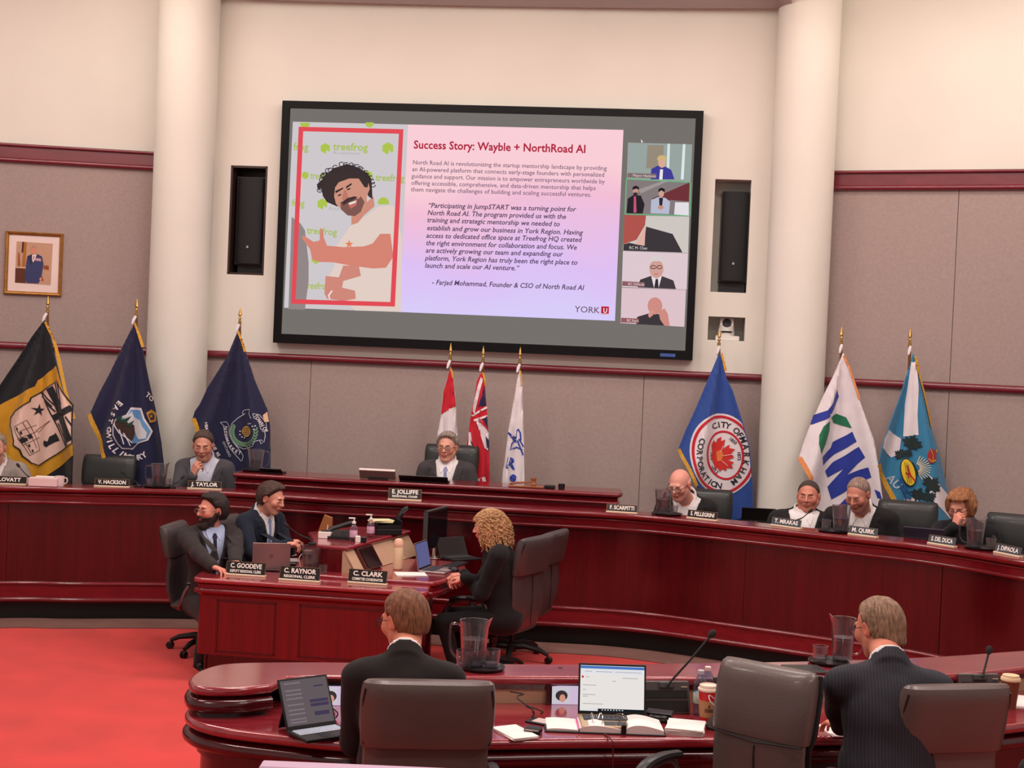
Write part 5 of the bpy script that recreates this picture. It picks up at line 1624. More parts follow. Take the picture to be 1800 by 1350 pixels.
g.patch('dark_water', c6([(1255, 620), (1300, 680), (1400, 830), (1470, 830), (1400, 880), (1320, 875), (1285, 820), (1255, 730)]), NAVY, 4)
for L in ([(1255, 620), (1300, 720), (1410, 830)], [(1300, 680), (1330, 840)], [(1330, 720), (1390, 860)]): g.rib('branch', c6(L), 1.6, FWHITE, 5)
g.patch('crown', c6([(1560, 510), (1620, 475), (1690, 510), (1680, 600), (1600, 615)]), fl_mat('goldthread', (190, 140, 50)), 2)
g.patch('crown_inside', c6([(1585, 530), (1620, 510), (1660, 530), (1655, 575), (1610, 585)]), NAVY, 3)
g.patch('crown_star', c6(star(1620, 545, 26, 5)), fl_mat('goldthread', (190, 140, 50)), 4)
g.text('TO', (258, 695), 40, 12.5, FWHITE, bold=.035)
g.arc('GWILLIMBURY', (1430 / 6.0, 640 + 700 / 6.0), 38.5, 47.5, 184, 62, 13.5, FWHITE, 2, bold=.035)
g.arc('EAST', (1430 / 6.0, 640 + 700 / 6.0), 38, 58, 236, 198, 13, FWHITE, 2, bold=.035)

# 3 navy with beehive wreath
c7 = lambda L: [(330 + x / 7.5, 680 + y / 7.5) for x, y in L]
g = Flag('navy town flag with beehive and green wreath crest, behind the man resting his chin', (420, 582), 13.15,
         [(419, 582), (428, 600), (432, 616), (450, 672), (471, 722), (475, 748), (478, 806), (480, 905), (375, 905), (368, 790), (352, 760), (341, 735), (345, 722), (353, 711), (367, 681), (400, 628)], NAVY, ph=2.2)
g.rib('fringe', [(420, 583), (427, 600), (432, 618)], 4, FRINGE, 2); g.rib('fringe', [(342, 735), (352, 757), (363, 780), (373, 803)], 8, FRINGE, 2)
g.patch('turned_corner', c7([(1000, 370), (1055, 325), (1075, 460), (1020, 460)]), fl_mat('lining', (226, 186, 150)), 3)
THR = fl_mat('silver_thread', (176, 180, 196))
for L in ([(740, 330), (770, 300), (850, 292), (838, 350), (870, 410)], [(740, 330), (755, 370), (775, 340)], [(775, 350), (690, 400), (600, 480), (570, 580), (600, 690), (680, 780), (760, 815), (890, 770), (930, 700), (1000, 690)], [(1000, 690), (1030, 720), (1040, 640), (1030, 580)], [(985, 700), (1000, 740), (1020, 720)]): g.rib('crest_outline', c7(L), 1.3, THR, 2)
for L in ([(890, 345), (960, 360), (1040, 470), (1050, 560), (1020, 590)], [(890, 345), (905, 400), (960, 440), (985, 540), (1020, 590)], [(445, 465), (520, 460), (560, 520), (560, 620), (620, 720), (720, 850), (750, 910), (730, 970)], [(445, 465), (480, 510), (500, 640), (560, 780), (650, 890), (720, 975)]): g.rib('ribbon_edge', c7(L), 1.2, THR, 2)
LEAF = fl_mat('leafgreen', (104, 140, 112))
rnd = random.Random(8)
for i in range(22):
    a = R_(80 + 200 * i / 21.0 if i < 14 else -20 + 95 * (i - 14) / 7.0)
    cx, cy = 770 + 165 * cos(a + .1), 590 + 165 * sin(a + .1)
    for s_ in (-1, 1): g.patch('wreath_leaf', c7(ellipse(cx + 16 * s_ * cos(a), cy + 16 * s_ * sin(a), 26, 11, 8, rot=math.degrees(a) + 90 + 35 * s_)), LEAF, 2)
hv = ellipse(800, 580, 66, 72, 16, rot=10)
g.patch('beehive', c7(hv), fl_mat('hive', (190, 144, 70)), 2)
for i in range(4): g.rib('hive_band', c7([(748, 545 + 25 * i), (850, 530 + 27 * i)]), .9, fl_mat('hive_dark', (90, 58, 30)), 3)
for x, y in ((710, 580), (708, 625), (735, 655), (770, 662), (830, 480), (860, 475), (890, 510), (925, 505), (912, 550)): g.patch('bee', c7(ellipse(x, y, 13, 10, 8)), THR, 2)
g.text('TOWN OF', (330 + 905 / 7.5, 680 + 370 / 7.5), 60, 7.3, FWHITE, 3, bold=.03)
g.arc('NEWMARKET', (330 + 790 / 7.5, 680 + 560 / 7.5), 37.0, 42.5, 184, 108, 8.2, FWHITE, 3)
g.text('ONTARIO', (330 + 462 / 7.5, 680 + 725 / 7.5), 62, 6.5, THR, 2)
for w_, x, y, a in (('HEART', 268, 460, 82), ('OF', 292, 640, 76), ('THE', 330, 745, 68), ('RE', 378, 870, 58)): g.text(w_, (330 + x / 7.5, 680 + y / 7.5), a, 6.9, FWHITE, 2, bold=.035)

# 4 red and white national flag
c3 = lambda L: [(620 + x / 3.75, 600 + y / 3.75) for x, y in L]
g = Flag('red and white national flag hanging furled behind the chairperson', (791.5, 645), 13.1,
         [(791.5, 645), (796, 655), (801.5, 715), (806, 776), (811, 900), (762, 900), (770, 760), (776, 728), (780, 690), (786, 668)], FWHITE, k=42, amp=.035, h=.022, group=None)
g.patch('red_band', [(791.5, 646), (796, 655), (801.5, 714), (790, 719), (776, 728), (780, 690), (786, 668)], FRED, 1)
g.rib('fringe', c3([(648, 180), (656, 205), (660, 240)]), 3, FRINGE, 2)
# 5 red ensign
g = Flag('red ensign with union cross and small shield, furled between the other two centre flags', (849, 650), 13.05,
         c3([(855, 200), (870, 260), (885, 440), (900, 700), (912, 1100), (800, 1100), (765, 800), (752, 690), (765, 600), (790, 450), (820, 260), (842, 215)]), FRED, k=40, amp=.035, h=.022, ph=1)
g.patch('white_stripe', c3([(845, 235), (860, 250), (838, 330), (805, 470), (792, 470), (793, 430), (822, 300)]), FWHITE, 1)
NV2 = fl_mat('union_blue', (26, 28, 72))
g.patch('blue_field', c3([(868, 290), (880, 420), (828, 436)]), NV2, 1)
g.rib('cross_edge', c3([(785, 490), (886, 432)]), 3.5, FWHITE, 1); g.rib('cross_edge', c3([(800, 520), (888, 490)]), 3.5, FWHITE, 1)
g.patch('white_stripe', c3([(812, 515), (850, 520), (897, 600), (897, 640), (893, 715), (870, 700)]), FWHITE, 1)
g.rib('red_diagonal', c3([(835, 520), (894, 575)]), 3, FRED, 3)
g.patch('blue_field', c3([(860, 508), (887, 495), (893, 570)]), NV2, 2); g.patch('blue_field', c3([(876, 620), (900, 650), (902, 715), (886, 700)]), NV2, 2)
g.patch('white_stripe', c3([(765, 590), (780, 600), (790, 680), (830, 740), (820, 750), (800, 690), (775, 680), (764, 683)]), FWHITE, 1)
g.patch('blue_field', c3([(778, 640), (800, 690), (785, 690)]), NV2, 2)
g.patch('shield', c3([(815, 905), (872, 888), (893, 955), (835, 960)]), FWHITE, 1); g.rib('shield_cross', c3([(845, 897), (862, 960)]), 4, FRED, 2)
g.rib('fringe', c3([(858, 205), (868, 240), (876, 290)]), 3, FRINGE, 2)
# 6 white with blue star
g = Flag('white flag with blue star outline and script letters, furled, last of the centre three', (914, 652), 12.95,
         c3([(1100, 190), (1110, 200), (1120, 350), (1128, 600), (1131, 900), (1134, 1100), (975, 1100), (978, 960), (990, 850), (1010, 720), (1025, 600), (1050, 450), (1085, 250)]), FWHITE, k=40, amp=.03, h=.022, ph=2)
for L in ([(1024, 598), (1060, 625), (1078, 640)], [(1075, 635), (1078, 590), (1090, 576), (1104, 600), (1108, 650)], [(1078, 645), (1050, 670), (1040, 710), (1080, 695), (1118, 712)], [(1024, 600), (1070, 655), (1078, 665)], [(1095, 640), (1125, 690)], [(1085, 650), (1105, 700), (1122, 745)]): g.rib('star_outline', c3(L), 2.6, FBLUE, 1)
for ch, x, y, sz, a in (('R', 1005, 825, 26, 12), ('e', 1028, 905, 24, 25), ('g', 1062, 945, 22, 32)): g.text(ch, (620 + x / 3.75, 600 + y / 3.75), a, sz, FBLUE, 1, bold=.04)
g.rib('fringe', c3([(1103, 195), (1111, 230), (1114, 290)]), 2.5, FRINGE, 2)

# 7 blue with round seal
c4 = lambda L: [(1040 + x / 3.375, 560 + y / 3.375) for x, y in L]
g = Flag('royal blue city flag with round white and red leaf seal', (1265.5, 620), 13.0,
         c4([(762, 200), (782, 290), (795, 350), (830, 430), (880, 600), (920, 750), (940, 950), (950, 1190), (830, 1200), (720, 1190), (615, 990), (560, 870), (512, 770), (560, 650), (620, 520), (700, 330), (745, 225)]), fl_mat('blue', (40, 74, 150)), ph=.7, k=12)
g.rib('fringe', c4([(765, 205), (780, 260), (790, 310)]), 4, FRINGE, 2); g.rib('fringe', c4([(512, 772), (560, 870), (612, 985)]), 6, FRINGE, 2)
def clipr(P):
    out = []
    for x, y in P:
        xm = np.interp(y, [350, 430, 600, 750, 950, 1190], [793, 828, 876, 916, 937, 948]); out.append((min(x, xm), y))
    return out
g.patch('seal', c4(clipr(ellipse(768, 803, 194, 242, 40, rot=-6))), FWHITE, 1)
def ring_half(cx, cy, rx, ry, w, n_, m, rot=-6):
    for a0, a1 in ((-92, 92), (88, 272)):
        g.patch('seal_ring', c4(clipr(ellipse(cx, cy, rx, ry, 24, a0, a1, rot=rot) + ellipse(cx, cy, rx - w, ry - w, 24, a0, a1, rot=rot)[::-1])), m, n_)
ring_half(768, 803, 184, 230, 15, 2, FRED)
ring_half(785, 808, 110, 146, 12, 2, FRED)
DK = fl_mat('ink', (30, 26, 40))
g.arc('CITY OF', (1040 + 768 / 3.375, 560 + 806 / 3.375), 41.5, 53, -108, -42, 14.5, DK, 2)
g.arc('MARKHAM', (1040 + 768 / 3.375, 560 + 806 / 3.375), 41, 55, -30, 58, 14.5, DK, 2)
g.arc('CORPORATION', (1040 + 768 / 3.375, 560 + 806 / 3.375), 41.5, 54, 208, 98, 14.5, DK, 2)
g.text('1850', (1040 + 805 / 3.375, 560 + 712 / 3.375), 40, 8, DK, 2); g.text('1872', (1040 + 858 / 3.375, 560 + 785 / 3.375), 88, 8, DK, 2); g.text('2012', (1040 + 698 / 3.375, 560 + 885 / 3.375), 40, 8, DK, 2); g.text('1971', (1040 + 700 / 3.375, 560 + 790 / 3.375), 92, 7, DK, 2)
g.patch('maple_leaf', c4([(708, 745), (722, 720), (735, 735), (742, 712), (765, 700), (762, 725), (785, 715), (775, 770), (795, 752), (812, 745), (808, 765), (845, 772), (820, 795), (838, 820), (800, 835), (838, 850), (822, 862), (832, 885), (795, 880), (790, 900), (768, 888), (755, 905), (742, 880), (730, 895), (722, 860), (708, 830), (712, 790)]), fl_mat('leafred', (204, 40, 34)), 3)
g.patch('leaf_heart', c4([(735, 790), (760, 775), (775, 800), (765, 840), (740, 845)]), fl_mat('orange', (222, 120, 60)), 4)
for L in ([(768, 812), (800, 805), (840, 800)], [(760, 790), (775, 750)], [(765, 840), (800, 870)]): g.rib('leaf_vein', c4(L), .8, FWHITE, 5)

# 8 white with blue letters
c5 = lambda L: [(1360 + x / 3.214, 580 + y / 3.214) for x, y in L]
g = Flag('white flag with big blue letters and two green leaves', (1481, 617), 12.52,
         c5([(388, 130), (402, 165), (440, 290), (480, 420), (550, 620), (575, 850), (588, 960), (590, 1120), (230, 1120), (215, 900), (190, 835), (135, 715), (160, 640), (190, 560), (270, 380), (330, 260)]), FWHITE, ph=1.4, k=12)
BL = fl_mat('letter_blue', (34, 52, 150)); GR = fl_mat('leaf_green', (20, 110, 76))
g.patch('letter_y', c5([(350, 335), (366, 375), (330, 450), (300, 492), (215, 530), (200, 532), (218, 480), (290, 452), (325, 410)]), BL, 1)
g.patch('leaf', c5([(315, 490), (350, 472), (400, 492), (432, 552), (380, 540), (332, 522)]), GR, 1)
g.patch('leaf', c5([(305, 512), (304, 570), (280, 640), (252, 695), (236, 640), (240, 590), (266, 540)]), GR, 1)
g.rib('leaf_stem', c5([(305, 470), (315, 520)]), 1, FWHITE, 2)
g.patch('letter_i', c5([(262, 712), (318, 665), (330, 632), (435, 572), (458, 628), (340, 700), (270, 760)]), BL, 1)
g.patch('letter_n', c5([(285, 795), (330, 745), (470, 657), (500, 715), (405, 815), (515, 770), (530, 825), (320, 955), (300, 885), (385, 780), (302, 832)]), BL, 1)
g.patch('letter_g', c5([(360, 985), (395, 950), (470, 915), (500, 960), (480, 1010), (380, 1010)]), BL, 1)
g.patch('letter_g', c5([(545, 892), (572, 905), (582, 945), (560, 940)]), BL, 1)
g.rib('fringe', c5([(390, 145), (420, 215), (443, 290), (470, 390)]), 4, mat('orange_fringe', (222, 140, 84), .6, var=.2, scale=90), 2)
g.rib('fringe', c5([(136, 716), (160, 770), (192, 835)]), 8, mat('orange_fringe', (222, 140, 84)), 2)

# 9 light blue with white saltire
g = Flag('light blue flag with white cross bands, dark maple leaves and yellow oval', (1602, 620), 12.5,
         c5([(780, 130), (800, 170), (840, 350), (880, 540), (930, 680), (975, 900), (990, 1060), (995, 1150), (690, 1150), (675, 960), (640, 900), (572, 750), (590, 650), (640, 520), (720, 330), (765, 200)]), fl_mat('light_blue', (52, 126, 166)), ph=2.8, k=13)
g.patch('white_stripe', c5([(772, 180), (800, 180), (806, 330), (800, 480), (804, 590), (722, 600), (736, 420), (755, 300)]), FWHITE, 1)
g.patch('white_band', c5([(632, 560), (712, 612), (700, 700), (660, 720), (594, 660), (605, 610)]), FWHITE, 1)
g.patch('white_band', c5([(845, 808), (975, 925), (988, 1065), (868, 955), (850, 900)]), FWHITE, 1)
g.patch('white_band', c5([(725, 950), (800, 940), (806, 1060), (715, 1060)]), FWHITE, 1)
MAP = fl_mat('dark_leaf', (22, 40, 40))
def mleaf(cx, cy, r, rot): 
    a = [(0, 1), (.18, .62), (.42, .72), (.34, .40), (.78, .52), (.70, .28), (1, .1), (.62, -.18), (.70, -.42), (.25, -.34), (.08, -.78)]
    P = a + [(-x, y) for x, y in a[::-1]][1:] if False else a + [(-x, y) for x, y in a[:0:-1]]
    c, s_ = cos(R_(rot)), sin(R_(rot)); return [(cx + r * (x * c + y * s_), cy + r * (x * s_ - y * c)) for x, y in P]
for cx, cy, r, rot in ((765, 640, 58, 20), (705, 700, 34, -60), (745, 690, 30, 200), (862, 868, 60, 40), (800, 920, 46, 200), (850, 930, 36, 150)): g.patch('maple_leaf', c5(mleaf(cx, cy, r, rot)), MAP, 3)
for i in range(13):
    a = R_(-70 + i * 11); g.rib('sun_ray', c5([(785 + 22 * cos(a), 775 + 22 * sin(a)), (785 + 72 * cos(a), 775 + 72 * sin(a))]), 1.3, fl_mat('ray', (214, 206, 180)), 3)
g.patch('black_hill', c5([(745, 735), (775, 745), (800, 800), (785, 830)]), MAP, 4)
g.patch('oval', c5(ellipse(745, 800, 42, 82, 22, rot=-14)), MAP, 4); g.patch('oval_field', c5(ellipse(745, 800, 37, 76, 22, rot=-14)), fl_mat('yellow', (232, 196, 48)), 5)
for L in ([(735, 760), (750, 800), (745, 830)], [(740, 775), (760, 820), (785, 850)], [(728, 800), (752, 815)]): g.rib('red_figure', c5(L), 2.4, FRED, 6)
for i in range(3): g.rib('oval_line', c5([(722 + 10 * i, 740 + 6 * i), (744 + 10 * i, 868 - 4 * i)]), .6, MAP, 6)
for L in ([(700, 830), (740, 900), (770, 930)], [(720, 860), (735, 940), (730, 1010)], [(690, 850), (740, 940), (765, 950)]): g.rib('ribbon', c5(L), 3.4, fl_mat('ribbon_blue', (30, 84, 140)), 3)
g.text('AU', (1360 + 628 / 3.214, 580 + 838 / 3.214), 48, 19, fl_mat('grey_letter', (170, 190, 206)), 2, bold=.03)
g.patch('crown', c5([(840, 700), (855, 665), (880, 668), (905, 690), (895, 730), (870, 745), (848, 745)]), fl_mat('crown_red', (160, 30, 44)), 3)
g.rib('crown_band', c5([(846, 720), (865, 738), (890, 728)]), 2, FGOLD, 4); g.rib('crown_band', c5([(858, 668), (872, 700), (868, 738)]), 1.6, FGOLD, 4); g.patch('crown_cross', c5(ellipse(906, 680, 9, 11, 8)), FGOLD, 4)
g.rib('fringe', c5([(792, 150), (812, 240), (842, 350), (880, 545)]), 4, FRINGE, 4); g.rib('fringe', c5([(573, 752), (610, 830), (672, 960)]), 8, FRINGE, 2)
# ================================================================= office chairs
LEATHER = mat('grey_leather', (66, 60, 60), 0.38, var=0.06, scale=5, bump=0.10, bscale=160, coat=.1)
LEATHER_N = mat('taupe_leather', (92, 78, 74), 0.36, var=0.06, scale=4, bump=0.10, bscale=150, coat=.1)
LEATHER_F = mat('black_leather', (40, 42, 42), 0.42, var=0.06, scale=4, bump=0.10, bscale=150, coat=.08)
PIPE = mat('piping', (26, 24, 25), .5, var=.05)
def rsec(c, w, t, ax, n=20, p=3.2):
    """rounded cross-section, half-width w along local X, half-thickness t along direction ax (in the YZ plane)"""
    out = []
    for i in range(n):
        a = 2 * pi * i / n
        x = w * abs(cos(a)) ** (2 / p) * (1 if cos(a) >= 0 else -1)
        y = t * abs(sin(a)) ** (2 / 2.2) * (1 if sin(a) >= 0 else -1)
        out.append(Vector((x, c[0] + ax[0] * y, c[1] + ax[1] * y + 0)))
    return out
def make_chair(label, leather, loc, rz, group='swivel chairs', top=1.13, w=.245, split=True, lift=0.0, arm=0.0, front=False):
    def Z(m_, dz=None):
        m_.v = [(x, y, (.46 + (z - .46) * (top - .46) / .675 if z > .46 else z) + lift) for x, y, z in m_.v]; return m_
    t = thing('office_chair', label, 'chair', loc, rz, group)
    # lower back: slim, gently curved
    secs = []
    for z, y, hw, th in ((.46, .215, w * .84, .022), (.50, .235, w * .93, .032), (.60, .262, w * .96, .036), (.72, .268, w * .96, .036), (.82, .262, w * .95, .036), (.90, .268, w * .95, .036), (.96, .28, w * .92, .03)):
        secs.append(rsec((y, z), hw, th, (1, 0)))
    m_ = MB(); m_.loft(secs); Z(m_).build('backrest', leather, t)
    # upper pad: thicker, rolls over at the top
    secs = []
    for k, (z, y, hw, th) in enumerate(((.868, .272, w * .90, .036), (.875, .275, w * .985, .050), (.90, .279, w, .056), (.98, .292, w * 1.02, .058), (1.06, .306, w * 1.02, .060), (1.105, .316, w * 1.0, .056), (1.125, .322, w * .98, .042), (1.135, .325, w * .93, .022))):
        secs.append(rsec((y, z), hw, th, (1, 0), p=5))
    m_ = MB(); m_.loft(secs); Z(m_).build('headrest_pad', leather, t)
    for s_ in (-1, 1):      # piping on the pad's edges
        m_ = MB(); m_.tube([(s_ * w * .94, .300, .885), (s_ * w * .965, .306, .98), (s_ * w * .965, .334, 1.06), (s_ * w * .94, .346, 1.105)], .005, 6); Z(m_).build('piping', PIPE, t)
    if split:
        m_ = MB(); m_.tube([(0, .297, .50), (0, .303, .66), (0, .304, .75), (0, .303, .865)], .0035, 6); Z(m_).build('seam', PIPE, t)
    if front:
        m_ = MB(); m_.tube([(0, .196, .52), (0, .222, .60), (0, .228, .72), (0, .224, .80), (0, .226, .845)], .0035, 6); Z(m_).build('front_seam', PIPE, t)
        m_ = MB(); m_.tube([(-w * .97, .222, .875), (-w * .5, .219, .868), (0, .219, .860), (w * .5, .219, .868), (w * .97, .222, .875)], .004, 6); Z(m_).build('front_seam', PIPE, t)
        m_ = MB(); m_.loft([rsec((y + .045, z), hw * .99, .020, (1, 0), p=5) for z, y, hw in ((.52, .24, w * .9), (.62, .266, w * .97), (.85, .266, w * .97), (.90, .282, w * 1.03), (1.05, .312, w * 1.04), (1.12, .322, w * 1.0))]); Z(m_).build('back_shell', BLACKP, t)
    m_ = MB()
    secs = [rsec((y, z), hw, th, (0, 1), p=4) for y, z, hw, th in ((.24, .475, w * .9, .03), (.20, .475, w, .045), (-.10, .47, w * 1.03, .05), (-.22, .468, w * 1.0, .045), (-.27, .455, w * .93, .028))]
    m_.loft(secs); Z(m_).build('seat', leather, t)
    for s_ in (-1, 1):
        x = s_ * (w + .045); AZ = lambda P_: [(a_, b_, .45 + (c_ - .45) * (1 + arm / .23)) for a_, b_, c_ in P_]
        pts = spline(AZ([(x - s_ * .05, .16, .45), (x, .14, .50), (x, .10, .62), (x, .04, .675), (x, -.10, .672), (x, -.20, .640), (x, -.235, .56), (x, -.20, .48), (x - s_ * .06, -.12, .44)]), 4)
        m_ = MB(); m_.tube(pts, .012, 8, flat=1.4); a = Z(m_).build('armrest', mat('satin_metal', (120, 116, 116), .3, .9, var=0), t)
        m_ = MB(); m_.tube(spline(AZ([(x, .09, .683), (x, -.02, .69), (x, -.13, .683), (x, -.20, .655)]), 4), .016, 8, flat=1.7); Z(m_).build('arm_pad', BLACKP, a)
    m_ = MB(); m_.lathe([(.09, .42 + lift), (.05, .40 + lift), (.03, .38 + lift), (.03, .26), (.022, .25), (.022, .10), (.035, .10), (.035, .06)], 14); m_.build('gas_column', BLACKP, t)
    for i in range(5):
        a = 2 * pi * i / 5 + .3
        c, s_ = cos(a), sin(a)
        m_ = MB(); m_.tube([(.02 * c, .02 * s_, .105), (.12 * c, .12 * s_, .115), (.24 * c, .24 * s_, .095), (.305 * c, .305 * s_, .065)], [.03, .026, .020, .014], 8, flat=1.1)
        lg = m_.build('base_leg', BLACKP, t)
        m_ = MB()
        for q in (-1, 1):
            m_.lathe([(.001, 0), (.024, 0), (.028, .004), (.028, .014), (.024, .018), (.001, .018)], 14, M=Matrix.Translation((.31 * c + q * .012 * s_, .31 * s_ - q * .012 * c, .028)) @ Matrix.Rotation(a, 4, 'Z') @ Matrix.Rotation(R_(90), 4, 'X') @ Matrix.Translation((0, 0, -.009)))
        m_.build('caster', BLACKM, lg)
    return t

def chair_at(u, d, label, leather, rz, z0=FLOORD, **k):
    p = at(u, 800, d)
    return make_chair(label, leather, (p.x, p.y, z0), rz, **k)
chair_at(171, 12.5, 'vacant black leather chair in front of the navy landscape-shield flag', LEATHER_F, R_(-5), .16, group='black chairs behind the bench')
CH_CHAIR = at(791, 800, 12.93)
make_chair('tall black leather chair holding the chairperson in front of the red and white flag', LEATHER_F, (CH_CHAIR.x, CH_CHAIR.y - .25, .375), R_(-3), group='black chairs behind the bench')
chair_at(1240, 12.35, 'dark chair partly hidden behind the bald man in glasses', LEATHER_F, R_(-10), .10, group='black chairs behind the bench')
chair_at(1593, 11.65, 'vacant dark chair between the grey-haired man and the woman with glasses', LEATHER_F, R_(-22), .135, group='black chairs behind the bench')
chair_at(1787, 10.75, 'vacant dark chair at the far right end of the bench, beside the woman', LEATHER_F, R_(-28), .15, group='black chairs behind the bench')
p = at(378, 1000, 10.72); make_chair('grey leather chair under the bearded clerk, its caster on the red carpet', LEATHER, (p.x - .03, p.y + .05, 0.0), R_(84), top=1.06, lift=-.10, group='grey chairs round the clerk desk')
p = at(452, 950, 11.12); make_chair('grey leather chair behind the young clerk in navy suit', LEATHER, (p.x, p.y, 0.0), R_(70), top=1.06, lift=-.08, group='grey chairs round the clerk desk')
p = at(872, 1000, 10.3); make_chair('grey leather chair under the curly blonde woman, seen from behind', LEATHER, (p.x, p.y, 0.0), R_(-118), top=1.14, lift=-.08, group='grey chairs round the clerk desk')
p = at(905, 1000, 10.95); make_chair('empty grey leather chair just behind the curly blonde woman\u2019s chair', LEATHER, (p.x, p.y, 0.0), R_(-112), top=1.10, lift=-.08, group='grey chairs round the clerk desk')
def back_chair(c, rz, label, **k):
    """c = plan position of the backrest; the seat centre lies in front of it"""
    f = Vector((sin(rz), -cos(rz)))
    o = Vector(c) + f * .30
    return make_chair(label, LEATHER_N, (o.x, o.y, 0), rz, group='taupe chairs at the near desk', **k)
back_chair((-.262, 5.28), R_(186), 'upright taupe leather chair behind the short-haired man', w=.248, split=False)
back_chair((1.055, 5.60), R_(-40), 'turned empty taupe leather chair with a centre seam, beside the coffee cup', w=.215, top=1.165, arm=.10, front=True)
back_chair((1.765, 5.50), R_(194), 'taupe leather chair behind the pinstriped man, last at the right', w=.232, split=False, top=1.15)

# ================================================================= nameplates
PLATE = mat('plate_black', (34, 26, 26), .25, var=.04); PLATE_SHEEN = mat('plate_black_sheen', (66, 76, 86), .25, var=.04)  # second one: black plates with the slate-blue wall reflection put into the colour
PBASE = mat('plate_base', (232, 206, 178), .45, var=.03); LETT = mat('plate_letters', (240, 232, 224), .5, var=0)
def plate(uv0, uv1, z, hgt, lines, label, m=PLATE, grp='nameplates along the council bench'):
    a, b = atz(*uv0, z), atz(*uv1, z)
    rz = math.atan2(b.y - a.y, b.x - a.x); w = (b - a).length
    t = thing('nameplate', label, 'nameplate', ((a.x + b.x) / 2, (a.y + b.y) / 2 + .012, z), rz, grp)
    M = Matrix.Rotation(R_(-14), 4, 'X')
    m_ = MB(); m_.box((-w / 2 - .002, -.012, 0), (w / 2 + .002, .03, .013), bev=.002); m_.build('plate_base', PBASE, t)
    m_ = MB(); m_.box((-w / 2, -.002, .013), (w / 2, .002, hgt), M=M, bev=.0008); pf = m_.build('plate_face', m, t)
    m_ = MB(); e = .0022
    for lo, hi in (((-w / 2, -.0035, hgt - e), (w / 2, -.001, hgt)), ((-w / 2, -.0035, .013), (-w / 2 + e, -.001, hgt)), ((w / 2 - e, -.0035, .013), (w / 2, -.001, hgt))): m_.box(lo, hi, M=M)
    m_.build('plate_rim', mat('rim_brass', (150, 120, 90), .4, .6, var=0), pf, kind='stuff')
    n = len(lines)
    for i, (tx, sz, zz) in enumerate(lines):
        wd = text_w(tx, bold=.03)
        kx = min(sz * 1.08, w * .80 / wd)
        mb = MB(); text_map(mb, tx, lambda x, y: M @ Vector(((x - wd / 2) * kx, -.0042, zz + y * sz)), bold=.03)
        mb.build('lettering', LETT, t, kind='stuff')
H1 = .070; L1 = lambda s: [(s, .044, .028)]
plate((-22, 851.0), (45, 853.5), ZD, H1, L1('J. LOVATT'), 'black nameplate cut by the picture edge, in front of the man in pale grey')
plate((165, 855.5), (226, 858), ZD, H1, L1('V. HACKSON'), 'black nameplate in front of the vacant chair')
plate((329, 859.5), (388, 862), ZD, H1, L1('J. TAYLOR'), 'black nameplate in front of the man resting his chin on his hand')
plate((682, 879), (740, 881.5), ZD, .098, [('E. JOLLIFFE', .048, .056), ('REGIONAL CHAIR', .024, .026)], 'black nameplate with two lines at the foot of the raised bench')
plate((1066, 900.5), (1120, 904), ZD, H1, L1('F. SCARPITTI'), 'black nameplate beside the end of the raised bench')
plate((1208, 911), (1260, 917), ZD, H1, L1('S. PELLEGRINI'), 'black nameplate in front of the bald man in glasses')
plate((1356, 924), (1407, 931), ZD, H1, L1('T. MRAKAS'), 'black nameplate with painted blue-grey sheen in front of the man with slicked dark hair', PLATE_SHEEN)
plate((1492, 940), (1542, 946.5), ZD, H1, L1('M. QUIRK'), 'black nameplate with painted blue-grey sheen in front of the man looking down with cropped grey hair', PLATE_SHEEN)
plate((1632, 956), (1679, 963.5), ZD, H1, L1('S. DEL DUCA'), 'black nameplate with painted blue-grey sheen in front of the woman with glasses', PLATE_SHEEN)
plate((1749, 972), (1794, 981), ZD, H1, L1('J. DIPAOLA'), 'black nameplate with painted blue-grey sheen at the right end before an empty chair', PLATE_SHEEN)
G2 = 'nameplates on the clerk desk'
plate((396, 1011), (465, 1015.5), ZK, .10, [('C. GOODEVE', .045, .056), ('DEPUTY REGIONAL CLERK', .026, .024)], 'black nameplate on the clerk desk in front of the bearded man', PLATE, G2)
plate((490, 1020), (561, 1025), ZK, .10, [('C. RAYNOR', .045, .056), ('REGIONAL CLERK', .026, .024)], 'black nameplate in the middle of the clerk desk, before the pitcher', PLATE, G2)
plate((611, 1025), (679, 1030), ZK, .10, [('C. CLARK', .045, .056), ('COMMITTEE COORDINATOR', .026, .024)], 'black nameplate on the clerk desk nearest the curly blonde woman', PLATE, G2)

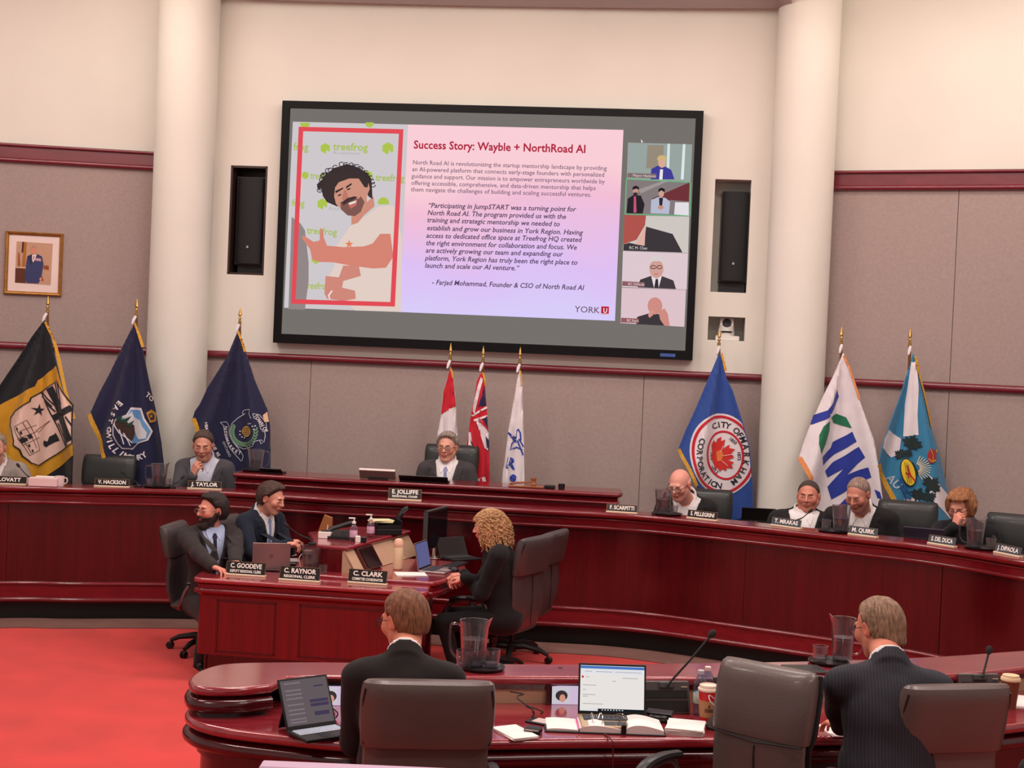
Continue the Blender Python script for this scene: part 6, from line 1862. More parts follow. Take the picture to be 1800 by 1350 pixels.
# ================================================================= glassware
GLASS = clear_mat('clear_glass', (238, 236, 238), 1.42, strength=1.5); WATER = clear_mat('water', (216, 212, 216), 1.33, strength=1.2)
TRAY = mat('tray_black', (22, 20, 22), .3, var=.03)
def tray(p, r, label):
    t = thing('serving_tray', label, 'tray', p, 0, 'round black trays')
    m_ = MB(); m_.lathe([(.001, .0), (r * .9, 0), (r, .010), (r * 1.01, .016), (r * .98, .016), (r * .88, .006), (.001, .006)], 32); m_.build('tray_dish', TRAY, t); return t
def pitcher(p, rz, label, h=.205, lvl=.5, r0=.052, r1=.072):
    t = thing('water_pitcher', label, 'pitcher', (p[0], p[1], p[2] + .006), rz, 'glass water pitchers')
    m_ = MB(); n = 28
    def ring(r, z, sp=0): return [Vector((r * cos(a) * (1 + sp * math.exp(-((a - pi) / .35) ** 2)), r * sin(a), z + sp * .09 * math.exp(-((a - pi) / .35) ** 2))) for a in [2 * pi * i / n for i in range(n)]]
    secs = [ring(r0 * .9, 0), ring(r0, .006), ring(r0 + (r1 - r0) * .5, h * .5), ring(r1 * .97, h * .86), ring(r1, h, .22), ring(r1 - .004, h - .001, .22), ring(r1 * .97 - .004, h * .85), ring(r0 + (r1 - r0) * .5 - .004, h * .5), ring(r0 - .004, .012), ring(.002, .012)]
    m_.loft(secs, 0, True, True); m_.build('glass_body', GLASS, t)
    m_ = MB(); hx = r1
    m_.tube(spline([(r1 * .93, 0, h * .88), (r1 + .035, 0, h * .90), (r1 + .045, 0, h * .75), (r1 + .040, 0, h * .35), (r0 + .03, 0, h * .18), (r0 + .002, 0, h * .16)], 4), .0055, 8); m_.build('handle', GLASS, t)
    m_ = MB(); rl = r0 + (r1 - r0) * lvl
    m_.lathe([(.001, .013), (r0 - .005, .013), (rl - .005, h * lvl), (.001, h * lvl)], n); m_.build('water', WATER, t)
    for i in range(3):
        m_ = MB(); m_.box((-.015 + .012 * i, -.02 + .013 * i, h * lvl - .022), (.004 + .012 * i, .0 + .013 * i, h * lvl - .004), bev=.003); m_.build('ice_cube', GLASS, t)
    return t
def tumbler(p, label, h=.088, r=.040, lvl=.3):
    t = thing('drinking_glass', label, 'glass', (p[0], p[1], p[2] + .006), 0, 'drinking glasses')
    m_ = MB(); m_.lathe([(r * .82, 0), (r * .86, .004), (r, h), (r - .003, h), (r * .84 - .003, .012), (.001, .012)], 24); m_.build('glass_body', GLASS, t)
    if lvl:
        m_ = MB(); m_.lathe([(.001, .0125), (r * .84 - .004, .0125), (r * (.84 + .14 * lvl) - .004, h * lvl), (.001, h * lvl)], 20); m_.build('water', WATER, t)
    return t
def onz(u, v, z): p = atz(u, v, z); return (p.x, p.y, p.z)
tray(onz(278, 856.3, ZD), .125, 'black round tray before the column, between two nameplates'); pitcher(onz(279, 856, ZD), R_(180), 'glass pitcher before the column, handle to its left', h=.19)
tumbler(onz(263, 857, ZD), 'drinking glass left of the pitcher before the column', h=.07, r=.032); tumbler(onz(294, 857, ZD), 'drinking glass right of the pitcher before the column', h=.07, r=.032)
pB = onz(449, 828, ZB); tray((pB[0], pB[1], ZB), .12, 'black round tray on the end of the raised bench'); pitcher(pB, R_(0), 'glass pitcher on the end of the raised bench, beside the beehive flag', h=.185)
tray(onz(1172, 905, ZD), .125, 'black round tray in front of the bald man'); pitcher(onz(1165, 904.5, ZD), R_(100), 'glass pitcher in front of the bald man\u2019s face', h=.20, lvl=.6); tumbler(onz(1184, 906, ZD), 'drinking glass in front of the bald man\u2019s collar', h=.075, r=.034)
tray(onz(1466, 935, ZD), .125, 'black round tray between the slick-haired man and the man looking down'); pitcher(onz(1478, 935, ZD), R_(80), 'glass pitcher before the man looking down with cropped grey hair', h=.20); tumbler(onz(1452, 933, ZD), 'drinking glass before the slick-haired man\u2019s sleeve', h=.08, r=.034)
tray(onz(1726, 965, ZD), .125, 'black round tray beside the woman with glasses'); pitcher(onz(1713, 963.5, ZD), R_(185), 'glass pitcher beside the woman with glasses', h=.205, lvl=.6); tumbler(onz(1741, 967.5, ZD), 'drinking glass by the black nameplate at the right end', h=.08, r=.036)
tray(onz(556, 1011, ZK), .10, 'black round tray on the clerk desk behind the middle nameplate'); pitcher(onz(546, 1010, ZK), R_(20), 'glass pitcher behind the middle clerk nameplate', h=.20, lvl=.4); tumbler(onz(567, 1014, ZK), 'drinking glass behind the middle clerk nameplate', h=.08, r=.034)
tray(onz(848, 1176, ZL), .105, 'black round tray beside the short-haired man\u2019s shoulder'); pitcher(onz(831, 1173, ZL), R_(170), 'large glass pitcher beside the short-haired man\u2019s shoulder', h=.215, lvl=.6, r0=.054, r1=.070)
tumbler(onz(863, 1176, ZL), 'drinking glass standing clear on the tray by the short-haired man', h=.085, r=.041); tumbler(onz(816, 1177, ZL), 'drinking glass half hidden by the short-haired man\u2019s shoulder', h=.085, r=.041)
tray(onz(1456, 1166, ZL), .10, 'black round tray beside the pinstriped man'); pitcher(onz(1480, 1163, ZL), R_(0), 'large glass pitcher half hidden by the pinstriped man', h=.215, lvl=.55, r0=.05, r1=.062); tumbler(onz(1441, 1167, ZL), 'drinking glass on the tray beside the pinstriped man', h=.085, r=.039)

# ================================================================= microphones
def gooseneck(base, tip, label, parent=None, head=.012, grp='gooseneck microphones', stand=.03):
    b, t_ = Vector(base), Vector(tip)
    t = thing('gooseneck_microphone', label, 'microphone', b, 0, grp)
    d = t_ - b
    m_ = MB(); m_.lathe([(stand, 0), (stand, .012), (stand * .6, .02), (.001, .022)], 16); m_.build('base', BLACKP, t)
    pts = spline([(0, 0, .01), (d.x * .12, d.y * .12, .025 + d.z * .12), d * .5, d * .97], 5)
    m_ = MB(); m_.tube(pts, [.006] * (len(pts) - 6) + [.004] * 6, 8); m_.build('neck', BLACKM, t)
    u = (d * .97 - d * .8).normalized()
    m_ = MB(); m_.tube([d - u * .03, d - u * .02, d, d + u * .012, d + u * .016], [head * .5, head, head, head * .8, head * .2], 12); m_.build('head', mat('mic_foam', (40, 34, 34), .9, var=.1, scale=90), t)
    return t
def mic_px(ub, vb, z, ut, vt, dd, label, **k):
    b = atz(ub, vb, z); return gooseneck(b, at(ut, vt, b.y + dd), label, **k)
ZS = ZD
mic_px(62, 853, ZS, 31, 817, .12, 'thin microphone leaning before the man in pale grey')
mic_px(243, 856, ZS, 215, 829, .12, 'thin microphone beside the vacant chair')
mic_px(303, 858, ZS, 322, 838, .10, 'thin microphone between the tray and the man resting his chin')
mic_px(1152, 905, ZS, 1169, 868, .12, 'thin microphone by the tray before the bald man')
mic_px(1394, 924, ZS, 1426, 897, .12, 'thin microphone across the slick-haired man\u2019s shirt')
mic_px(1768, 966, ZS, 1747, 944, .12, 'thin microphone before the empty chair at the right end')
mic_px(549, 957.5, ZH, 502, 922, .02, 'thin microphone rising from the hutch beside the young clerk')
# tabletop microphone stations on the near desk
STN = mat('station_grey', (74, 66, 66), .4, var=.05)
def station(u0, u1, vtop, vbot, label, mtip, mbase, rzk=0):
    a, b = atz(u0, vbot, ZW), atz(u1, vbot, ZW)
    w = (b - a).length; rz = math.atan2(b.y - a.y, b.x - a.x)
    c = (a + b) / 2; hh = (vbot - vtop) / (F / c.y)
    t = thing('microphone_station', label, 'microphone', (c.x, c.y, ZW), rz, 'microphone stations')
    M = Matrix.Rotation(R_(-18), 4, 'X')
    m_ = MB(); m_.box((-w / 2, 0, 0), (w / 2, .035, hh), M=M, bev=.006); m_.build('housing', STN, t)
    m_ = MB(); m_.box((-w / 2 + .01, -.003, .012), (w / 2 - .01, .002, hh * .42), M=M, bev=.001); m_.build('lower_panel', BLACKP, t)
    m_ = MB(); m_.box((-w / 2 + .012, -.004, hh * .48), (w / 2 - .012, .002, hh * .72), M=M, bev=.001); m_.build('speaker_slot', BLACKM, t)
    m_ = MB(); m_.box((w / 2 - .04, -.006, hh * .80), (w / 2 - .012, 0, hh * .82), M=M); m_.build('indicator', mat('indicator', (220, 200, 180), .4, var=0), t)
    m_ = MB(); m_.box((-.035, -.012, hh - .035), (.035, .0, hh - .006), M=M, bev=.004); m_.build('socket', DARKGREY, t)
    top = M @ Vector((0.0, -.01, hh - .02))
    bb = Matrix.Rotation(rz, 4, 'Z') @ top + Vector((c.x, c.y, ZW))
    bb = at(mbase[0], mbase[1], bb.y)
    d = at(mtip[0], mtip[1], bb.y + .06)
    inv = Matrix.Rotation(-rz, 4, 'Z')
    l0 = inv @ (bb - Vector((c.x, c.y, ZW))); l1 = inv @ (d - Vector((c.x, c.y, ZW)))
    m_ = MB(); pts = spline([l0, l0.lerp(l1, .15), l0.lerp(l1, .6) + Vector((0, 0, -.004)), l1], 5)
    m_.tube(pts, [.0085] * 3 + [.0055] * (len(pts) - 3), 8); m_.build('neck', BLACKM, t)
    u = (l1 - l0).normalized()
    m_ = MB(); m_.tube([l1 - u * .025, l1 - u * .015, l1, l1 + u * .014, l1 + u * .02], [.007, .014, .018, .014, .004], 12); m_.build('head', mat('mic_foam', (40, 34, 34)), t)
    return t
station(1132, 1214, 1197, 1256, 'grey microphone station between the open laptop and the red cup', (1252, 1114), (1172, 1206))
station(1690, 1762, 1184, 1236, 'grey microphone station above the last taupe chair', (1739, 1142), (1727, 1190))

# ================================================================= laptops, tablet, monitors
SILVER = mat('silver_lid', (170, 148, 148), .35, .7, var=.03); KEYS = mat('keys', (46, 44, 48), .5, var=.05)
OFFS = mat('dark_screen', (20, 18, 24), .12, var=0)
def laptop(p, rz, w, dep, hgt, tilt, label, body=SILVER, screen=OFFS, lid=None, keys=KEYS, deco=None, name='laptop', cat='laptop', logo=None, group=None):
    """hinge at the origin along X; keyboard towards -Y, lid tilted back by tilt degrees"""
    t = thing(name, label, cat, p, rz, group)
    m_ = MB(); m_.box((-w / 2, -dep, 0), (w / 2, .004, .014), bev=.003); bs = m_.build('base', body, t)
    m_ = MB(); m_.box((-w * .44, -dep * .52, .0135), (w * .44, -dep * .10, .0155)); kb = m_.build('keyboard', keys, t)
    m_ = MB()
    for r in range(5):
        for c in range(13):
            x = -w * .43 + w * .86 * (c + .5) / 13; y = -dep * .14 - dep * .37 * r / 5
            m_.box((x - w * .027, y - dep * .030, .0155), (x + w * .027, y + dep * .030, .0175))
    m_.build('keys', mat('keycaps', (70, 70, 78), .5, var=0) if keys is KEYS else mat('keycaps_pale', (186, 196, 214), .5, var=0), t, kind='stuff')
    m_ = MB(); m_.box((-w * .16, -dep * .92, .0135), (w * .16, -dep * .60, .0148)); m_.build('touchpad', mat('touchpad', (150, 135, 135), .4, var=0) if body is SILVER else BLACKP, t)
    M = Matrix.Translation((0, 0, .012)) @ Matrix.Rotation(R_(-tilt), 4, 'X')
    m_ = MB(); m_.box((-w / 2, -.001, 0), (w / 2, .006, hgt), M=M, bev=.002); ld = m_.build('lid', lid or body, t)
    m_ = MB(); m_.box((-w / 2 + .003, -.002, .004), (w / 2 - .003, 0, hgt - .003), M=M); m_.build('bezel', BLACKM, ld)
    m_ = MB(); m_.box((-w / 2 + .008, -.003, .016), (w / 2 - .008, -.001, hgt - .009), M=M); sc = m_.build('display', screen, ld)
    if logo:
        m_ = MB(); m_.tube([M @ Vector((.012 * cos(a), .0065, hgt * .5 + .012 * sin(a))) for a in np.linspace(0, 2 * pi, 13)[:-1]], .0012, 5, closed=True); m_.tube([M @ Vector((-.004, .0068, hgt * .5 + .008)), M @ Vector((.004, .0068, hgt * .5 - .008))], .0012, 5); m_.build('lid_mark', logo, ld)
    if deco: deco(t, M, w, hgt, ld)
    return t
def px_rect(parent, M, x0, x1, z0, z1, col, n=.0036, name='screen_area', em=True):
    m_ = MB(); m_.add([M @ Vector((x0, -n, z0)), M @ Vector((x1, -n, z0)), M @ Vector((x1, -n, z1)), M @ Vector((x0, -n, z1))], [(0, 1, 2, 3)])
    return m_.build(name, emis('px_%d_%d_%d' % col, col), parent)
def doc_ui(t, M, w, h, ld):
    X0, X1, Z0, Z1 = -w / 2 + .008, w / 2 - .008, .016, h - .009
    f = lambda a, b, c, d, col, n=.0036, nm='screen_area': px_rect(ld, M, X0 + (X1 - X0) * a, X0 + (X1 - X0) * b, Z0 + (Z1 - Z0) * c, Z0 + (Z1 - Z0) * d, col, n, nm)
    f(0, 1, .93, .99, (74, 118, 190), nm='title_bar'); f(0, 1, .80, .93, (226, 226, 230), nm='toolbar')
    f(.0, 1, .0, .055, (24, 26, 34), nm='taskbar'); f(0, .28, 0, .055, (222, 222, 226), .0038, 'search_box')
    f(.02, .05, .72, .77, (190, 50, 60), .0040, 'page_icon')
    for a, b, c in ((.08, .14, .74), (.04, .25, .56), (.04, .09, .46), (.04, .24, .35), (.04, .12, .31), (.04, .36, .15), (.07, .18, .86), (.24, .50, .86), (.54, .95, .86), (.65, .90, .73), (.50, .56, .66)):
        f(a, b, c, c + .012, (150, 152, 160), .0042, 'text_line')
    for i in range(8): f(.34 + i * .045, .36 + i * .045, .015, .04, (190, 200, 210), .0042, 'task_icon')
h0 = atz(1075, 1262, .768)
laptop((h0.x, h0.y, .768), R_(2), .300, .20, .222, 14, 'open laptop with a bright white document on screen, in the middle of the near desk', body=mat('gold_laptop', (206, 176, 140), .35, .6, var=.03), screen=emis('page_white', (232, 226, 222)), lid=BLACKP, deco=doc_ui)
# tablet with pale keyboard
def chat_ui(t, M, w, h, ld):
    for a, b, c, d in ((.55, .92, .48, .54), (.55, .92, .40, .46), (.60, .90, .22, .30), (.68, .88, .78, .81)):
        px_rect(ld, M, -w / 2 + w * a, -w / 2 + w * b, h * c, h * d, (66, 58, 82), .0038, 'message_bubble')
    for c in (.88, .74, .66, .58, .46, .36, .28, .18, .12):
        px_rect(ld, M, -w / 2 + w * .1, -w / 2 + w * .42, h * c, h * (c + .03), (124, 112, 116), .0038, 'text_line')
ha, hb_ = atz(523, 1290, .765), atz(573, 1271, .765)
hc_ = (ha + hb_) / 2; rzt = math.atan2(hb_.y - ha.y, hb_.x - ha.x)
tb = laptop((hc_.x, hc_.y, .756), R_(38), .235, .165, .215, 27, 'upright tablet on a folding stand with a pale keyboard, by the rounded desk end', body=mat('case_black', (18, 18, 22), .6, var=.05), screen=emis('tablet_grey', (98, 88, 92)), lid=mat('case_black', (18, 18, 22)), keys=mat('keys_pale', (206, 214, 228), .5, var=.02), deco=chat_ui, name='tablet', cat='tablet')
m_ = MB(); m_.add([(-.10, .10, .0), (.10, .10, .0), (.10, .055, .12), (-.10, .055, .12), (-.10, .106, 0), (.10, .106, 0), (.10, .062, .125), (-.10, .062, .125)], [(0, 1, 2, 3), (7, 6, 5, 4), (0, 3, 7, 4), (1, 5, 6, 2), (3, 2, 6, 7)]); m_.build('folding_stand', mat('case_black', (18, 18, 22)), tb)
# clerks' laptops
q0 = atz(476, 1003, ZK); laptop((q0.x, q0.y + .0, ZK), R_(190), .27, .19, .195, 8, 'silver laptop seen from behind in front of the bearded clerk', logo=BLACKP)
q0 = atz(746, 1004, ZM); laptop((q0.x, q0.y + .06, ZM), R_(74), .27, .20, .20, 12, 'silver laptop with a bluish screen beside the white bottle', screen=emis('laptop_blue', (92, 92, 136)), lid=SILVER)
q0 = atz(797, 985, ZM); laptop((q0.x + .0, q0.y + .15, ZM), R_(38), .27, .18, .16, 28, 'black laptop in front of the curly blonde woman', body=BLACKP, lid=BLACKP)
# raised bench items
def lap_back(u, v, w, h, rz, label, body, tilt=20, z=ZB): p = atz(u, v, z); return laptop((p.x, p.y, z), rz, w, .14, h, tilt, label, body=body, lid=body)
laptop(onz(745, 848, ZB), R_(176), .42, .12, .085, 55, 'black laptop lying low in front of the chairperson', body=BLACKP, lid=BLACKP)
t = thing('tilted_monitor', 'low tilted monitor with a pale top edge on the raised bench', 'monitor', onz(664, 843, ZB), R_(-4))
m_ = MB(); Mx = Matrix.Rotation(R_(38), 4, 'X'); m_.box((-.155, 0, 0), (.155, .02, .105), M=Mx, bev=.004); m_.build('casing', mat('taupe_casing', (120, 100, 96), .4, var=.03), t)
m_ = MB(); m_.box((-.155, -.002, .098), (.155, .022, .107), M=Mx, bev=.002); m_.build('top_edge', mat('pale_plastic', (222, 206, 200), .4, var=0), t)
m_ = MB(); m_.box((-.08, -.02, 0), (.08, .06, .02)); m_.build('foot', BLACKP, t)
laptop(onz(478, 832, ZB), R_(172), .20, .10, .075, 62, 'small black laptop beside the pitcher on the raised bench', body=BLACKP, lid=BLACKP)
p = atz(1345, 918, .98); laptop((p.x, p.y + .35, .95), R_(172), .30, .16, .13, 30, 'black laptop left of the slick-haired man, its pale top edge just above the bench', body=BLACKP, lid=BLACKP)
p = atz(1640, 952, ZD); laptop((p.x, p.y + .22, ZD - .01), R_(155), .30, .08, .088, 30, 'purplish laptop seen from behind in front of the woman with glasses', body=mat('purple_lid', (78, 66, 86), .4, .3, var=.03), lid=mat('purple_lid', (78, 66, 86)))
# gavel set
g0 = atz(925, 858, ZB)
t = thing('gavel_block', 'long wooden sound block under the gavel on the raised bench', 'block', (g0.x, g0.y + .05, ZB), R_(-6))
m_ = MB(); m_.box((-.15, -.05, 0), (.15, .05, .018), bev=.006); m_.build('board', wood('gavel_wood', (120, 62, 34), (168, 100, 62), axis='X'), t)
t = thing('gavel', 'wooden gavel with its head upright lying on the wooden block', 'gavel', (g0.x + .06, g0.y + .05, ZB + .018), R_(-6))
GW = wood('gavel_wood', (120, 62, 34), (168, 100, 62), axis='X')
m_ = MB(); m_.lathe([(.022, 0), (.026, .004), (.026, .018), (.020, .024), (.020, .046), (.026, .052), (.026, .066), (.022, .07)], 18); m_.build('head', GW, t)
m_ = MB(); m_.tube([(-.01, 0, .035), (-.10, 0, .022), (-.20, 0, .010)], [.007, .009, .011], 10); m_.build('handle', GW, t)
t = thing('black_case', 'flat black case beside the gavel block', 'case', (g0.x + .20, g0.y + .06, ZB), R_(-6)); m_ = MB(); m_.box((-.045, -.04, 0), (.045, .04, .028), bev=.005); m_.build('case_body', BLACKP, t); m_ = MB(); m_.box((-.045, -.041, .013), (.045, .041, .015)); m_.build('case_seam', BLACKM, t)
t = thing('black_cup', 'short black cup at the end of the gavel set', 'cup', (g0.x + .30, g0.y + .05, ZB)); m_ = MB(); m_.lathe([(.026, 0), (.028, .02), (.03, .042), (.027, .044), (.024, .01), (.001, .01)], 18); m_.build('cup_body', BLACKP, t)

# clerk desk clutter
def bottle_pump(p, label):
    t = thing('sanitizer_bottle', label, 'bottle', p, R_(180), 'hand sanitizer bottles'); G = clear_mat('gel_plastic', (222, 190, 206), 1.45, .15, 2.0)
    m_ = MB(); m_.lathe([(.026, 0), (.029, .006), (.029, .085), (.024, .105), (.013, .118), (.013, .128)], 20); m_.build('bottle_body', G, t)
    m_ = MB(); m_.lathe([(.0292, .03), (.0296, .032), (.0296, .078), (.0292, .08)], 20); m_.build('bottle_label', mat('label_pink', (214, 170, 196), .5, var=.15, scale=30), t)
    m_ = MB(); m_.lathe([(.015, .128), (.015, .142), (.006, .146), (.005, .165)], 14); m_.box((-.009, -.007, .163), (.040, .007, .173), bev=.002); m_.build('pump', wp, t)
    return t
bottle_pump(onz(621, 951, ZH), 'pump sanitizer bottle on the hutch, the nearer one'); bottle_pump(onz(651, 944, ZH), 'pump sanitizer bottle on the hutch beside the black letter tray')
t = thing('desk_telephone', 'black desk telephone lying on the hutch beside the sanitizer', 'telephone', onz(600, 947, ZH), R_(-8))
m_ = MB(); m_.add([(-.09, -.06, 0), (.09, -.06, 0), (.09, .09, 0), (-.09, .09, 0), (-.09, -.06, .02), (.09, -.06, .02), (.09, .09, .055), (-.09, .09, .055)], [(0, 3, 2, 1), (4, 5, 6, 7), (0, 1, 5, 4), (1, 2, 6, 5), (2, 3, 7, 6), (3, 0, 4, 7)]); m_.build('telephone_body', BLACKP, t)
m_ = MB(); m_.tube(spline([(-.10, -.04, .035), (-.085, .0, .065), (-.02, .03, .09), (.05, .05, .115), (.09, .06, .12)], 4), .014, 8, flat=1.5); m_.build('handset', BLACKM, t)
for i in range(3):
    for j in range(4):
        m_ = MB(); m_.box((-.01 + i * .024, -.045 + j * .026, .022 + j * .006), (.006 + i * .024, -.03 + j * .026, .030 + j * .006)); m_.build('button', DARKGREY, t)
t = thing('letter_tray', 'black letter tray box with yellowish papers on the hutch', 'tray', onz(681, 938, ZH), R_(20))
m_ = MB(); m_.box((-.11, -.09, 0), (.09, .09, .006)); m_.box((-.11, -.09, 0), (-.104, .09, .09)); m_.box((.084, -.09, 0), (.09, .09, .11)); m_.box((-.11, .084, 0), (.09, .09, .11)); m_.box((-.11, -.09, 0), (.09, -.084, .075)); m_.build('tray_box', BLACKP, t)
m_ = MB(); m_.box((-.11, -.0915, .038), (.09, -.083, .044)); m_.build('tray_divider', DARKGREY, t)
t2 = thing('paper_stack', 'yellowish papers heaped on the black letter tray', 'papers', (t.location.x - .05, t.location.y + .02, ZH + .088), R_(14))
for i in range(6):
    m_ = MB(); m_.box((-.10 + .004 * i, -.075, .003 * i), (.075, .075 - .004 * i, .003 * i + .0025), M=Matrix.Rotation(R_(i * 3), 4, 'Z')); m_.build('sheet', mat('cream_paper', (232, 214, 168), .8, var=.04), t2)
t = thing('handset', 'black cordless handset standing up at the back of the hutch', 'telephone', (atz(697, 935, ZH).x, atz(697, 935, ZH).y + .1, ZH + .0), R_(20))
m_ = MB(); m_.tube(spline([(0, 0, 0), (.0, 0, .07), (.02, 0, .125), (.05, 0, .165), (.075, 0, .178)], 4), [.028] * 9 + [.024] * 8, 10, flat=.8); m_.build('grip', BLACKM, t)
m_ = MB(); m_.tube([(.03, -.022, .135), (.07, -.022, .172)], .007, 6); m_.build('earpiece', DARKGREY, t)
t = thing('card_box', 'small white and black card box at the hutch edge', 'box', onz(633, 953, ZH), R_(12)); m_ = MB(); m_.box((-.035, -.02, 0), (.0, .02, .045), bev=.002); m_.build('card', PAPER, t); m_ = MB(); m_.box((.002, -.02, 0), (.045, .02, .040), bev=.004); m_.build('clip_case', BLACKP, t)
t = thing('tissue_box', 'white tissue box with dark top left of the telephone', 'box', onz(570, 946, ZH), R_(-5)); m_ = MB(); m_.box((-.04, -.03, 0), (.05, .05, .05), bev=.004); m_.build('carton', PAPER, t); m_ = MB(); m_.box((-.03, -.02, .05), (.04, .04, .053)); m_.build('opening', BLACKM, t); m_ = MB(); m_.lathe([(.004, .05), (.003, .10)], 8, (.02, .01, 0)); m_.build('straw', wp, t)
t = thing('cardboard_wedge', 'brown cardboard wedge standing behind the tissue box', 'box', (onz(567, 944, ZH)[0], onz(567, 944, ZH)[1] + .12, ZH), 0); m_ = MB(); m_.add([(-.06, 0, 0), (.05, 0, 0), (.05, 0, .13), (-.01, 0, .15), (-.06, .05, 0), (.05, .05, 0), (.05, .05, .13), (-.01, .05, .15)], [(0, 1, 2, 3), (7, 6, 5, 4), (0, 3, 7, 4), (1, 5, 6, 2), (3, 2, 6, 7)]); m_.build('card', mat('cardboard', (150, 92, 50), .8, var=.08), t)
t = thing('drink_bottle', 'tall white reusable bottle in front of the hutch', 'bottle', onz(699, 1001, ZM), 0)
m_ = MB(); m_.lathe([(.030, 0), (.036, .008), (.037, .02), (.037, .155), (.034, .165)], 22); m_.build('bottle_body', mat('cream_steel', (228, 196, 160), .4, var=.03), t); m_ = MB(); m_.lathe([(.034, .165), (.036, .17), (.036, .20), (.026, .222), (.012, .228)], 22); m_.build('bottle_cap', mat('cap_pink', (236, 186, 160), .5, var=.02), t)
# standing monitor
q0 = atz(762, 984, ZM)
t = thing('desktop_monitor', 'black desktop monitor seen nearly edge-on beside the curly blonde woman', 'monitor', (q0.x, q0.y + .12, ZM), R_(73))
m_ = MB(); m_.box((-.23, -.015, .08), (.23, .015, .38), bev=.006); m_.build('casing', BLACKP, t); m_ = MB(); m_.box((-.215, -.018, .095), (.215, -.0145, .365)); m_.build('display', OFFS, t)
m_ = MB(); m_.box((-.235, -.019, .376), (.235, .016, .384)); m_.box((-.235, -.019, .076), (-.228, .016, .384)); m_.build('edge', DARKGREY, t, kind='stuff')
m_ = MB(); m_.lathe([(.09, 0), (.09, .01), (.02, .018), (.018, .10)], 20); m_.build('stand', CHROME, t)
def paper(p, w, d, n, rz, label, th=.0022, name='paper_stack', mt=None, grp='loose papers'):
    t = thing(name, label, 'papers', p, rz, grp); r = random.Random(int(abs(p[0] * 1000)))
    for i in range(n):
        m_ = MB(); m_.box((-w / 2, -d / 2, i * th), (w / 2, d / 2, i * th + th * .8), M=Matrix.Rotation(R_(r.uniform(-4, 4) * (1 if n > 1 else 0)), 4, 'Z')); m_.build('sheet', mt or PAPER, t)
    return t
paper(onz(722, 1010, ZM), .22, .16, 3, R_(14), 'white papers spread under the bluish-screen laptop')
paper(onz(512, 985, ZK), .10, .14, 3, R_(10), 'small stack of papers right of the silver laptop')
paper(onz(505, 976, ZK + .0), .12, .10, 2, R_(-10), 'sheet on the desk in front of the young clerk in navy')
t = thing('computer_mouse', 'black computer mouse at the desk corner by the curly blonde woman', 'mouse', onz(797, 1004, ZM), R_(60)); m_ = MB(); m_.lathe([(.001, .034), (.018, .031), (.028, .02), (.031, .008), (.030, 0)], 16, M=Matrix.Scale(1.5, 4, (0, 1, 0))); m_.build('shell', BLACKP, t)
m_ = MB(); m_.box((-.003, -.03, .028), (.003, -.008, .036)); m_.build('wheel', DARKGREY, t)
t = thing('keyboard', 'flat black keyboard under the black laptop on the clerk desk', 'keyboard', onz(800, 994, ZM), R_(70)); m_ = MB(); m_.box((-.15, -.05, 0), (.15, .05, .012), bev=.003); m_.build('keyboard_body', BLACKP, t)
m_ = MB(); [m_.box((-.14 + i * .02, -.04 + j * .02, .012), (-.125 + i * .02, -.026 + j * .02, .015)) for i in range(14) for j in range(4)]; m_.build('keys', KEYS, t, kind='stuff')
t = thing('power_adapter', 'black adapter brick behind the middle clerk nameplate', 'adapter', onz(512, 996, ZK), R_(6)); m_ = MB(); m_.box((-.04, -.03, 0), (.04, .03, .03), bev=.004); m_.build('brick_case', BLACKP, t); m_ = MB(); m_.tube(spline([(.04, 0, .015), (.07, .03, .01), (.06, .10, .01), (.11, .16, .02)], 4), .003, 6); m_.build('lead', BLACKM, t)
t = thing('document_camera', 'small grey desk camera with white lead left of the clerk pitcher', 'camera', onz(537, 1000, ZK), R_(10)); m_ = MB(); m_.lathe([(.03, 0), (.03, .01), (.008, .02), (.007, .11)], 14); m_.build('stem', mat('warm_grey', (150, 132, 116), .5, var=.03), t); m_ = MB(); m_.box((-.03, -.02, .105), (.05, .03, .14), bev=.006); m_.build('camera_head', mat('warm_grey', (150, 132, 116)), t); m_ = MB(); m_.tube(spline([(-.02, 0, .12), (-.05, -.01, .08), (-.04, -.02, .02), (-.07, -.02, .004)], 5), .003, 6); m_.build('lead', wp, t)
# left end of the bench: white carton and mug
t = thing('white_carton', 'low white carton before the black and gold flag', 'box', onz(78, 854.5, ZD), R_(2)); m_ = MB(); m_.box((-.12, -.04, 0), (.11, .04, .07), bev=.004); m_.build('carton', mat('pink_white', (226, 200, 200), .6, var=.03), t); m_ = MB(); m_.box((-.07, -.03, .07), (.08, .03, .082), bev=.003); m_.build('folded_tissue', PAPER, t)
t = thing('coffee_mug', 'white mug with dark handle opening beside the low white carton', 'mug', (onz(99, 855, ZD)[0] + .02, onz(99, 855, ZD)[1] + .02, ZD), 0); m_ = MB(); m_.lathe([(.032, 0), (.036, .01), (.038, .085), (.035, .085), (.033, .012), (.001, .012)], 20); m_.build('mug_body', mat('glazed_white', (224, 206, 206), .3, var=.02), t); m_ = MB(); m_.tube(spline([(.034, 0, .07), (.058, 0, .068), (.06, 0, .035), (.035, 0, .02)], 4), .005, 8); m_.build('handle', mat('glazed_white', (224, 206, 206)), t)

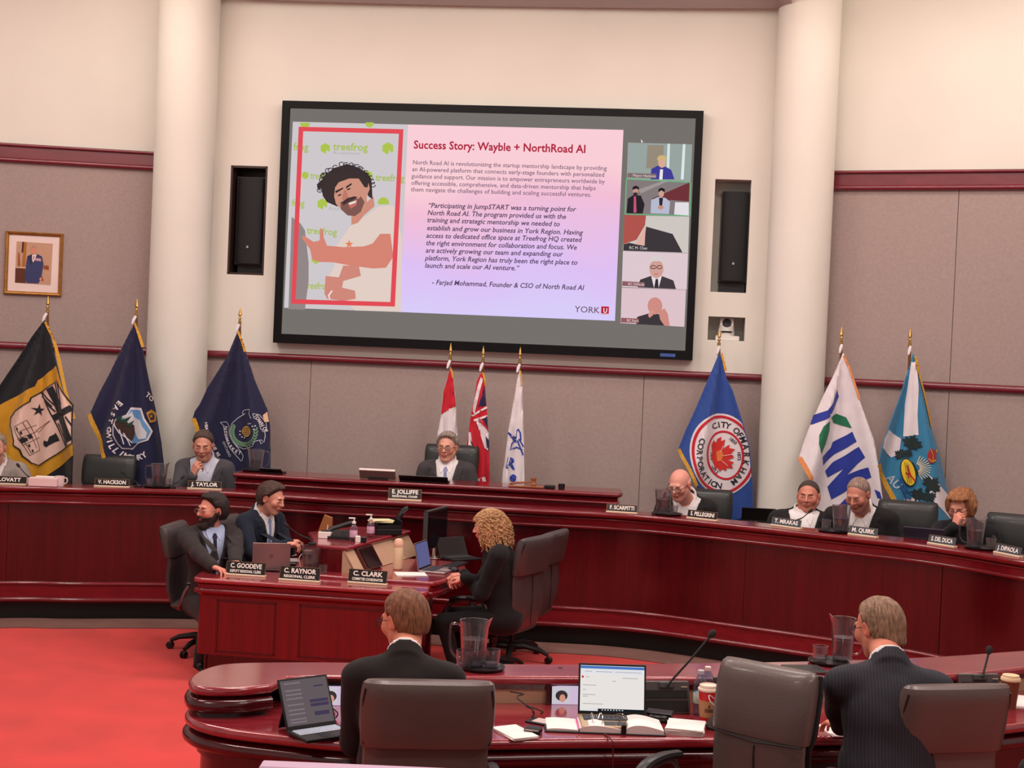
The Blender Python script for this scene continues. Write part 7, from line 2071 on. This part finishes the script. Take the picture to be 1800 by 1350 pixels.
# ================================================================= near desk clutter
# sunk monitors in the upright under the ledge
def sunk(u, w, label_show, wide=.5):
    a = atz(u, 1189, ZL); b = atz(u + 20, 1189.3, ZL)
    rz = math.atan2(b.y - a.y, b.x - a.x)
    e = bpy.data.objects.new('sunk_monitor', None); COL.objects.link(e); e.parent = near; e.location = (a.x, a.y + .0, ZW); e.rotation_euler = (0, 0, rz)
    M = Matrix.Rotation(R_(-8), 4, 'X'); H = .118
    m_ = MB(); m_.box((-w / 2, -.02, .0), (-w / 2 + .018, .02, H), M=M); m_.box((w / 2 - .018, -.02, 0), (w / 2, .02, H), M=M); m_.box((-w / 2, -.02, H - .012), (w / 2, .02, H), M=M); m_.build('bay_frame', CHERRY, e)
    m_ = MB(); m_.box((-w / 2 + .018, -.006, 0), (w / 2 - .018, .02, H - .012), M=M); m_.build('monitor_face', BLACKP, e)
    X0, X1 = -w / 2 + .028, w / 2 - .028
    px_rect(e, M, X0, X1, .0, .085, (206, 184, 212), .0075, 'display')
    px_rect(e, M, X0, X0 + (X1 - X0) * .42, .006, .078, (200, 196, 206), .0080, 'display_photo')
    m_ = MB(); c = (X0 + (X1 - X0) * .22, .040)
    m_.add([M @ Vector((c[0] + .026 * cos(t) * 1.1, -.0085, c[1] + .024 * sin(t))) for t in np.linspace(0, 2 * pi, 15)[:-1]], [tuple(range(14))]); m_.build('display_hair', emis('px_58_48_50', (58, 48, 50)), e)
    m_ = MB(); m_.add([M @ Vector((c[0] + .004 + .014 * cos(t), -.0089, c[1] - .012 + .018 * sin(t))) for t in np.linspace(0, 2 * pi, 15)[:-1]], [tuple(range(14))]); m_.build('display_face', emis('px_206_146_126', (206, 146, 126)), e)
sunk(598, .20, 1); sunk(1010, .26, 1)
for u, v in ((985, 1174), (1285, 1171)):
    p = atz(u, v, ZL); m_ = MB(); m_.lathe([(.001, .002), (.010, .002), (.012, .0)], 12); m_.build('grommet', BLACKM, near, loc=(p.x, p.y, ZL + .0005))
def onw(u, v, dz=0): p = atz(u, v, ZW + dz); return (p.x, p.y, ZW + dz)
# cup, bottles, bag
t = thing('paper_cup', 'red paper coffee cup with kraft sleeve and white lid in front of two water bottles', 'cup', onw(1243, 1271))
m_ = MB(); m_.lathe([(.030, 0), (.0305, .004), (.044, .148), (.001, .148)], 28); m_.build('cup_body', mat('cup_red', (206, 30, 36), .5, var=.03), t)
m_ = MB(); m_.lathe([(.0345, .03), (.0355, .03), (.0425, .105), (.0415, .105)], 28); slv = m_.build('sleeve', mat('kraft_sleeve', (186, 132, 92), .8, var=.06), t)
m_ = MB(); m_.lathe([(.046, .146), (.048, .150), (.047, .157), (.042, .159), (.040, .172), (.036, .174), (.034, .168), (.001, .168)], 28); m_.build('lid', mat('lid_white', (238, 214, 196), .5, var=.02), t)
def on_sleeve(a, z, n=.0012):
    r = .0355 + (z - .03) * .0933 + n; th = -pi / 2 + a / .039; return Vector((r * cos(th), r * sin(th), z))
SINK = mat('sleeve_ink', (62, 38, 30), .7, var=0)
m_ = MB(); m_.add([on_sleeve(*q) for q in ((-.005, .077), (.005, .077), (.0, .088))] + [on_sleeve(*q) for q in ((-.004, .082), (.004, .082), (.0, .092))], [(0, 1, 2), (3, 4, 5)]); m_.build('sleeve_mark', SINK, slv, kind='stuff')
for tx, z, s in (('WOODLAND', .066, .0078), ('ROASTERY', .056, .0078)):
    pass
for z in (.068, .062, .056):      # the sleeve's small print is too blurred to read in the photograph
    m_ = MB(); r_ = random.Random(int(z * 1e4)); x = -.019
    while x < .018:
        wd = r_.uniform(.002, .0045); m_.add([on_sleeve(x, z), on_sleeve(x + wd, z), on_sleeve(x + wd, z + .004), on_sleeve(x, z + .004)], [(0, 1, 2, 3)]); x += wd + .0012
    m_.build('print_line', SINK, slv, kind='stuff')
def wbottle(p, label, capc):
    t = thing('water_bottle', label, 'bottle', p, 0, 'small water bottles'); P_ = clear_mat('pet_plastic', (206, 220, 240), 1.5, .12, 2.0)
    prof = [(.026, 0), (.030, .006)] + [(.030 - .0018 * (i % 2), .012 + .011 * i) for i in range(8)] + [(.031, .105), (.031, .135), (.026, .16), (.014, .178), (.0125, .186)]
    m_ = MB(); m_.lathe(prof, 24); m_.build('bottle_body', P_, t)
    m_ = MB(); m_.lathe([(.0312, .055), (.0316, .056), (.0316, .10), (.0312, .101)], 24); m_.build('bottle_label', mat('label_film', (190, 200, 190), .4, var=.12, scale=40), t)
    m_ = MB(); m_.lathe([(.0145, .186), (.015, .188), (.015, .202), (.013, .204), (.001, .204)], 20); m_.build('cap', capc, t)
wbottle(onw(1229, 1256), 'small water bottle with grey cap behind the red cup', mat('cap_grey', (190, 190, 196), .5, var=0)); wbottle((atz(1243, 1252, ZW).x, atz(1243, 1249, ZW).y, ZW), 'small water bottle with white cap, the farther one behind the red cup', mat('cap_white', (240, 216, 204), .5, var=0))
t = thing('soft_pouch', 'slumped dark cloth pouch beside the red cup', 'bag', onw(1272, 1282), R_(20)); m_ = MB()
m_.loft([[Vector((a * cos(x) * (1 + .12 * sin(3 * x)), b * sin(x), z)) for x in np.linspace(0, 2 * pi, 19)[:-1]] for z, a, b in ((0, .07, .05), (.02, .078, .056), (.05, .062, .045), (.075, .036, .028), (.088, .02, .012))]); m_.build('pouch_body', mat('pouch_cloth', (62, 52, 50), .9, var=.12, scale=18, bump=.3, bscale=60), t)
m_ = MB(); m_.tube(spline([(-.02, 0, .085), (-.06, .02, .12), (-.05, .05, .14), (-.01, .05, .11), (.0, .02, .088)], 5), .0025, 6); m_.build('draw_cord', mat('pale_cord', (190, 180, 176), .6, var=0), t)
t = thing('slanted_panel', 'dark grey slanted monitor back between the bottles and the turned chair', 'monitor', (atz(1275, 1250, ZW).x, atz(1275, 1250, ZW).y, ZW), R_(10)); m_ = MB(); m_.box((-.05, 0, 0), (.10, .02, .155), M=Matrix.Rotation(R_(-14), 4, 'X'), bev=.004); m_.build('casing', DARKGREY, t); m_ = MB(); m_.box((-.04, -.003, .02), (.09, .001, .14), M=Matrix.Rotation(R_(-14), 4, 'X')); m_.build('display', mat('station_dark', (58, 56, 58), .3, var=0), t)
# puck with phone
t = thing('black_puck', 'round black hub on the near desk beside the open laptop', 'hub', onw(1159, 1266)); m_ = MB(); m_.lathe([(.054, 0), (.058, .004), (.058, .026), (.052, .032), (.001, .032)], 28); m_.build('hub_body', BLACKP, t); m_ = MB(); m_.lathe([(.0585, .012), (.0592, .013), (.0592, .017), (.0585, .018)], 28); m_.build('hub_ring', DARKGREY, t)
t = thing('mobile_phone', 'black phone lying on the round black hub', 'phone', (onw(1159, 1266)[0], onw(1159, 1266)[1], ZW + .032), R_(75)); m_ = MB(); m_.box((-.036, -.06, 0), (.036, .06, .009), bev=.003); m_.build('phone_case', BLACKP, t); m_ = MB(); m_.box((-.032, -.056, .009), (.032, .056, .0098)); m_.build('display', mat('phone_glass', (70, 66, 72), .08, var=0), t)
t = thing('mobile_phone', 'phone with pale screen lying among papers left of the open laptop', 'phone', onw(958, 1272), R_(60)); m_ = MB(); m_.box((-.04, -.08, 0), (.04, .08, .010), bev=.003); m_.build('phone_case', BLACKP, t); m_ = MB(); m_.box((-.034, -.05, .010), (.034, .05, .0108)); m_.build('display', mat('phone_pale', (214, 196, 190), .2, var=0), t)
t = thing('card_reader', 'small black box at the edge of the papers beside the first taupe chair', 'box', onw(937, 1289), R_(-15)); m_ = MB(); m_.box((-.035, -.025, 0), (.035, .025, .028), bev=.004); m_.build('reader_body', BLACKP, t); m_ = MB(); m_.box((-.03, -.0262, .016), (.03, -.024, .022)); m_.build('slot', mat('pale_slot', (190, 170, 170), .4, var=0), t)
paper(onw(905, 1290), .12, .20, 5, R_(28), 'white papers beside the first taupe chair'); 
# ring binder
t = thing('ring_binder', 'open black ring binder full of papers below the open laptop', 'binder', onw(1062, 1283), R_(1))
m_ = MB(); m_.box((-.26, -.075, 0), (.26, .13, .006), bev=.002); m_.build('cover', BLACKM, t)
def leafpile(x0, x1, y0, y1, z, bulge, name, k=12):
    m_ = MB(); v = []
    for j, y in enumerate((y0, y1)):
        for i in range(k + 1): x = x0 + (x1 - x0) * i / k; v.append((x, y, z + bulge * sin(pi * (i / k) ** .7)))
    n = k + 1
    v += [(x, y, .006) for x, y, _ in v]
    fs = [(i, i + 1, n + i + 1, n + i) for i in range(k)] + [(2 * n + i, 2 * n + i + 1, i + 1, i)[::-1] for i in range(k)] + [(0, n, 3 * n, 2 * n), (k, 2 * n + k, 3 * n + k, n + k)] + [(n + i, n + i + 1, 3 * n + i + 1, 3 * n + i) for i in range(k)]
    m_.add(v, fs, 0, False); return m_.build(name, PAPER, t)
leafpile(-.25, -.115, -.065, .12, .012, .004, 'page_pile'); leafpile(-.11, .075, -.068, .12, .020, .014, 'page_pile'); leafpile(.085, .25, -.07, .12, .022, .020, 'page_pile')
m_ = MB(); m_.box((-.118, -.06, .013), (-.105, .11, .016)); m_.build('divider_tab', mat('magenta_tab', (206, 96, 160), .6, var=0), t)
for y in (-.02, .05, .10):
    m_ = MB(); m_.tube([(.075 + .028 * cos(a), y, .02 + .028 * sin(a)) for a in np.linspace(0, pi, 9)], .0022, 6); m_.build('ring', CHROME, t)
m_ = MB(); m_.box((.066, -.078, .006), (.088, -.066, .045), bev=.004); m_.build('binder_clip', BLACKP, t)
m_ = MB()
for pts in ([(-.05, -.03, .036), (-.06, .0, .06), (-.055, .02, .066), (-.045, .0, .055)], [(-.015, -.05, .036), (-.012, -.02, .065), (-.02, .0, .072), (-.028, -.02, .055)]): m_.tube(spline(pts, 3), .0016, 6)
m_.build('wire_clip', CHROME, t, kind='stuff')
paper(onw(1205, 1284, .0), .16, .18, 9, R_(-10), 'thick pile of papers right of the ring binder', th=.003)
paper((onw(1480, 1285)[0], onw(1480, 1285)[1], ZW), .16, .2, 2, R_(12), 'white sheet under the pinstriped man\u2019s elbow')
paper(onw(1805, 1235), .2, .26, 3, R_(-12), 'white papers at the right picture edge')
t = thing('paper_cup', 'brown paper cup with cream lid above the last taupe chair', 'cup', onw(1774, 1245)); m_ = MB(); m_.lathe([(.03, 0), (.044, .135), (.001, .135)], 24); m_.build('cup_body', mat('cup_brown', (120, 60, 40), .6, var=.05), t); m_ = MB(); m_.lathe([(.046, .134), (.048, .14), (.045, .15), (.041, .152), (.039, .162), (.001, .16)], 24); m_.build('lid', mat('lid_cream', (226, 200, 160), .5, var=.02), t)
t = thing('closed_laptop', 'closed black laptop lying on the ledge left of the pinstriped man', 'laptop', onz(1418, 1181, ZL), R_(10)); m_ = MB(); m_.box((-.10, -.055, 0), (.09, .09, .016), bev=.004); m_.build('laptop_shell', BLACKP, t); m_ = MB(); m_.box((-.10, -.056, .007), (.09, -.054, .009)); m_.build('lid_gap', CHROME, t)
# cables under the ledge
for k_, (u0, v0, u1, v1, nm) in enumerate(((897, 1216, 935, 1262, 'black cable hanging under the ledge beside the first taupe chair'), (915, 1262, 950, 1255, 'black cable looping on the worktop left of the sunk display'), (555, 1228, 590, 1262, 'thin cable behind the tablet'))):
    a, b = at(u0, v0, atz(u0, 1192, ZL).y - .05), atz(u1, v1, ZW + .006)
    m_ = MB(); m_.tube(spline([a, a.lerp(b, .3) + Vector((.03, -.02, .03)), a.lerp(b, .6) + Vector((-.03, -.03, .05)), a.lerp(b, .85) + Vector((.02, -.02, .02)), b], 6), .0032, 6)
    tag(m_.build('cable', BLACKM), nm, 'cable', 'cables on the near desk')
p0, p1 = onw(1062, 1290, .002), atz(1075, 1302, ZW)
m_ = MB(); m_.tube(spline([p0, (p1.x, p1.y - .012, ZW + .004), (p1.x + .006, p1.y - .03, ZW - .05), (p1.x + .014, p1.y - .035, .3)], 5), .0035, 6); tag(m_.build('cable', mat('cable_red', (90, 20, 24), .5, var=0)), 'cable hanging over the front of the near desk below the ring binder', 'cable', 'cables on the near desk')
# pale rail across the very bottom of the view
r0, r1 = at(455, 1347.2, 4.3), at(1950, 1343, 4.3)
rl = thing('public_rail', 'low partition with pale cap rail along the bottom edge of the picture', 'rail', (r0.x, 4.3, 0), 0)
m_ = MB(); m_.box((0, 0, r0.z - .02), (r1.x - r0.x, .07, r0.z), bev=.004); m_.build('cap_rail', mat('pale_cap', (200, 172, 196), .4, var=.03), rl)
m_ = MB(); m_.box((.01, .015, 0), (r1.x - r0.x, .055, r0.z - .02)); m_.build('partition_panel', CHERRY_D, rl)
# ================================================================= people
SK = (224, 160, 138)
TIE_L = cloth_mat('tie_lilac', (150, 150, 190)); TIE_D = cloth_mat('tie_dark', (48, 46, 62)); TIE_B = cloth_mat('tie_blue', (128, 146, 182))
SPEC = mat('spectacle_frame', (26, 22, 24), .3, var=0)
PIN = mat('pinstripe', (34, 34, 42), .85, var=.05, scale=20, bump=.1, bscale=300)
def _pin():
    nt = PIN.node_tree; b = nt.nodes['Principled BSDF']
    w = nt.nodes.new('ShaderNodeTexWave'); w.inputs['Scale'].default_value = 26; w.inputs['Distortion'].default_value = 0; w.bands_direction = 'X'
    tc = nt.nodes.new('ShaderNodeTexCoord'); nt.links.new(tc.outputs['Object'], w.inputs['Vector'])
    rp = nt.nodes.new('ShaderNodeValToRGB'); rp.color_ramp.elements[0].position = .90; rp.color_ramp.elements[1].position = .97
    rp.color_ramp.elements[0].color = (*srgb((36, 36, 44)), 1); rp.color_ramp.elements[1].color = (*srgb((56, 54, 64)), 1)
    nt.links.new(w.outputs['Fac'], rp.inputs[0]); nt.links.new(rp.outputs[0], b.inputs['Base Color'])
_pin()
def wz(u, v, z): return atz(u, v, z)
# chairperson
person('man in dark suit with lilac tie and glasses in the high-backed chair', at(786, 786, 12.66), scale=1.08, lean=2, rz=R_(-4), hy=-8, hp=4, hair='swept', hairc=('grey', (136, 122, 112)), tie=TIE_L, glasses=SPEC, jacket=('charcoal2', (66, 62, 64)), skin=SK, fat=.5,
       handL=dict(p=(.22 * .6, -.22, .63)), handR=dict(p=(-.22 * .6, -.22, .63)), open_v=.085, jaw=1.1, vz=.10)
# man with hand at chin
person('man in grey blazer and open white shirt resting his chin on his hand', at(357, 783, 12.6), scale=1.10, lean=6, rz=R_(-2), hy=8, hp=14, hair='short', hairc=('darkgrey', (72, 58, 52)), jacket=('grey_blazer', (74, 72, 78)), shirt=('pale', (204, 206, 222)), skin=(208, 144, 122), fat=.5, open_v=.11, vz=.04,
       handR=dict(w=at(339, 836, 12.36), dir=(.35, -.05, 1), back=(-.5, -.8, .2), curl=1.2, thumb=.2), handL=dict(p=(.12, -.22, .63)), eyes_closed=True, jaw=1.1)
# man at the picture edge, mostly cut off
person('man in pale grey suit cut off by the left picture edge', at(-9, 787, 12.4), scale=1.1, lean=8, rz=R_(8), hy=10, hp=8, hair='short', hairc=('grey', (136, 122, 112)), jacket=('pale_grey', (150, 138, 132)), skin=SK, fat=.6,
       handR=dict(p=(-.05, -.30, .9)), handL=dict(p=(.16, -.33, .85), curl=.9))
# bald man
person('bald man in glasses and dark jacket looking down behind the pitcher', at(1194, 852, 12.1), scale=1.10, lean=12, rz=R_(-16), hy=-14, hp=20, hair='bald', hairc=('white', (206, 186, 176)), jacket=('black_suit', (34, 32, 34)), skin=(232, 160, 142), glasses=SPEC, fat=1.0, eyes_closed=True, open_v=.10, side=-4,
       handR=dict(p=(-.2 * .6, -.22, .63)), handL=dict(p=(.12 * .6, -.22, .63)), jaw=1.15, fw=1.04)
# slick dark hair
person('heavyset man with slicked-back dark hair and open white shirt', at(1421, 872, 11.92), scale=1.11, lean=0, rz=R_(-14), hy=-6, hp=4, hair='crop', hairc=('darkthin', (62, 48, 44)), jacket=('black_suit', (34, 32, 34)), skin=(210, 136, 114), fat=1.2, open_v=.105, vz=.08, jaw=1.25, fw=1.05, torso_w=1.12, side=3,
       handR=dict(p=(-.26 * .6, -.22, .63)), handL=dict(p=(.26 * .6, -.22, .63)))
# cropped grey hair, looking down
person('broad man with cropped grey hair in black jacket looking down', at(1508, 869, 11.4), scale=1.12, lean=14, rz=R_(-22), hy=-16, hp=26, hair='crop', hairc=('grey2', (130, 108, 98)), jacket=('black_suit', (34, 32, 34)), skin=(208, 138, 118), beard=('stubble', (150, 112, 100), .4), fat=1.0, eyes_closed=True, open_v=.09, jaw=1.15, torso_w=1.15,
       handR=dict(p=(-.10, -.24, .63)), handL=dict(p=(.10, -.24, .63)))
# woman with glasses
person('woman with full auburn hair and glasses holding her hand to her mouth', at(1689, 893, 10.9), lean=10, rz=R_(-30), hy=-10, hp=16, hair='bouffant', hairc=('auburn', (138, 84, 50), (184, 124, 80)), jacket=('black_wool', (26, 25, 30)), shirt=None, open_v=0, skin=(224, 152, 132), glasses=SPEC, female=True, fat=.5, eyes_closed=True,
       handR=dict(w=at(1678, 927, 10.66), dir=(.25, .10, 1), back=(-.6, -.7, 0), curl=1.5, thumb=.3), handL=dict(p=(.12, -.22, .63)), scale=1.06)
# bearded clerk
person('bearded man in charcoal suit looking over his shoulder at the clerk desk', at(372, 897, 10.55), scale=1.04, sh=.36, lean=2, rz=R_(30), hy=-76, hp=2, hair='thick', hairc=('dark', (38, 28, 26)), jacket=('charcoal_brown', (48, 42, 42)), shirt=('blue_white', (178, 190, 222)), tie=TIE_D, beard=('full', (46, 34, 32), .8), skin=(222, 150, 128), open_v=.085, glasses=mat('thin_frame', (120, 96, 90), .3, var=0), hres=.0046,
       handR=dict(w=wz(378, 1000, ZK + .035), dir=(.5, -.8, -.15), back=(.2, .2, 1), curl=.55, nocuff=False), handL=dict(w=wz(414, 998, ZK + .045), dir=(-.3, -.9, 0), back=(0, .3, 1), curl=1.2), jaw=1.05)
# young clerk
person('young man in navy suit and pale blue tie seen in profile', at(478, 876, 10.98), sh=.39, lean=6, rz=R_(54), hy=14, hp=16, hair='swept', hairc=('brown', (66, 46, 38)), jacket=('navy_suit', (28, 32, 46)), shirt=('white', (232, 226, 226)), tie=TIE_B, skin=(226, 156, 134), hres=.0046, eyes_closed=True, neckf=.01,
       handR=dict(w=at(499, 958, 10.72), dir=(.7, -.4, .1), back=(0, 0, 1), curl=.8), handL=dict(w=at(508, 955, 10.85), dir=(.9, .1, .1), curl=.8))
# blonde woman
person('woman with long curly blonde hair in black, in profile at the clerk desk', at(858, 926, 10.1), sh=.38, lean=6, rz=R_(-98), hy=0, hp=10, hair='curly', hairc=('blonde', (176, 124, 80), (226, 180, 130)), jacket=('black_top', (20, 19, 21)), shirt=None, open_v=0, skin=(228, 158, 138), female=True, hres=.0046, scale=.97,
       handR=dict(w=atz(818, 1016, ZM + .03), dir=(-.6, -1, -.2), curl=.8), handL=dict(w=atz(816, 1010, ZM + .03), dir=(.2, -1, -.1), curl=.8))
# near man, short hair
person('short-haired man in black jacket and glasses seen from behind, head bowed towards his tablet', at(710, 1090, 5.72), lean=14, rz=R_(184), hy=42, hp=14, hair='short', hairc=('ginger', (104, 62, 40), (152, 94, 60)), jacket=('near_black', (36, 31, 31)), skin=(226, 148, 120), glasses=SPEC, hres=.0042, jres=.009, fat=.3, torso_w=1.0,
       handL=dict(w=atz(640, 1282, ZW + .03), dir=(.35, -1, -.1), curl=.5), handR=dict(w=atz(700, 1270, ZW + .03), curl=.5), fw=1.02, elL=(.12, .4, -1), elR=(-.12, .4, -1))
# near man, pinstripes
person('man in pinstriped suit with combed-back greying hair, seen from behind', at(1543, 1103, 5.82), lean=16, rz=R_(176), hy=36, hp=18, hair='slick', hairc=('sandy', (116, 84, 62), (172, 134, 106)), jacket=('pinstripe', (34, 34, 42), PIN), skin=(222, 140, 114), glasses=SPEC, hres=.0042, jres=.009, fat=.8, torso_w=1.05,
       handL=dict(w=atz(1478, 1288, ZW + .03), dir=(.3, -1, 0), curl=.5), handR=dict(w=atz(1600, 1270, ZW + .03), curl=.5), fw=1.04)
# sleeve at the right edge
person('person in dark sleeve reaching to papers, cut off by the right picture edge', at(1905, 1085, 6.05), lean=14, rz=R_(200), hair='short', hairc=('brown', (66, 46, 38)), jacket=('dark_brown', (44, 36, 36)), skin=SK, handL=dict(w=atz(1800, 1230, ZW + .04), dir=(.1, -1, -.1), curl=.5), handR=dict(p=(-.2, -.35, .74), curl=.5), fat=.3, elL=(.8, .3, -.6))
